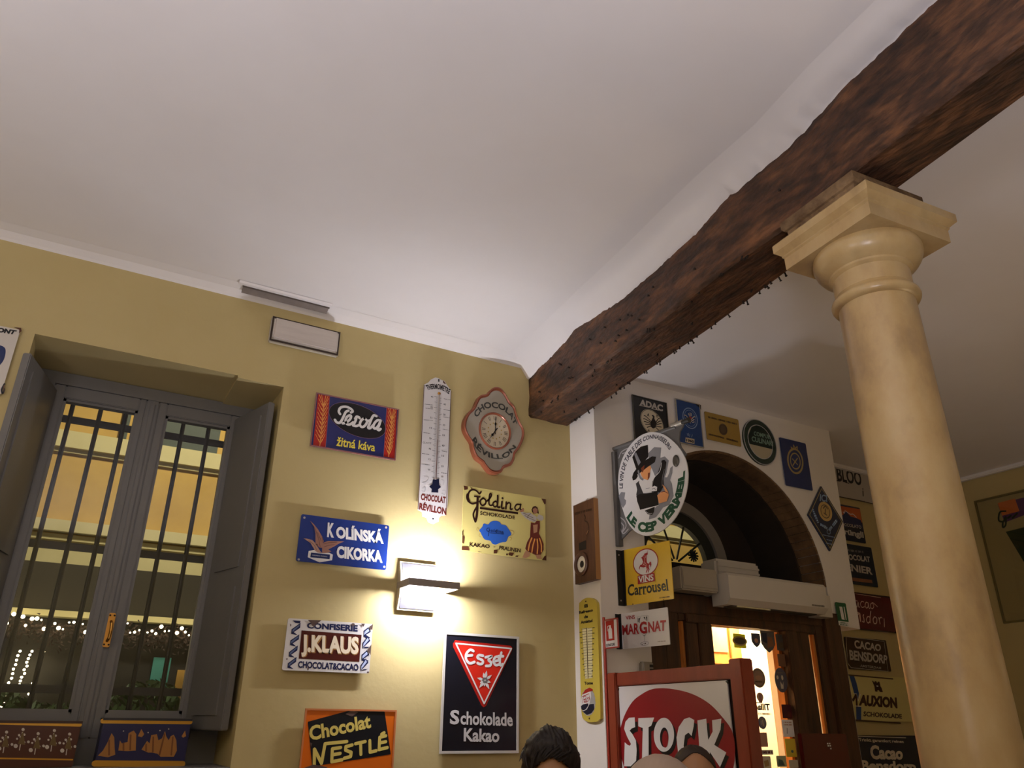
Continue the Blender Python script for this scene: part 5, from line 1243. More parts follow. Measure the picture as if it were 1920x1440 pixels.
ART['cep']=[
 ["OUT","c","x",0,{},[266,5285,-311,5381,-915,5306,-1549,5006,-2104,4499,-2426,3876,-2560,3259,-2557,2714,-2475,2206,-2308,1687,-2111,1170,-1816,689,-1392,286,-780,2,-163,-29,453,81,1074,361,1585,788,1994,1365,2229,1936,2337,2540,2301,3096,2147,3552,1873,4025,1444,4527,932,4965]],
 ["BRK","p","x",0,{},[-2894,5330,-249,5338,2332,5235,2221,5039,1988,4822,1886,4423,1962,4023,2289,3514,1227,3002,-1252,3629,-1498,583,-1963,484,-2869,-9,-3034,66]],
 ["BRKART","s","palegrey",1,{"w":59},[-2481,4599,-2249,4894,-1691,4944,-2059,4639,-2224,4278]],
 ["BRKART","s","palegrey",1,{"w":59},[-2573,1310,-2286,1062,-2208,764,-2493,535,-2373,795,-2526,1014]],
 ["BRKART","s","palegrey",1,{"w":59},[-2188,4775,-1841,4782]],
 ["BRKART","s","palegrey",1,{"w":59},[-2677,805,-2433,430,-2054,594]],
 ["figure_shadow","p","midgrey",1,{},[-216,4240,253,4453,742,4292,629,3771,938,3760,1185,3481,972,2880,831,2682,979,2645,1150,2836,1234,3070,1421,3139,1355,2785,1171,2460,1270,2253,1321,1604,986,1226,561,1180,297,963,36,789,-461,774,-374,1054,216,1390,223,2783,-87,3527]],
 ["figure_shadow","p","midgrey",1,{},[-2574,2472,-2342,2640,-2042,2548,-2133,2228,-2007,2104,-2055,1922,-2270,1751,-2391,1946]],
 ["gentleman_figure","p","black",2,{},[-1364,4327,-1108,4582,-695,4742,-175,4695,-195,4039,-575,3847,-1122,3596,-1229,3919]],
 ["gentleman_figure","p","midgrey",3,{},[-1206,4449,-1059,4529,-754,3894,-944,3747]],
 ["gentleman_figure","p","black",4,{},[-1450,3238,-1333,3453,-980,3707,-439,3909,83,3989,359,3891,240,3634,-281,3504,-847,3333,-1199,3055,-1399,3045]],
 ["gentleman_figure","p","skinsign",3,{},[-891,3587,-386,3773,-141,3637,-38,3370,-122,3286,-152,3160,-204,2934,-342,2815,-650,2971,-793,3198]],
 ["gentleman_figure","p","skinshade",4,{},[-763,3554,-492,3679,-527,3494,-656,3285,-711,3396]],
 ["gentleman_figure","s","black",5,{"w":34},[-338,3591,-179,3574]],
 ["gentleman_figure","p","skinshade",4,{},[-277,3191,-152,3160,-219,2914,-327,2845]],
 ["gentleman_figure","s","midgrey",4,{"w":108},[-968,3460,-867,3096,-686,2931]],
 ["gentleman_figure","s","offwhite",5,{"w":49},[-1016,3277,-976,3122]],
 ["gentleman_figure","p","charcoal",2,{},[-1230,2268,-1147,2488,-1216,2841,-979,2930,-717,2200,-217,2087,280,2068,276,1377,-1010,1394,-1197,1880]],
 ["gentleman_figure","p","offwhite",3,{},[-985,2859,-532,2846,-42,2634,-178,2172,-716,2209]],
 ["gentleman_figure","s","midgrey",4,{"w":30},[-508,2389,-254,2377]],
 ["gentleman_figure","p","black",4,{},[-1227,2148,-974,2211,278,2045,286,1352,-1011,1385]],
 ["gentleman_figure","S","offwhite",5,{"w":34},[-1012,1371,284,1339]],
 ["gentleman_figure","p","black",3,{},[-700,1283,26,1339,-60,1082,-196,950,-499,1057]],
 ["gentleman_figure","s","palegrey",4,{"w":25},[-611,1218,-374,1054,-188,1039]],
 ["wine_bottle_picture","p","black",5,{},[737,3599,919,3575,1039,3425,892,2993,737,2658,738,2240,456,1981,-121,2112,-40,2657,367,2983,619,3345]],
 ["wine_bottle_picture","s","offwhite",6,{"w":34},[711,3464,562,3076,166,2844,22,2642,-65,2380]],
 ["wine_bottle_picture","s","midgrey",6,{"w":30},[871,3092,695,2668,637,2263]],
 ["gentleman_figure","p","offwhite",6,{},[-147,2165,-98,2365,125,2406,302,2295,252,2097]],
 ["gentleman_figure","s","black",7,{"w":25},[-45,2258,113,2269,165,2164]],
 ["gentleman_figure","p","skinsign",6,{},[261,1864,581,1999,995,1905,1035,1713,875,1431,342,1432]],
 ["gentleman_figure","p","skinsign",6,{},[664,2350,841,2170,995,1905,818,1945]],
 ["gentleman_figure","s","maroon",7,{"w":30},[576,1954,759,1958,986,1815]],
 ["lettering","a","inkgrey",1,{"t":"LE VIN DE TABLE DES CONNAISSEURS","b":0.01},[[[-2206,2805],[-2070,3538],[-1737,4151],[-1172,4624],[-479,4955],[295,4906],[888,4517],[1268,4003]],[[-2477,2868],[-2352,3657],[-2013,4323],[-1425,4845],[-624,5196],[316,5137],[1090,4677],[1448,4096]]]],
 ["lettering","a","bottlegreen",1,{"t":"LE CEP VERMEIL","b":0.05},[[[-2076,1187],[-1656,636],[-1136,285],[-457,124],[293,289],[787,439],[1263,766],[1646,1085],[1872,1570],[2066,2019],[2200,2711]],[[-1655,1480],[-1397,1028],[-1029,793],[-443,633],[58,694],[438,844],[826,1125],[1149,1371],[1417,1673],[1607,2082],[1721,2602]]]],
 ["TIP","e","x",0,{},[1680,3328,2049,3347,1836,3674]],
 ["ARM","S","x",0,{},[-2789,5290,2335,5267]],
]
ART['car']=[
 ["rider_emblem","e","offwhite",1,{},[-83,1986,755,1923,-2,2654]],
 ["rider_emblem","r","red3",2,{"w":54},[-83,1986,733,1924,-3,2637]],
 ["rider_emblem","p","red3",3,{},[-450,1886,-317,1903,-242,2026,-295,2179,-152,2328,-112,2420,18,2424,117,2445,101,2338,14,2303,4,2062,25,1927,149,1873,205,1965,283,1949,302,1803,218,1671,208,1816,144,1813,119,1709,162,1583,70,1441,26,1447,92,1581,20,1675,50,1575,-57,1451,-111,1465,-18,1608,-63,1759,-234,1734,-360,1776,-456,1802,-518,1641,-542,1749]],
 ["rider_emblem","p","red3",3,{},[-355,2249,-271,2273,-149,2365,-194,2213,-295,2179]],
 ["rider_emblem","S","red3",3,{"w":19},[16,2400,140,2527]],
 ["rider_emblem","s","pinkwhite",4,{"w":24},[-158,2256,-106,2103,-182,1969]],
 ["rider_emblem","s","pinkwhite",4,{"w":24},[-258,1834,-118,1959,-30,1850]],
 ["rider_emblem","s","pinkwhite",4,{"w":24},[-190,1873,-4,1774]],
 ["rider_emblem","s","pinkwhite",4,{"w":24},[-72,2316,-34,2189]],
 ["vins_field","p","red3",4,{},[-654,1370,472,1387,472,963,-671,952]],
 ["vins_field","t","offwhite",5,{"t":"VINS","b":0.01},[-602,1003,391,1013,397,1326,-609,1328]],
 ["vins_field","S","offwhite",5,{"w":24},[-616,1314,-473,1312]],
 ["vins_field","S","offwhite",5,{"w":24},[-306,1324,-164,1322]],
 ["vins_field","S","offwhite",5,{"w":24},[-348,1012,-206,1011]],
 ["vins_field","S","offwhite",5,{"w":24},[-145,1327,-4,1325]],
 ["vins_field","S","offwhite",5,{"w":24},[-164,1013,-24,1011]],
 ["lettering","t","black",1,{"t":"C","b":0.01},[-1419,447,-972,452,-938,1021,-1377,1027]],
 ["lettering","t","black",1,{"t":"arrousel","b":0.01},[-956,443,1260,420,1232,975,-931,984]],
 ["lettering","S","black",1,{"w":29},[-656,435,-469,432]],
 ["lettering","S","black",1,{"w":29},[-367,428,-181,425]],
 ["lettering","S","black",1,{"w":29},[1132,433,1307,431]],
 ["lettering","S","black",1,{"w":29},[-678,781,-490,778]],
 ["lettering","S","black",1,{"w":29},[-402,784,-216,780]],
 ["lettering","S","black",1,{"w":29},[204,776,386,772]],
 ["lettering","d","umber",1,{"w":59},[670,135,1307,126]],
 ["rust_patch","p","umber",2,{},[-1117,53,-1067,59,-1056,-13,-1128,-12]],
 ["rust_patch","p","umber",2,{},[876,48,962,50,916,-13]],
]
ART['mar']=[
 ["lettering","t","red3",2,{"t":"VINS","b":0.01},[-1208,1373,-580,1350,-585,1541,-1229,1557]],
 ["lettering","t","red3",3,{"t":"MAR","b":0.012},[-1494,662,-349,625,-331,1152,-1500,1132]],
 ["lettering","t","red3",3,{"t":"G","b":0.02},[-324,631,192,599,192,1171,-285,1192]],
 ["lettering","t","red3",3,{"t":"NAT","b":0.02},[268,639,1388,642,1447,1124,280,1132]],
 ["wine_glass_picture","s","midgrey",1,{"w":12},[-410,1422,-421,1125,-375,774,-119,563,-23,530]],
 ["wine_glass_picture","s","midgrey",1,{"w":12},[312,1414,330,1058,239,723,80,582,-23,530]],
 ["wine_glass_picture","s","midgrey",1,{"w":12},[-409,1431,-44,1448,313,1423]],
 ["wine_glass_picture","s","midgrey",1,{"w":20},[-34,540,-33,266]],
 ["wine_glass_picture","s","midgrey",1,{"w":16},[-248,197,-97,237,170,218,237,146,36,75,-208,92,-312,167,-196,227]],
 ["wine_glass_picture","s","midgrey",1,{"w":16},[-182,107,-153,156,-31,147,-37,80]],
 ["wine_glass_picture","p","black",2,{},[-389,1368,-350,1381,-353,1189,-397,1176]],
 ["wine_glass_picture","p","black",2,{},[-303,1342,-198,1402,-259,1268,-281,1148,-325,1134]],
 ["wine_glass_picture","p","black",2,{},[1,1392,100,1382,134,1214,67,1290]],
 ["wine_glass_picture","p","black",2,{},[162,1385,248,1386,229,1171,193,1174]],
 ["wine_glass_picture","p","midgrey",1,{},[-144,548,-23,530,77,548,-1,494,-50,498]],
 ["wine_glass_picture","e","umber",2,{},[19,161,68,157,21,186]],
 ["wine_glass_picture","e","umber",2,{},[-193,116,-156,114,-192,133]],
 ["lettering","d","umber",1,{"w":37},[816,185,1331,176]],
 ["lettering","d","palegrey",1,{"w":20},[-1459,69,-1163,70]],
]
ART['grand']=[
 ["poster_picture","p","posterpurple",2,{},[-2398,8615,-378,8678,-360,7441,-2237,7141]],
 ["poster_picture","p","sunset2",3,{},[-2377,8701,-1045,8748,-957,7749,-2276,7685]],
 ["poster_picture","p","postergreen",2,{},[-2323,6450,406,6585,-742,992,-1487,3718]],
 ["lettering","s","postergreen",4,{"w":131},[-1940,7969,-2380,7977,-2613,7399,-2299,7243,-2047,7545,-2196,6955,-2439,6827,-2332,7250]],
 ["lettering","s","postergreen",4,{"w":131},[-1902,7425,-1661,7551]],
 ["lettering","s","postergreen",4,{"w":131},[-1573,7354,-1161,7618]],
]
ART['rbox']=[
 ["tree_print","e","silver",1,{},[527,1212,577,1213,515,1265]],
 ["tree_print","e","silver",1,{},[447,1021,486,1021,437,1063]],
 ["tree_print","e","silver",1,{},[609,1039,646,1039,600,1077]],
 ["tree_print","e","silver",1,{},[519,952,559,952,509,993]],
 ["tree_print","e","silver",1,{},[410,900,443,900,402,935]],
 ["tree_print","e","silver",1,{},[609,865,652,865,599,910]],
 ["tree_print","e","silver",1,{},[547,831,593,831,536,879]],
 ["tree_print","e","silver",1,{},[424,660,489,659,407,728]],
 ["tree_print","e","silver",1,{},[660,779,699,779,650,820]],
 ["tree_print","e","silver",1,{},[796,796,839,796,786,841]],
 ["tree_print","S","silver",1,{"w":31},[526,1108,577,522]],
 ["tree_print","p","treegold",1,{},[531,1195,479,728,716,693]],
 ["tree_print","e","silver",1,{},[1037,1302,1087,1303,1024,1355]],
 ["tree_print","e","silver",1,{},[954,1109,994,1109,944,1151]],
 ["tree_print","e","silver",1,{},[1119,1127,1156,1127,1110,1166]],
 ["tree_print","e","silver",1,{},[1027,1039,1067,1039,1017,1081]],
 ["tree_print","e","silver",1,{},[915,987,948,987,907,1022]],
 ["tree_print","e","silver",1,{},[1118,952,1161,952,1107,997]],
 ["tree_print","e","silver",1,{},[1054,917,1101,917,1043,966]],
 ["tree_print","e","silver",1,{},[927,744,993,743,911,813]],
 ["tree_print","e","silver",1,{},[1168,865,1209,865,1159,907]],
 ["tree_print","e","silver",1,{},[1307,882,1351,882,1297,927]],
 ["tree_print","S","silver",1,{"w":31},[1034,1197,1082,605]],
 ["tree_print","p","treegold",1,{},[1041,1285,984,813,1224,777]],
 ["tree_print","e","silver",1,{},[1563,1163,1614,1164,1551,1216]],
 ["tree_print","e","silver",1,{},[1478,969,1518,969,1468,1012]],
 ["tree_print","e","silver",1,{},[1645,987,1683,987,1637,1026]],
 ["tree_print","e","silver",1,{},[1551,899,1592,899,1542,941]],
 ["tree_print","e","silver",1,{},[1438,847,1471,847,1430,882]],
 ["tree_print","e","silver",1,{},[1643,811,1687,811,1632,857]],
 ["tree_print","e","silver",1,{},[1578,777,1625,776,1567,826]],
 ["tree_print","e","silver",1,{},[1448,603,1515,602,1432,672]],
 ["tree_print","e","silver",1,{},[1694,724,1734,724,1684,766]],
 ["tree_print","e","silver",1,{},[1835,741,1879,741,1824,786]],
 ["tree_print","S","silver",1,{"w":31},[1560,1058,1604,463]],
 ["tree_print","p","treegold",1,{},[1567,1146,1506,672,1750,636]],
 ["tree_print","e","silver",1,{},[2079,1272,2131,1272,2068,1326]],
 ["tree_print","e","silver",1,{},[1991,1076,2032,1076,1982,1119]],
 ["tree_print","e","silver",1,{},[2162,1094,2200,1094,2153,1133]],
 ["tree_print","e","silver",1,{},[2065,1005,2106,1005,2056,1048]],
 ["tree_print","e","silver",1,{},[1949,952,1984,952,1941,987]],
 ["tree_print","e","silver",1,{},[2158,916,2202,916,2148,963]],
 ["tree_print","e","silver",1,{},[2092,881,2140,881,2081,931]],
 ["tree_print","e","silver",1,{},[1958,705,2026,705,1942,776]],
 ["tree_print","e","silver",1,{},[2209,828,2250,828,2200,870]],
 ["tree_print","e","silver",1,{},[2352,845,2397,845,2342,891]],
 ["tree_print","S","silver",1,{"w":31},[2075,1165,2116,564]],
 ["tree_print","p","treegold",1,{},[2083,1254,2018,775,2265,739]],
 ["tree_print","e","silver",1,{},[2621,1149,2673,1149,2609,1203]],
 ["tree_print","e","silver",1,{},[2529,952,2571,952,2520,995]],
 ["tree_print","e","silver",1,{},[2703,970,2741,970,2694,1009]],
 ["tree_print","e","silver",1,{},[2604,881,2646,880,2595,923]],
 ["tree_print","e","silver",1,{},[2486,827,2521,827,2478,863]],
 ["tree_print","e","silver",1,{},[2697,791,2743,791,2687,838]],
 ["tree_print","e","silver",1,{},[2630,756,2679,756,2619,806]],
 ["tree_print","e","silver",1,{},[2493,579,2562,579,2478,650]],
 ["tree_print","e","silver",1,{},[2749,702,2790,702,2739,745]],
 ["tree_print","e","silver",1,{},[2894,719,2940,719,2884,766]],
 ["tree_print","S","silver",1,{"w":31},[2616,1041,2652,437]],
 ["tree_print","p","treegold",1,{},[2624,1131,2554,650,2805,613]],
 ["gold_edge","S","goldleaf",1,{"w":124},[173,1531,2911,1476]],
 ["gold_edge","S","goldleaf",1,{"w":52},[459,335,2904,266]],
]
ART['bbox']=[
 ["nativity_print","p","nativitygold",1,{},[-1584,393,-1441,572,-1348,824,-1257,1190,-1136,1043,-1039,642,-977,424,-1214,336]],
 ["nativity_print","p","nativitygold",1,{},[-896,568,-913,933,-818,823,-625,878,-649,1192,-480,1286,-362,1156,-268,565,-562,548]],
 ["nativity_print","p","nativitygold",1,{},[-291,1082,-209,1343,-72,1157,-134,1045]],
 ["nativity_print","p","nativitygold",1,{},[-69,601,79,915,191,822,193,1120,397,1158,495,933,616,1008,684,1272,757,1084,880,933,931,1084,1038,1141,1172,933,1257,556,1179,333,679,337,544,449,348,488,196,489]],
 ["nativity_print","p","nativitygold",1,{},[1342,1085,1444,1295,1511,1085,1411,1028]],
 ["nativity_print","s","nativitybrown",2,{"w":62},[-1297,934,-1195,426]],
 ["nativity_print","s","nativitybrown",2,{"w":62},[-560,1118,-480,603]],
 ["nativity_print","s","nativitybrown",2,{"w":62},[283,1045,360,524]],
 ["nativity_print","s","nativitybrown",2,{"w":62},[685,1159,627,412]],
 ["nativity_print","s","nativitybrown",2,{"w":62},[1016,1046,1070,408]],
 ["nativity_print","s","nativitybrown",2,{"w":62},[66,785,107,563]],
 ["nativity_print","s","nativitybrown",2,{"w":62},[-763,823,-716,586]],
 ["nativity_print","e","silver",1,{},[-849,1265,-826,1265,-853,1287]],
 ["nativity_print","e","silver",1,{},[62,1213,85,1213,58,1236]],
 ["nativity_print","e","silver",1,{},[488,1290,511,1290,484,1313]],
 ["nativity_print","e","silver",1,{},[806,1349,830,1349,802,1372]],
 ["gold_edge","S","goldleaf",1,{"w":175},[-1654,1622,1588,1615]],
 ["gold_edge","S","goldleaf",1,{"w":216},[-1636,126,1555,69]],
]# ------------------------------------------------------------ drawing on signs
PAL=dict(black='#141214',black2='#14161c',mauve='#7d5f78',offwhite='#dedbd8',yellow='#e6d24a',red='#a8221a',straw='#e8a254',darkbrown='#2c130f',royal='#2f62bd',gold='#b89a50',navydark='#141a33',hair='#46281d',skin='#a8765a',offgrey='#b9b2a8',taupe='#7a6a5c',maroon='#6d2f26',tanflesh='#b98a68',rust='#55301f',
 birdbrown='#9a6f60',birdtan='#b08b7a',birddark='#5c3d38',navy='#182a5c',steel='#a8a49e',darkred='#a51d16',red2='#cf2a1c',petal='#d3cfcc',grey='#6e6a68',greywhite='#c9c6c4',brownred='#4a140e',navyink='#171f4a',ochre='#a87b45',cream='#efe0c4',slateblue='#5f6d90',paleblue='#b4bfe0',chip='#5d4a45',straw2='#d8c468',
 copper='#8a4a30',slate='#43433f',brownred2='#6e2a22',palegrey='#b3b0b2',bone='#d3c6ac',paleblue2='#8fa6c4',umber='#4a341f',umber2='#5b4a35',greendark='#14261f',palegreen='#7f9c8c',palegreen2='#5f7a6c',crestgold='#9c8a58',medal='#c4a566',green='#1c5a3c',sunset='#c8642c',mountblue='#27305a',rustbrown='#8a5a3c',pinkwhite='#d8b4a8',ribbonblue='#27467e',darkbrown2='#3c1e14',
 crimson='#8a1a1f',cream2='#ddd2a0',blackmetal='#1f1b1a',carved='#2e1a12',woodhi='#a87a50',midgrey='#85858a',skinsign='#e09a62',skinshade='#7a3a22',charcoal='#37373b',inkgrey='#3a3a46',bottlegreen='#1d4d35',red3='#9c1a20',posterpurple='#5a3a5c',sunset2='#c06a34',postergreen='#26331f',silver='#c8bfb4',treegold='#6b5530',goldleaf='#c8963c',nativitygold='#a8733c',nativitybrown='#7a4a2a')
def ink(n):
    k='ink_'+n
    if n=='goldleaf': return mat(k,PAL[n],.3,metal=.7)
    return mat(k,PAL[n],.32,spec=.4)
_G={}
def glyphs(t,b):
    b=b+.016 if b>0 else b+.006
    if (t,b) in _G: return _G[(t,b)]
    cu=bpy.data.curves.new('txt','FONT'); cu.body=t; cu.resolution_u=3; cu.offset=b; cu.fill_mode='FRONT'
    o=bpy.data.objects.new('txt',cu); me=bpy.data.meshes.new_from_object(o)
    V=[(v.co.x,v.co.y) for v in me.vertices]; Fc=[tuple(p.vertices) for p in me.polygons]
    x0=min(v[0] for v in V); x1=max(v[0] for v in V); y0=min(v[1] for v in V); y1=max(v[1] for v in V)
    V=[((a-x0)/(x1-x0),(c-y0)/max(y1-y0,1e-6)) for a,c in V]
    bpy.data.objects.remove(o); bpy.data.curves.remove(cu); bpy.data.meshes.remove(me)
    _G[(t,b)]=(V,Fc); return V,Fc
LAY=.0007
class Art:
    def __init__(s): s.P={}
    def bm(s,part,matn):
        if part not in s.P: s.P[part]=(bmesh.new(),[])
        b,ms=s.P[part]
        if matn not in ms: ms.append(matn)
        return b,ms.index(matn)
    def face(s,b,mi,pts,y):
        try: q=b.faces.new([b.verts.new((p[0],y,p[1])) for p in pts]); q.material_index=mi
        except ValueError: pass
    def stroke(s,b,mi,P,wd,y,closed=False):
        h=wd/2; n=len(P); L=[];Rr=[]
        for i in range(n):
            a=P[i-1] if (i>0 or closed) else P[i]; c=P[(i+1)%n] if (i<n-1 or closed) else P[i]
            dx,dz=c[0]-a[0],c[1]-a[1]; l=math.hypot(dx,dz) or 1; nx,nz=-dz/l*h,dx/l*h
            L.append((P[i][0]+nx,P[i][1]+nz)); Rr.append((P[i][0]-nx,P[i][1]-nz))
        for i in range(n if closed else n-1):
            j=(i+1)%n; s.face(b,mi,[Rr[i],Rr[j],L[j],L[i]],y)
        if not closed:
            for c in (P[0],P[-1]): s.face(b,mi,[(c[0]+h*math.cos(k*PI/5),c[1]+h*math.sin(k*PI/5)) for k in range(10)],y-.00002)
    def draw(s,part,kind,matn,layer,e,flat,name=None):
        s.k=getattr(s,'k',0)+1; y=-LAY*layer-(s.k%80)*5e-6; key=name or part
        if (kind in 'ta' and part=='lettering') or part in ('wheat_band',) and kind=='p': key+='#%d'%s.k
        b,mi=s.bm(key,matn)
        if kind=='a':
            A=[[tuple(v/1e4 for v in p) for p in q] for q in flat]; V,Fc=glyphs(e['t'],e.get('b',0))
            A=[crom(q,k=5) for q in A]
            def at(q,t):
                d=[0]
                for a,c in zip(q,q[1:]): d.append(d[-1]+math.dist(a,c))
                x=t*d[-1]
                for i in range(len(q)-1):
                    if x<=d[i+1]+1e-9:
                        k=(x-d[i])/max(d[i+1]-d[i],1e-9); return (q[i][0]+(q[i+1][0]-q[i][0])*k,q[i][1]+(q[i+1][1]-q[i][1])*k)
                return q[-1]
            vs=[]
            for a,c in V:
                p=at(A[0],a); t=at(A[1],a); vs.append(b.verts.new((p[0]+(t[0]-p[0])*c,y,p[1]+(t[1]-p[1])*c)))
            for q in Fc:
                try: b.faces.new([vs[i] for i in q]).material_index=mi
                except ValueError: pass
            return
        P=[(flat[i]/1e4,flat[i+1]/1e4) for i in range(0,len(flat),2)]; wd=e.get('w',0)/1e4
        if kind=='p': s.face(b,mi,P,y)
        elif kind=='c': s.face(b,mi,crom(P,True,5),y)
        elif kind in 'er':
            c,a,t=P; E=[(c[0]+(a[0]-c[0])*math.cos(k*PI/24)+(t[0]-c[0])*math.sin(k*PI/24),c[1]+(a[1]-c[1])*math.cos(k*PI/24)+(t[1]-c[1])*math.sin(k*PI/24)) for k in range(48)]
            if kind=='e': s.face(b,mi,E,y)
            else: s.stroke(b,mi,E,wd,y,True)
        elif kind=='s': s.stroke(b,mi,crom(P),wd,y)
        elif kind=='S':
            for i in range(len(P)-1): s.stroke(b,mi,P[i:i+2],wd,y-i*.00003)
        elif kind=='d':
            p,q=P; L_=math.dist(p,q); x=0; rr=random.Random(int(L_*1e5)); dx,dz=(q[0]-p[0])/L_,(q[1]-p[1])/L_
            while x<L_:
                l=wd*rr.uniform(.35,.8); hh=wd*rr.uniform(.75,1)/2; a=(p[0]+dx*x,p[1]+dz*x); c=(p[0]+dx*min(x+l,L_),p[1]+dz*min(x+l,L_))
                s.face(b,mi,[(a[0]+dz*hh,a[1]-dx*hh),(c[0]+dz*hh,c[1]-dx*hh),(c[0]-dz*hh,c[1]+dx*hh),(a[0]-dz*hh,a[1]+dx*hh)],y); x+=l+wd*rr.choice((.18,.18,.18,.6))
        elif kind=='t':
            V,Fc=glyphs(e['t'],e.get('b',0)); BL,BR,TR,TL=P; vs=[]
            for a,c in V:
                lo=(BL[0]+(BR[0]-BL[0])*a,BL[1]+(BR[1]-BL[1])*a); hi=(TL[0]+(TR[0]-TL[0])*a,TL[1]+(TR[1]-TL[1])*a)
                vs.append(b.verts.new((lo[0]+(hi[0]-lo[0])*c,y,lo[1]+(hi[1]-lo[1])*c)))
            for q in Fc:
                try: b.faces.new([vs[i] for i in q]).material_index=mi
                except ValueError: pass
    def finish(s,parent,labels={}):
        for part,(b,ms) in s.P.items():
            for q in b.faces:
                q.normal_update()
                if q.normal.y>0: q.normal_flip()
            part=part.split('#')[0]; me=bpy.data.meshes.new(part); b.to_mesh(me); b.free()
            o=link(part,me,parent,[ink(x) for x in ms])
            if part in labels: o['label']=labels[part]
SKIP={'OUT','RING','TUBE','RIM','DIAL','DIALI','BRK','BRKART','TIP','ARM'}
def art_on(key,parent,skip=()):
    a=Art()
    for part,kind,m,l,e,P in ART[key]:
        if part in SKIP or part in skip: continue
        a.draw(part,kind,m,l,e,P)
    a.finish(parent)
def special(key,part):
    for q in ART[key]:
        if q[0]==part:
            P=q[5]; return [(P[i]/1e4,P[i+1]/1e4) for i in range(0,len(P),2)]
def enamel(n,h,rough=.22): return mat('enamel_'+n,h,rough,spec=.5,coat=.3)
def plate(bm,pts,th,mi=0): return prism(bm,pts,0,th,mi)
def rrect(W,H,rr=.008,n=3):
    out=[]
    for cx,cz,a0 in ((W/2-rr,rr,-90),(W/2-rr,H-rr,0),(-W/2+rr,H-rr,90),(-W/2+rr,rr,180)):
        for k in range(n+1):
            a=math.radians(a0+90*k/n); out.append((cx+rr*math.cos(a),cz+rr*math.sin(a)))
    return out
def pegs(t,W,H,th):
    bm=bmesh.new()
    for sx in (-1,1):
        for z in (.15*H,.85*H): tube(bm,[(sx*W*.4,.003,z),(sx*W*.4,th+.0008,z)],.004,8)
    build('mounting_pegs',bm,M_STEEL,t)
GA='enamel advertising signs on the cream wall'; GB='small plaques above the arched entrance'; GC='cocoa signs in the alcove'
def sign(key,name,label,cat,loc,rz,W,H,face,th,group=None,rim=None,rimw=.008,pts=None,back='#4a3a30'):
    t=thing(name,label,cat,loc,rz,group)
    o=pts or rrect(W,H)
    bm=bmesh.new(); plate(bm,o,.004); pl_=build('panel',bm,enamel(key,face),t); pegs(t,W,H,th)
    if rim:
        bm=bmesh.new()
        for (x0,x1,z0,z1) in ((-W/2-.001,W/2+.001,-.001,rimw),(-W/2-.001,W/2+.001,H-rimw,H+.001),(-W/2-.001,-W/2+rimw,rimw,H-rimw),(W/2-rimw,W/2+.001,rimw,H-rimw)): box(bm,x0,x1,-.0035,.004,z0,z1)
        build('rim',bm,enamel(key+'_rim',rim),pl_)
    art_on(key,pl_); return t
TA=.0185
sign('wheat','enamel_sign','navy enamel sign with red wheat-ear bands and white script in an oval','sign',(1.059,3.48,2.507),0,.430,.274,'#1c2263',TA,GA,rim='#8a5a58',rimw=.005)
sign('goldy','enamel_sign','pale yellow enamel sign with a blue cartouche and harlequin figure, rusty edges','sign',(1.903,3.48,2.0994),0,.494,.337,'#d3c478',TA,GA)
sign('bird','enamel_sign','blue enamel sign with a brown bird and two lines of white capitals','sign',(1.056,3.48,1.9652),0,.425,.213,'#1a3278',TA,GA)
sign('klaus','enamel_sign','white enamel sign with blue ribbon borders and a brown name field','sign',(1.033,3.48,1.5088),0,.385,.211,'#d9d5d2',TA,GA)
sign('eszet','enamel_sign','tall black enamel sign with a red triangle and white flower, beside the lamp','sign',(1.785,3.48,1.1867),0,.405,.520,'#15161f',TA,GA,rim='#c9c4bc',rimw=.010)
sign('nest','enamel_sign','orange enamel sign with a tilted black field and yellow letters, lowest on the cream wall','sign',(1.162,3.48,.9023),0,.406,.459,'#d8691a',TA,GA,rim='#c87a4a',rimw=.006)
sign('ont','enamel_sign','white enamel sign with a navy shape at the far left edge, left of the window','sign',(-.577,3.48,2.4981),0,.337,.294,'#cfc8bd',TA,GA)
# wavy clock
ck=thing('wall_clock','wavy copper-edged wall clock with grey lettered surround and roman dial','clock',(1.822,3.47,2.5254),0)
o=crom(special('clock','OUT'),True,4); cx=sum(p[0] for p in o)/len(o); cz=sum(p[1] for p in o)/len(o)
bm=bmesh.new(); plate(bm,[(cx+(x-cx)*.97,cz+(z-cz)*.97) for x,z in o],.028); ckb=build('body',bm,enamel('clock','#a9a294'),ck)
bm=bmesh.new()
ringp=[[(cx+(x-cx)*k,yy,cz+(z-cz)*k) for x,z in o] for k,yy in ((1.0,.029),(1.0,-.004),(.965,-.009),(.925,-.004),(.915,.004))]
vr=[[bm.verts.new(p) for p in q] for q in ringp]; nn=len(o)
for A,B in zip(vr,vr[1:]):
    for k in range(nn): bm.faces.new((A[k],A[(k+1)%nn],B[(k+1)%nn],B[k]))
build('copper_border',bm,mat('copper_border','#8a4c34',.28,metal=.3),ck,smooth=True)
c,a_,t_=special('clock','RING'); rx=.098; rz_=.106
bm=bmesh.new()
prof=[(1.0,0),(1.0,-.008),(.95,-.013),(.90,-.008),(.89,-.001)]
vr=[[bm.verts.new((c[0]+rx*k*math.cos(j*PI/32),yy,c[1]+rz_*k*math.sin(j*PI/32))) for j in range(64)] for k,yy in prof]
for A,B in zip(vr,vr[1:]):
    for k in range(64): bm.faces.new((A[k],A[(k+1)%64],B[(k+1)%64],B[k]))
build('dial_ring',bm,_M['copper_border'],ck,smooth=True)
ad=Art(); I=lambda *p:[int(v*1e4) for v in p]
ad.draw('dial','e','bone',2,{},I(c[0],c[1],c[0]+rx*.9,c[1],c[0],c[1]+rz_*.9))
nums=[3,1,2,3,2,1,2,3,3,2,1,2]
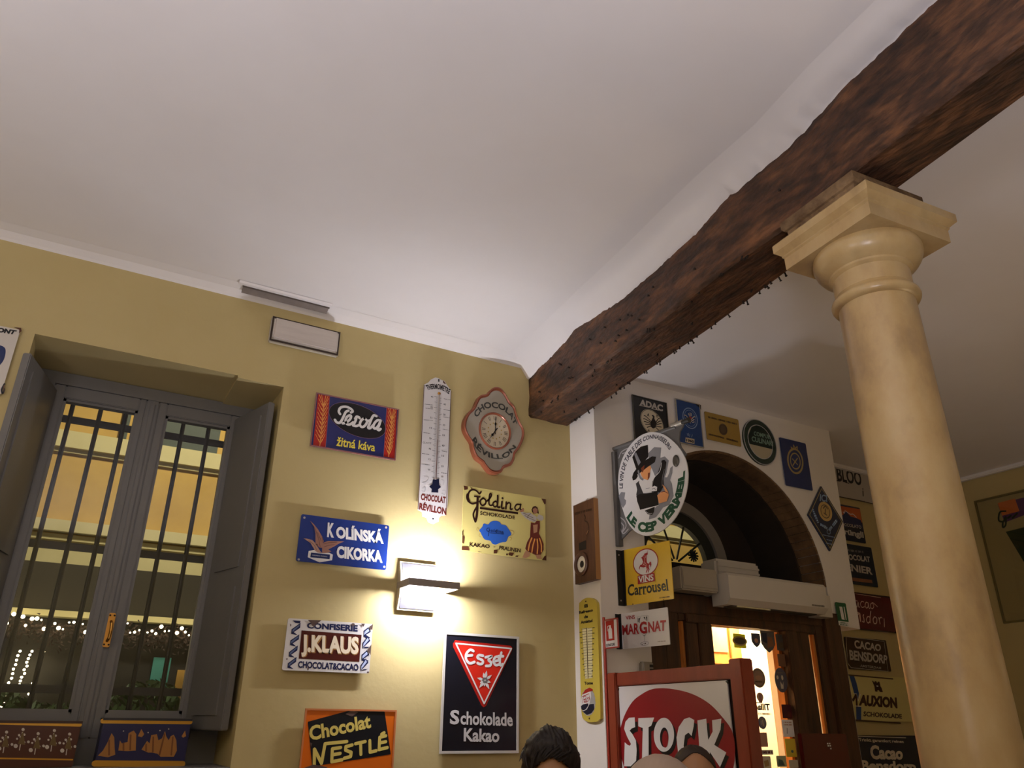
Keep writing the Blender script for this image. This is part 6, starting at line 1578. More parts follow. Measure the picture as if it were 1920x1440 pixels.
for h in range(12):
    th=PI/2-h*PI/6; m_=[3,1,2,3,3,2,2,3,4,2,1,2][h]
    for j in range(m_):
        a=th+(j-(m_-1)/2)*.105; ad.draw('numerals','S','black',3,{'w':26},I(c[0]+rx*.60*math.cos(a),c[1]+rz_*.60*math.sin(a),c[0]+rx*.80*math.cos(a),c[1]+rz_*.80*math.sin(a)))
    ad.draw('dial','e','gold',3,{},I(c[0]+rx*.42*math.cos(th+.26),c[1]+rz_*.42*math.sin(th+.26),c[0]+rx*.42*math.cos(th+.26)+.004,c[1]+rz_*.42*math.sin(th+.26),c[0]+rx*.42*math.cos(th+.26),c[1]+rz_*.42*math.sin(th+.26)+.004))
ad.finish(ck)
hc=(c[0],c[1])
def hand(nm,ang,L_,w_,dy):
    bm=bmesh.new(); d=Vector((math.cos(ang),math.sin(ang))); q=Vector((-d.y,d.x))
    pts=[Vector(hc)-d*.02+q*w_*.5,Vector(hc)+d*L_*.35+q*w_*.35,Vector(hc)+d*L_*.5+q*w_*1.3,Vector(hc)+d*L_*.62+q*w_*.3,Vector(hc)+d*L_]
    pts2=[Vector(hc)-d*.02-q*w_*.5,Vector(hc)+d*L_*.35-q*w_*.35,Vector(hc)+d*L_*.5-q*w_*1.3,Vector(hc)+d*L_*.62-q*w_*.3]
    prism(bm,[tuple(p) for p in pts]+[tuple(p) for p in reversed(pts2)],dy-.002,dy); build(nm,bm,ink('black'),ck)
hand('minute_hand',PI/2-.03,.082,.0045,-.005); hand('hour_hand',math.radians(236),.066,.006,-.0085)
art_on('clock',ckb)
# enamel thermometer
tm=thing('enamel_thermometer','tall white enamel wall thermometer with scalloped ends and black lettering','thermometer',(1.492,3.48,2.2207),0)
bm=bmesh.new(); plate(bm,special('thermo','OUT'),.005); tmp_=build('panel',bm,enamel('thermo','#d3cfce'),tm); pegs(tm,.12,.7,TA)
art_on('thermo',tmp_); tp=special('thermo','TUBE')
bm=bmesh.new(); tube(bm,[(tp[0][0],-.004,tp[0][1]),(tp[1][0],-.004,tp[1][1])],.0042,8); build('glass_tube',bm,mat('tube_glass','#a8a09c',.15),tm,smooth=True)
bm=bmesh.new(); tube(bm,[(tp[0][0]+(tp[1][0]-tp[0][0])*.55,-.0075,tp[0][1]+(tp[1][1]-tp[0][1])*.55),(tp[1][0],-.0075,tp[1][1])],.0016,6); build('spirit_column',bm,mat('spirit','#5a2c28',.3),tm)
bm=bmesh.new(); ell(bm,(tp[0][0],-.004,tp[0][1]),.009,.006,.009); build('tube_cap',bm,M_BRASS,tm,smooth=True)
# emergency light
em=thing('emergency_light','white oblong emergency light high on the cream wall','emergency light',(.756,3.498,2.995),0)
W_,H_=.347,.138
bm=bmesh.new(); box(bm,-W_/2,W_/2,-.028,0,0,H_,bev=.006); build('housing',bm,mat('light_housing','#bdb4a2',.5),em)
bm=bmesh.new()
for (x0,x1,z0,z1) in ((-W_/2+.003,W_/2-.003,.003,.011),(-W_/2+.003,W_/2-.003,H_-.011,H_-.003),(-W_/2+.003,-W_/2+.011,.011,H_-.011),(W_/2-.011,W_/2-.003,.011,H_-.011)): box(bm,x0,x1,-.031,-.027,z0,z1)
build('seal',bm,mat('dark_seal','#3a2c22',.7),em,label='dark rubber seal')
bm=bmesh.new(); box(bm,-W_/2+.012,W_/2-.012,-.045,-.027,.012,H_-.012,bev=.008); build('diffuser',bm,mat('diffuser_white','#cfc6bd',.4,var='#c2b8b0',scale=12,stretch=(.3,1,3)),em)
# pilaster objects
bt=thing('carved_barometer','dark carved wooden board barometer on the white pilaster','barometer',(2.305,3.342,1.985),-PI/2)
M_BARO=mat('baro_wood','#5c3a24',.45,var='#432818',scale=9,stretch=(5,5,.8)); M_BAROS=mat('baro_side','#a87848',.5)
bm=bmesh.new(); q=prism(bm,[(-.0955,0),(.0955,0),(.0955,.423),(-.0955,.423)],0,.0295)
q[4].material_index=1; q[3].material_index=1; q[5].material_index=1
bd=build('board',bm,[M_BARO,M_BAROS],bt)
d0,d1,d2=special('baro','DIALI')
bm=bmesh.new(); vr=[[bm.verts.new((d0[0]+rr_*math.cos(j*PI/20),yy,d0[1]+rr_*math.sin(j*PI/20))) for j in range(40)] for rr_,yy in ((.062,0),(.062,-.010),(.055,-.014),(.044,-.010),(.042,-.006))]
for A,B in zip(vr,vr[1:]):
    for k in range(40): bm.faces.new((A[k],A[(k+1)%40],B[(k+1)%40],B[k]))
build('dial_ring',bm,M_BARO,bt,smooth=True)
ab=Art(); ab.draw('dial_face','e','bone',1,{},I(d0[0],d0[1],d0[0]+.043,d0[1],d0[0],d0[1]+.043)); ab.draw('dial_face','e','blackmetal',2,{},I(d0[0],d0[1],d0[0]+.018,d0[1],d0[0],d0[1]+.018))
for k in range(20):
    a=k*PI/10; ab.draw('dial_face','S','umber',3,{'w':8},I(d0[0]+.033*math.cos(a),d0[1]+.033*math.sin(a),d0[0]+.038*math.cos(a),d0[1]+.038*math.sin(a)))
ab.finish(bt); art_on('baro',bd)
bm=bmesh.new(); tube(bm,[(.005,.02,.42),(.0,.02,.436),(.012,.02,.44),(.02,.02,.432)],.002,6); build('hanging_hook',bm,M_STEEL,bt)
pt=thing('tin_thermometer','narrow yellow tin thermometer with a bottle cap picture on the pilaster','thermometer',(2.318,3.351,1.322),-PI/2)
o=crom(special('pepsi','OUT'),True,3); bm=bmesh.new(); fs=plate(bm,o,.0165); pp_=build('panel',bm,enamel('tinyellow','#c9b44a'),pt)
art_on('pepsi',pp_)
# projecting blade signs
def blade(key,name,label,cat,loc,rz,W,H,face,flange,fw=.05,th=.004,edge=None):
    t=thing(name,label,cat,loc,rz,'signs projecting from the white wall')
    bm=bmesh.new(); plate(bm,rrect(W,H,.004),th); pl_=build('panel',bm,enamel(key,face,.3),t)
    if flange:
        bm=bmesh.new(); ca,sa=math.cos(-rz),math.sin(-rz)
        # flange lies on the wall: world x direction
        p0=Vector((-W/2,0)); dx=Vector((ca,sa)); dn=Vector((-sa,ca))
        y1=(YB-.001-(loc[1]+math.sin(rz)*(-W/2))) 
        q=[p0+dx*-fw+dn*(y1-.004),p0+dx*.004+dn*(y1-.004),p0+dx*.004+dn*y1,p0+dx*-fw+dn*y1]
        prism(bm,[tuple(v) for v in q],0,H,axis='z'); q=[p0+dx*-.002+dn*-.002,p0+dx*.002+dn*-.002,p0+dx*.004+dn*y1,p0+dx*-.002+dn*y1]; prism(bm,[tuple(v) for v in q],0,H,axis='z')
        build('wall_flange',bm,mat('flange_black','#191714',.5),t,label='black wall flange')
        bm=bmesh.new()
        for z in (.025,H-.025): v=p0+dx*-fw*.6+dn*(y1-.005); ell(bm,(v[0],v[1],z),.004,.004,.004)
        build('flange_screws',bm,M_STEEL,t)
    art_on(key,pl_); return t
blade('car','projecting_sign','yellow projecting sign with a red rearing horse roundel','sign',(2.504,3.082,1.866),-1.4019,.309,.282,'#d8b01c',True,.036)
blade('mar','projecting_sign','white projecting sign with a wine glass and large red capitals','sign',(2.461,3.080,1.654),-1.4361,.313,.169,'#d3d0d0',True,.022)
cp=thing('projecting_sign','oval white projecting sign of a man in a top hat on a grey bracket','sign',(2.484,2.968,2.186),-1.4536,'signs projecting from the white wall')
bm=bmesh.new(); plate(bm,crom(special('cep','OUT'),True,4),.006); ov_=build('oval_panel',bm,enamel('cep','#e0dedd',.3),cp)
bm=bmesh.new(); prism(bm,special('cep','BRK'),.008,.016); M_BRK=mat('bracket_grey','#6a6866',.45,metal=.2); bk_=build('bracket_panel',bm,M_BRK,cp,label='grey bracket plate')
a=Art()
for part,kind,m,l,e,P in ART['cep']:
    if part=='BRKART': a.draw('bracket_ornament',kind,m,0,e,P)
for b_,_ in a.P.values(): bmesh.ops.translate(b_,verts=b_.verts[:],vec=(0,.0075,0))
a.finish(bk_)
A_=special('cep','ARM'); bm=bmesh.new(); tube(bm,[(A_[0][0]-.02,.012,A_[0][1]-.005),(A_[1][0]-.06,.012,A_[1][1]-.012)],.012,12); build('bracket_arm',bm,M_BRK,cp,smooth=True)
d=Vector((A_[1][0]-A_[0][0],A_[1][1]-A_[0][1])).normalized()
bm=bmesh.new(); e1=Vector(A_[1])-d*.085; e2=Vector(A_[1])-d*.015; tube(bm,[(e1.x,.012,e1.y),(e2.x,.012,e2.y)],.0145,12); build('arm_sleeve',bm,mat('sleeve_light','#b8b4aa',.35,metal=.4),cp,smooth=True)
bm=bmesh.new(); e3=e2+d*.045; tube(bm,[(e2.x,.012,e2.y),(e3.x,.012,e3.y)],[.011,.015],12); build('arm_cap',bm,mat('cap_dark','#3a3936',.5),cp,smooth=True)
T_=special('cep','TIP'); bm=bmesh.new(); ell(bm,(T_[0][0],-.004,T_[0][1]),.021,.009,.031,n=24,m=14); build('bracket_boss',bm,mat('boss_grey','#5d5a55',.3,metal=.5),cp,smooth=True)
bm=bmesh.new(); box(bm,-.285,-.262,-.012,.022,-.02,.50); build('wall_plate',bm,M_BRK,cp)
art_on('cep',ov_)
ex=thing('extinguisher_sign','small red and white extinguisher sign on a thin red pole','sign',(2.338,3.181,1.649),-1.512)
bm=bmesh.new(); plate(bm,rrect(.102,.138,.003),.003); xp_=build('panel',bm,enamel('ext','#d9d3d0'),ex)
M_RED=mat('red_paint','#a03022',.4)
bm=bmesh.new()
for (x0,x1,z0,z1) in ((-.051,.051,0,.006),(-.051,.051,.132,.138),(.045,.051,.006,.132)): box(bm,x0,x1,-.003,.004,z0,z1)
build('rim',bm,M_RED,ex)
art_on('ext',xp_)
bm=bmesh.new(); tube(bm,[(-.056,.0,-1.648),(-.056,.0,.15)],.007,10); build('pole',bm,M_RED,ex,smooth=True,label='thin red pole')
bm=bmesh.new(); tube(bm,[(-.056,.0,-1.648),(-.056,.0,-1.62)],[.018,.012],16); build('pole_foot',bm,M_RED,ex)
# plaques above the arch
TB=.0115
sign('adac','wall_plaque','black plaque with an eagle roundel and white capitals behind the oval sign','plaque',(2.730,3.243,2.7666),0,.255,.298,'#15181a',TB,GB,rim='#4c4a42',rimw=.004)
sign('blue60','wall_plaque','blue plaque with a pale eagle ring and a year plate','plaque',(3.025,3.243,2.8293),0,.192,.281,'#1d4480',TB,GB,rim='#a8a294',rimw=.004)
sign('tan','wall_plaque','mustard plaque with two dark lines and a round seal','plaque',(3.296,3.243,2.8931),0,.280,.181,'#a5863c',TB,GB)
dk=thing('wall_plaque','round dark green plaque with a half white centre','plaque',(3.605,3.243,2.8044),0,GB)
circ=lambda R,cx=0,cz=.152,n=48,sx=.94:[(cx+R*sx*math.cos(2*PI*k/n),cz+R*math.sin(2*PI*k/n)) for k in range(n)]
bm=bmesh.new(); plate(bm,circ(.152),TB); dp_=build('panel',bm,enamel('disc','#1d3328'),dk)
bm=bmesh.new(); prism(bm,circ(.112),-.0006,.001); build('white_centre',bm,enamel('disc_c','#b3a98f'),dk)
art_on('disc',dp_)
bm=bmesh.new()
for R_ in (.149,.112):
    bm=bmesh.new(); vr=[[bm.verts.new((x,yy,z)) for x,z in circ(k)] for k,yy in ((R_+.002,.001),(R_+.002,-.0025),(R_-.002,-.0025),(R_-.002,.001))]
    for A,B in zip(vr,vr[1:]):
        for k in range(48): bm.faces.new((A[k],A[(k+1)%48],B[(k+1)%48],B[k]))
    build('rim_ring',bm,ink('palegrey'),dp_)
sign('navy','wall_plaque','plain navy plaque with a small gold crowned crest','plaque',(3.907,3.243,2.6998),0,.242,.322,'#1a2c62',TB,GB)
dm=thing('wall_plaque','dark blue diamond shaped plaque at the right end of the arch','plaque',(4.107,3.243,2.3212),0,GB)
bm=bmesh.new(); plate(bm,special('diam','OUT'),TB); qp_=build('panel',bm,enamel('diam','#172444'),dm); art_on('diam',qp_)
sign('exit','exit_sign','green emergency exit plate with a white door symbol beside the entrance','sign',(4.119,3.243,1.8779),0,.094,.130,'#1c5a3c',TB)
# alcove signs
TC=.0115
sign('bloo','enamel_sign','white sign with tall black condensed capitals, topmost in the alcove','sign',(5.258,3.738,2.9078),0,.947,.261,'#b5aca0',TC,GC,rim='#4a3a2c',rimw=.004)
sign('spr','enamel_sign','sign with white mountains under an orange sky, second from top in the alcove','sign',(4.904,3.738,2.5779),0,.478,.274,'#1e2438',TC,GC)
sign('men','enamel_sign','dark blue alcove sign with two lines of wide white capitals','sign',(4.889,3.738,2.2589),0,.608,.294,'#1e2636',TC,GC)
sign('redc','enamel_sign','dark red alcove sign with pink handwritten script','sign',(4.969,3.738,1.9429),0,.867,.258,'#5c1518',TC,GC,rim='#3a1a14',rimw=.008)
sign('cac','enamel_sign','dark brown alcove sign with cream capitals and a thin border line','sign',(4.949,3.738,1.6748),0,.439,.211,'#33190f',TC,GC)
sign('maux','enamel_sign','cream alcove sign with a brown castle tower and blue ribbon','sign',(5.044,3.738,1.3518),0,.718,.288,'#cfc383',TC,GC)
sign('bluec','enamel_sign','navy alcove sign with big cream lower-case letters, lowest of the column','sign',(5.004,3.738,.9013),0,.658,.363,'#161b33',TC,GC)
# framed poster on the right wall
gp=thing('framed_poster','dim glazed picture in a thin frame on the far right wall','picture',(6.118,3.0,2.04),-PI/2)
bm=bmesh.new(); prism(bm,rrect(.8,.915,.004),.0,.002); ps_=build('poster_sheet',bm,mat('poster_paper','#9a8a5a',.6),gp)
art_on('grand',ps_)
bm=bmesh.new()
for (x0,x1,z0,z1) in ((-.41,.41,-.01,.004),(-.41,.41,.911,.925),(-.41,-.396,.004,.911),(.396,.41,.004,.911)): box(bm,x0,x1,-.012,.002,z0,z1)
build('frame',bm,mat('poster_frame','#6e6238',.4),gp)
bm=bmesh.new(); box(bm,-.40,.40,-.008,-.006,0,.915); build('glass_pane',bm,M_GLASS,gp)
bm=bmesh.new(); tube(bm,[(6.105,3.56,0),(6.105,3.56,2.22)],.010,8); tag(build('wall_pipe',bm,M_IRON),'thin dark vertical pipe on the far right wall beside the column','pipe')
# ------------------------------------------------------------ red framed panel
sf=thing('panel_stand','red wooden stand framing a white panel with a big red ellipse','stand',(2.35,2.80,0),-PI/2)
M_REDWOOD=mat('red_wood','#8e3a22',.42,var='#7d3019',scale=5,stretch=(4,4,.8))
for nm,x0,x1,y0,y1,z1 in (('post',-.424,-.362,-.02,.05,1.538),('post',.395,.465,-.02,.045,1.552)):
    bm=bmesh.new(); box(bm,x0,x1,y0,y1,.0,z1,bev=.005); build(nm,bm,M_REDWOOD,sf)
for z0,z1 in ((1.478,1.536),(.74,.80)):
    bm=bmesh.new(); box(bm,-.362,.395,-.008,.04,z0,z1,bev=.004); build('rail',bm,M_REDWOOD,sf)
for x in (-.396,.435):
    bm=bmesh.new(); box(bm,x-.04,x+.04,-.09,.2,0,.05,bev=.006); build('foot',bm,M_REDWOOD,sf)
bm=bmesh.new(); plate(bm,rrect(.718,.675,.004),.006); pn=build('panel',bm,enamel('stock','#dcd8d6',.3),sf); pn.location=(-.001,0,.80)
a=Art()
for part,kind,m,l,e,P in ART['stock']: a.draw(part,kind,m,l,e,P)
a.finish(pn)
bm=bmesh.new(); box(bm,-.363,.396,.012,.03,.80,1.479); build('gap_board',bm,mat('gap_board_dark','#2a1410',.6),sf,label='dark board added to block light in the panel gap')  # added so passage light does not show beside the panel
# dark red board near the door
rb=thing('dark_red_board','plain dark red standing board in front of the door','board',(3.39,2.9,0))
bm=bmesh.new(); box(bm,-.162,.162,-.012,.012,.04,1.28,bev=.003); build('board',bm,mat('oxblood','#551410',.22,coat=.3),rb)
bm=bmesh.new(); box(bm,-.14,.14,-.15,.15,0,.04,bev=.004); build('foot',bm,_M['oxblood'],rb)
bm=bmesh.new()
for x,z in ((.012,1.232),(.026,1.232),(.014,1.222),(.028,1.222),(.029,1.210)): box(bm,x,x+.008,-.0135,-.0115,z,z+.006)
build('painted_glints',bm,ink('offwhite'),rb)  # white paint stands for a lamp reflected in the board
bm=bmesh.new(); box(bm,4.60,4.66,3.715,3.749,1.42,1.50,bev=.006); sw=thing('light_switch','small pale switch on the alcove wall beside the door','switch',(4.63,3.749,1.42)); loc_bm(bm,sw); build('plate',bm,M_APPL,sw)
bm=bmesh.new(); box(bm,-.012,.012,-.040,-.033,.025,.055,bev=.002); build('rocker',bm,M_APPL,sw)
# ------------------------------------------------------------ gift boxes on the sill
def gift(key,label,loc,W,H,D,hexc,edge):
    t=thing('gift_box',label,'box',loc,0,'gift boxes on the window sill')
    bm=bmesh.new(); box(bm,-W/2,W/2,0,D,0,H,bev=.003); ca_=build('carton',bm,mat(key+'_carton',hexc,.35),t)
    bm=bmesh.new()
    for z in (H-.006,): box(bm,-W/2-.003,W/2+.003,-.003,D+.003,z,H+.003)
    build('lid',bm,mat(key+'_lid',edge,.4),t)
    art_on(key,ca_)
gift('rbox','dark red gift box printed with silver dotted trees on the window sill',(-.155,3.66,1.1445),.59,.158,.17,'#4a1c0e','#3a1c0e')
gift('bbox','navy gift box printed with gold nativity shapes on the window sill',(.378,3.66,1.1445),.325,.171,.17,'#15174a','#22222a')
# ------------------------------------------------------------ stickers on the door glass
GS='stickers on the door glass'
def lighter(h,k=1.7): return '#'+''.join('%02x'%min(255,int(int(h[i:i+2],16)*k)) for i in (1,3,5))
def sticker(label,x,z,W,H,shape,draws,hexc):
    t=thing('glass_sticker',label,'sticker',(x,3.2925,z-H/2),0,GS)
    if shape=='rect': o=rrect(W,H,.004,2)
    elif shape=='round': o=[(W/2*math.cos(k*PI/16),H/2+H/2*math.sin(k*PI/16)) for k in range(32)]
    elif shape=='bulb': o=[(W/2*math.cos(a),H*.58+H*.42*math.sin(a)) for a in [-.9+k*(PI+1.8)/22 for k in range(23)]]+[(-W*.2,0),(W*.2,0)]
    else: o=[(-W/2,H),(-W/2,H*.4),(-W*.3,H*.16),(0,0),(W*.3,H*.16),(W/2,H*.4),(W/2,H)]
    bm=bmesh.new(); prism(bm,o,0,.0012); fl_=build('film',bm,mat('sticker_'+hexc[1:],lighter(hexc),.5),t)
    a=Art()
    for nm,k,m,l,e,P in draws:
        a.draw(nm,k,m,l,e,[int((v*W if i%2==0 else v*H)*1e4) for i,v in enumerate(P)])
    a.finish(fl_)
E4=lambda cx,cz,rx,rz:[cx,cz,cx+rx,cz,cx,cz+rz]
sticker('small dark shield sticker at the upper left of the door glass',3.421,1.754,.069,.076,'shield',[('emblem','e','tanflesh',1,{},E4(0,.48,.2,.16))],'#2a2a33')
sticker('largest dark shield sticker, top middle of the door glass',3.514,1.752,.109,.117,'shield',[('emblem','p','rustbrown',1,{},[-.1,.2,.4,.3,.3,.7,0,.75]),('emblem','p','navydark',2,{},[-.4,.5,-.1,.4,-.05,.9,-.4,.9])],'#3a3430')
sticker('dark upright sticker in the top right corner of the door glass',3.612,1.753,.066,.089,'rect',[('emblem','p','umber2',1,{},[-.3,.15,.3,.15,.3,.5,-.3,.5])],'#2e2a26')
sticker('plain brown oblong sticker below the top right corner',3.610,1.656,.072,.067,'rect',[],'#4a3424')
sticker('ring-edged brown round sticker at the left of the door glass',3.407,1.556,.101,.102,'round',[('emblem','r','taupe',1,{'w':60},E4(0,.5,.42,.42)),('emblem','e','tanflesh',1,{},E4(0,.5,.25,.12)),('emblem','d','umber',2,{'w':80},[-.3,.3,.3,.3])],'#5d4a3c')
sticker('big round dark sticker with pale figures at the right of the glass',3.580,1.550,.098,.130,'round',[('figures','p','bone',1,{},[-.1,.15,.1,.15,.15,.45,.05,.3,-.1,.45]),('figures','e','bone',1,{},E4(-.28,.6,.08,.08)),('figures','e','bone',1,{},E4(.1,.6,.08,.1)),('figures','d','taupe',2,{'w':90},[-.3,.8,.3,.8])],'#37343a')
sticker('small bulb shaped sticker above the black mirrored lettering',3.402,1.454,.049,.053,'bulb',[('emblem','p','bone',1,{},[-.34,.4,-.22,.35,-.22,.85,-.34,.8]),('emblem','p','bone',1,{},[.22,.35,.34,.4,.34,.8,.22,.85])],'#6a4a3c')
t=thing('glass_sticker','black mirrored lettering stuck on the door glass with a pale line below','sticker',(3.410,3.2925,1.365),0,GS)
a=Art(); a.draw('lettering','t','black',0,{'t':'Tillac','b':.03},I(.0575,.026,-.058,.026,-.058,.060,.0575,.060)); a.draw('lettering','S','black',0,{'w':40},I(-.058,.064,-.02,.064)); a.draw('caption','d','taupe',0,{'w':110},I(-.056,.008,.06,.008)); a.finish(t)
sticker('small grey round badge sticker under the mirrored lettering',3.397,1.329,.061,.063,'round',[('emblem','r','slateblue',1,{'w':50},E4(0,.5,.42,.42)),('emblem','p','bone',1,{},[0,.25,.15,.25,.1,.75,-.05,.7]),('emblem','e','palegrey',2,{},E4(-.15,.5,.1,.18))],'#55524e')
sticker('brown upright sticker with a curved top, lower left of the glass',3.395,1.246,.050,.070,'rect',[],'#7a5c4c')
sticker('narrow outlined banner sticker low on the door glass',3.404,1.185,.095,.023,'rect',[('lettering','d','brownred2',1,{'w':130},[-.45,.5,.45,.5])],'#c9a98a')
sticker('mottled grey square sticker at the lower left of the glass',3.394,1.138,.065,.056,'rect',[('picture','p','medal',1,{},[-.2,.1,.3,.2,.2,.7,-.3,.6])],'#8f8c78')
sticker('mottled green square sticker in the lower middle of the glass',3.506,1.141,.072,.053,'rect',[('picture','p','palegreen2',1,{},[-.4,.1,.3,.1,.1,.6,-.3,.7])],'#7d8462')
sticker('very dark red square sticker at the right edge of the glass',3.594,1.388,.073,.071,'rect',[('picture','p','maroon',1,{},[0,.1,.4,.1,.4,.4,.1,.5])],'#301014')
sticker('cream sticker with faint lines at the right edge of the glass',3.587,1.303,.086,.086,'rect',[('lettering','d','tanflesh',1,{'w':60},[-.35,.85,.35,.85]),('lettering','d','tanflesh',1,{'w':60},[-.35,.7,.35,.7]),('lettering','S','umber',1,{'w':40},[-.15,.2,-.1,.5])],'#d3bd94')
sticker('mustard sticker near the lower right of the glass',3.588,1.206,.078,.090,'rect',[('emblem','e','palegreen2',1,{},E4(.1,.3,.12,.08))],'#b5852c')
sticker('dull grey sticker in the lower right corner of the glass',3.594,1.127,.068,.039,'rect',[],'#86826c')
sticker('yellow badge sticker with an oval centre on the left of the glass',3.295,1.744,.090,.075,'rect',[('emblem','e','gold',1,{},E4(0,.5,.62,.34)),('emblem','e','umber2',2,{},E4(0,.5,.48,.24))],'#d8a81c')
# ------------------------------------------------------------ people (seated, only the heads reach the frame)
def blob(name,parts,mats,parent,vox=.008,smooth=6,label=None):
    bm=bmesh.new()
    for q in parts:
        if q[0]=='e': ell(bm,*q[1:],n=20,m=14)
        else:
            P=crom([tuple(p) for p in q[1]],k=4) if len(q[1])>2 else q[1]
            n=len(P); rr=q[2] if isinstance(q[2],(list,tuple)) else [q[2]]*2
            rad=[]
            for i in range(n):
                t=i/(n-1)*(len(rr)-1); k=min(int(t),len(rr)-2); rad.append(rr[k]+(rr[k+1]-rr[k])*(t-k))
            tube(bm,P,rad,14)
            for p,r_ in ((P[0],rad[0]),(P[-1],rad[-1])): ell(bm,p,r_,r_,r_,n=14,m=10)
    me=bpy.data.meshes.new(name); bm.to_mesh(me); bm.free()
    o=link(name,me,parent,mats)
    m=o.modifiers.new('remesh','REMESH'); m.mode='VOXEL'; m.voxel_size=vox; m.use_smooth_shade=True
    s=o.modifiers.new('smooth','SMOOTH'); s.iterations=smooth; s.factor=.5
    if label: o['label']=label
    return o
def hand_parts(wrist,d,up,side):
    """palm with five bent fingers; d points along the fingers, up is the back of the hand"""
    d=Vector(d).normalized(); up=Vector(up).normalized(); s=d.cross(up)*side; W=Vector(wrist); out=[('t',[W,W+d*.03,W+d*.075],[.024,.030,.034])]
    for k,(off,L_) in enumerate(((-.027,.068),(-.009,.078),(.009,.073),(.026,.058))):
        b=W+d*.085+s*off; p1=b+d*L_*.45-up*.004; p2=p1+d*L_*.32-up*.014; p3=p2+d*L_*.22-up*.018
        out.append(('t',[b-d*.02,p1,p2,p3],[.0095,.009,.0085,.0075]))
    b=W+d*.03-s*.024; out.append(('t',[b,b+d*.03-s*.022-up*.006,b+d*.055-s*.026-up*.012],[.012,.0105,.009])); return out
def person(label,x,y,top,face,skin,hairhex,shirt,hair,glasses=False):
    t=thing('person',label,'person',(x,y,0),face); S=top-1.30   # local +y = forward
    hz=1.185+S   # centre of the head
    sk=mat('skin_'+skin[1:],skin,.5,spec=.4,var=skin,scale=20,bump=.03,bscale=200)
    HP=[('e',(0,-.012,hz+.018),.073,.092,.090),('e',(0,.022,hz-.030),.064,.072,.078),('e',(0,.045,hz-.075),.044,.045,.038),
        ('e',(0,.078,hz+.012),.052,.020,.012),('t',[(0,.088,hz+.008),(0,.106,hz-.022)],[.009,.013]),('e',(-.012,.095,hz-.026),.009,.010,.008),('e',(.012,.095,hz-.026),.009,.010,.008),
        ('e',(-.038,.066,hz-.025),.022,.022,.020),('e',(.038,.066,hz-.025),.022,.022,.020),('e',(0,.088,hz-.055),.021,.010,.006),('e',(0,.086,hz-.066),.019,.010,.007),('e',(0,.080,hz-.092),.02,.016,.014)]
    for sx in (-1,1): HP+= [('e',(sx*.076,-.008,hz-.012),.010,.020,.031),('e',(sx*.080,-.014,hz-.002),.007,.020,.022)]
    sh=hz-.265   # shoulder height
    body=[('t',[(0,-.02,hz-.07),(0,-.03,hz-.15),(0,-.045,sh+.03)],[.055,.056,.068])]
    torso=[('t',[(-.15,-.05,sh),(0,-.055,sh+.02),(.15,-.05,sh)],[.062,.075,.062]),('t',[(0,-.05,sh-.02),(0,-.04,sh-.20),(0,-.05,.56)],[.135,.145,.150]),('e',(-.07,-.03,sh-.12),.085,.095,.13),('e',(.07,-.03,sh-.12),.085,.095,.13),('e',(0,-.06,.545),.175,.135,.10)]
    arms=[];hands=[]
    for sx in (-1,1):
        arms+=[('t',[(sx*.185,-.05,sh-.005),(sx*.225,-.03,sh-.16),(sx*.235,.03,sh-.29)],[.055,.048,.040]),('t',[(sx*.235,.03,sh-.29),(sx*.19,.15,.64),(sx*.135,.245,.60)],[.040,.036,.026])]
        hands+=hand_parts((sx*.135,.245,.60),(-sx*.35,.93,-.08),(0,0,1),sx)
    legs=[];feet=[]
    for sx in (-1,1):
        legs+=[('t',[(sx*.09,-.03,.545),(sx*.11,.20,.545),(sx*.125,.40,.525)],[.092,.082,.062]),('t',[(sx*.125,.40,.525),(sx*.12,.405,.30),(sx*.115,.38,.10)],[.058,.054,.042])]
        feet+=[('t',[(sx*.115,.37,.055),(sx*.118,.44,.045),(sx*.122,.54,.032)],[.042,.040,.030])]
    bd=blob('body',HP+body+torso+arms+hands+legs+feet,[sk],t,.0065,5)
    grow=lambda L,g:[(q[0],q[1],[v+g for v in q[2]]) if q[0]=='t' else (q[0],q[1],q[2]+g,q[3]+g,q[4]+g) for q in L]
    slv=[q for i,q in enumerate(arms)]
    slv=[(q[0],q[1],q[2]) for q in slv]
    # sleeves end short of the wrist
    for i in (1,3): q=slv[i]; p=q[1]; slv[i]=(q[0],[p[0],p[1],Vector(p[1]).lerp(Vector(p[2]),.75)],[q[2][0],q[2][1],q[2][1]-.004])
    blob('shirt',grow(torso+slv,.014)+[('t',[(0,-.035,sh+.045),(0,-.045,sh+.02)],[.076,.092])],[mat('cloth_'+shirt[1:],shirt,.85,var=shirt,scale=30,bump=.1,bscale=120)],t,.009,6)
    blob('trousers',grow(legs+[torso[-1]],.013),[mat('cloth_dark','#22242b',.85)],t,.010,6)
    sho=[('t',[(sx*.115,.36,.056),(sx*.118,.44,.050),(sx*.122,.555,.042)],[.047,.046,.036]) for sx in (-1,1)]
    blob('shoes',sho,[mat('shoe_leather','#1a1512',.4)],t,.009,4)
    for sx in (-1,1):
        bm=bmesh.new(); ell(bm,(sx*.031,.079,hz-.004),.0125,.0125,.0115,0,16,10)
        for q in bm.faces:
            cc=q.calc_center_median()-Vector((sx*.031,.079,hz-.004))
            if cc.y>.0105: q.material_index=1
        e=build('eye',bm,[mat('eye_white','#d8d0c8',.2),mat('eye_dark','#20140e',.15)],t,smooth=True)
        bm=bmesh.new(); tube(bm,[(sx*.014,.094,hz+.016),(sx*.032,.094,hz+.021),(sx*.050,.082,hz+.015)],[.003,.0045,.0025],8); build('eyebrow',bm,mat('hair_'+hairhex[1:],hairhex,.6),t,smooth=True)
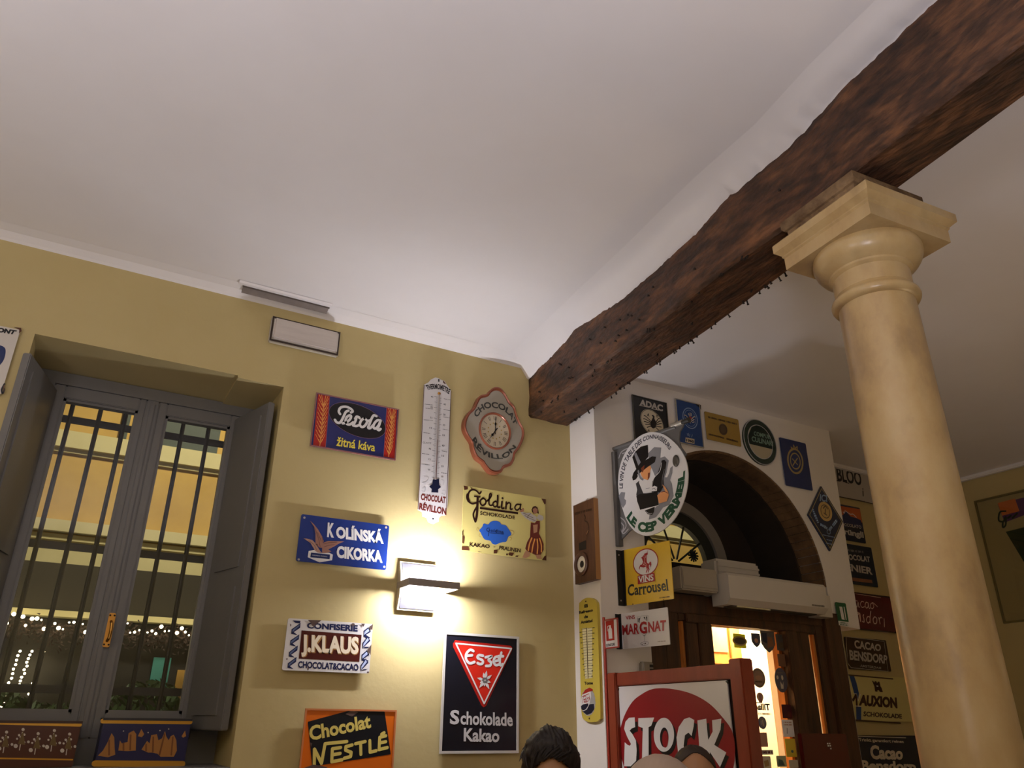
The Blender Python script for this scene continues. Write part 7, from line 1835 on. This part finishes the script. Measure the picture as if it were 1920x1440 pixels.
    bm=bmesh.new(); tube(bm,[(-.024,.083,hz-.060),(-.010,.0925,hz-.057),(0,.0935,hz-.0585),(.010,.0925,hz-.057),(.024,.083,hz-.060)],[.002,.0045,.0045,.0045,.002],8); tube(bm,[(-.020,.084,hz-.063),(0,.0925,hz-.067),(.020,.084,hz-.063)],[.002,.0055,.002],8); build('lips',bm,mat('lips','#8a5248',.5),t,smooth=True)
    # hair: offset shell over the skull, cut at the hairline, with combed relief
    vol,front,sides,back,mess=hair
    bm=bmesh.new(); rr=bmesh.ops.create_uvsphere(bm,u_segments=160,v_segments=110,radius=1)
    hc_=Vector((0,-.012,hz+.018)); kill=[]
    for v in bm.verts:
        d=v.co.copy(); az=math.atan2(d.x,d.y)
        fr_=max(0,math.cos(az)); bk=max(0,-math.cos(az)); sd=abs(math.sin(az))
        line=front*fr_**1.5+back*bk+sides*sd*(1-max(fr_,bk)*.5)
        n1=noise.noise(Vector((d.x*14+3*d.y,d.y*3,d.z*4)))*mess+noise.noise(Vector((d.x*4,d.y*4,d.z*4+9)))*mess*1.3
        k=max(0,min(1,((d.z*.09)-line)/.03))
        th=vol*(.35+.65*k)*(1+.25*max(d.z,0))+n1*(.3+.7*k)
        v.co=hc_+Vector((d.x*(.073+th),d.y*(.092+th),d.z*(.090+th*(1.4 if d.z>0 and vol>.012 else 1))))
        if d.z*.09<line+noise.noise(Vector((d.x*22,d.y*22,5)))*(.004 if vol>.012 else 0): kill.append(v)
    bmesh.ops.delete(bm,geom=kill,context='VERTS')
    h=build('hair',bm,mat('hair_'+hairhex[1:],hairhex,.6,spec=.3,bump=.5,bscale=160,stretch=(6,1.2,1.2)),t,smooth=True)
    sm=h.modifiers.new('thick','SOLIDIFY'); sm.thickness=.006; sm.offset=-1
    if vol>.012:
        bm=bmesh.new(); rn=random.Random(5)
        for k in range(150):
            az=rn.uniform(-2.6,2.6); el=rn.uniform(.35,1.35); d=Vector((math.sin(az)*math.cos(el),math.cos(az)*math.cos(el),math.sin(el)))
            p=hc_+Vector((d.x*(.073+vol),d.y*(.092+vol),d.z*(.090+vol))); tg=Vector((0.5,.6,-.2)); tg=(tg-d*tg.dot(d)).normalized()
            tube(bm,[p-d*.004,p+tg*.014+d*.004,p+tg*.032+d*.001,p+tg*.05-d*.006],[.0028,.0028,.002,.0006],5)
        build('hair_locks',bm,_M['hair_'+hairhex[1:]],t,smooth=True)
    if glasses:
        bm=bmesh.new()
        for sx in (-1,1):
            c=Vector((sx*.033,.108,hz-.004)); tube(bm,[c+Vector((.024*math.cos(a),0,.017*math.sin(a))) for a in [k*PI/10 for k in range(21)]],.0017,6)
            tube(bm,[(sx*.057,.108,hz+.004),(sx*.078,.06,hz+.004),(sx*.084,-.01,hz+.0)],.0017,6)
        tube(bm,[(-.010,.109,hz),(0,.112,hz+.004),(.010,.109,hz)],.0017,6)
        build('glasses',bm,mat('glasses_dark','#1a1616',.3),t)
    # stool
    s=thing('wooden_stool','plain dark wooden stool under the '+label.split(' with ')[0],'stool',(x,y,0),face)
    bm=bmesh.new(); lathe(bm,[(.15,.400),(.165,.405),(.168,.422),(.16,.429)],40,c=(0,-.05)); build('seat',bm,M_DOORWOOD,s,smooth=True)
    for k in range(4):
        a=PI/4+k*PI/2; bm=bmesh.new(); tube(bm,[(.10*math.cos(a),-.05+.10*math.sin(a),.405),(.15*math.cos(a),-.05+.15*math.sin(a),0)],[.018,.014],10); build('leg',bm,M_DOORWOOD,s,smooth=True)
    return t
toward=lambda x,y,tx,ty: math.atan2(ty-y,tx-x)-PI/2
person('dark-haired person with glasses sitting in front of the white pilaster',1.445,2.320,1.272,toward(1.445,2.32,.15,0),'#b98a68','#1c1210','#2e3440',(.022,.030,-.030,-.05,.0042),True)
person('balding person with grey stubble sitting before the red ellipse panel',1.092,1.356,1.256,toward(1.092,1.356,-.6,.9),'#c09a80','#a59080','#4a4a50',(.0022,.052,-.010,-.04,.0006))
person('short-haired person with high forehead sitting right of the balding person',2.015,2.29,1.246,toward(2.015,2.29,.6,.1),'#b0825f','#33251c','#3a3040',(.006,.072,.010,-.03,.0012))
scene.cycles.use_denoising=True
scene.cycles.max_bounces=10; scene.cycles.diffuse_bounces=6; scene.cycles.glossy_bounces=4; scene.cycles.transparent_max_bounces=12
scene.cycles.sample_clamp_indirect=4; scene.cycles.use_light_tree=True
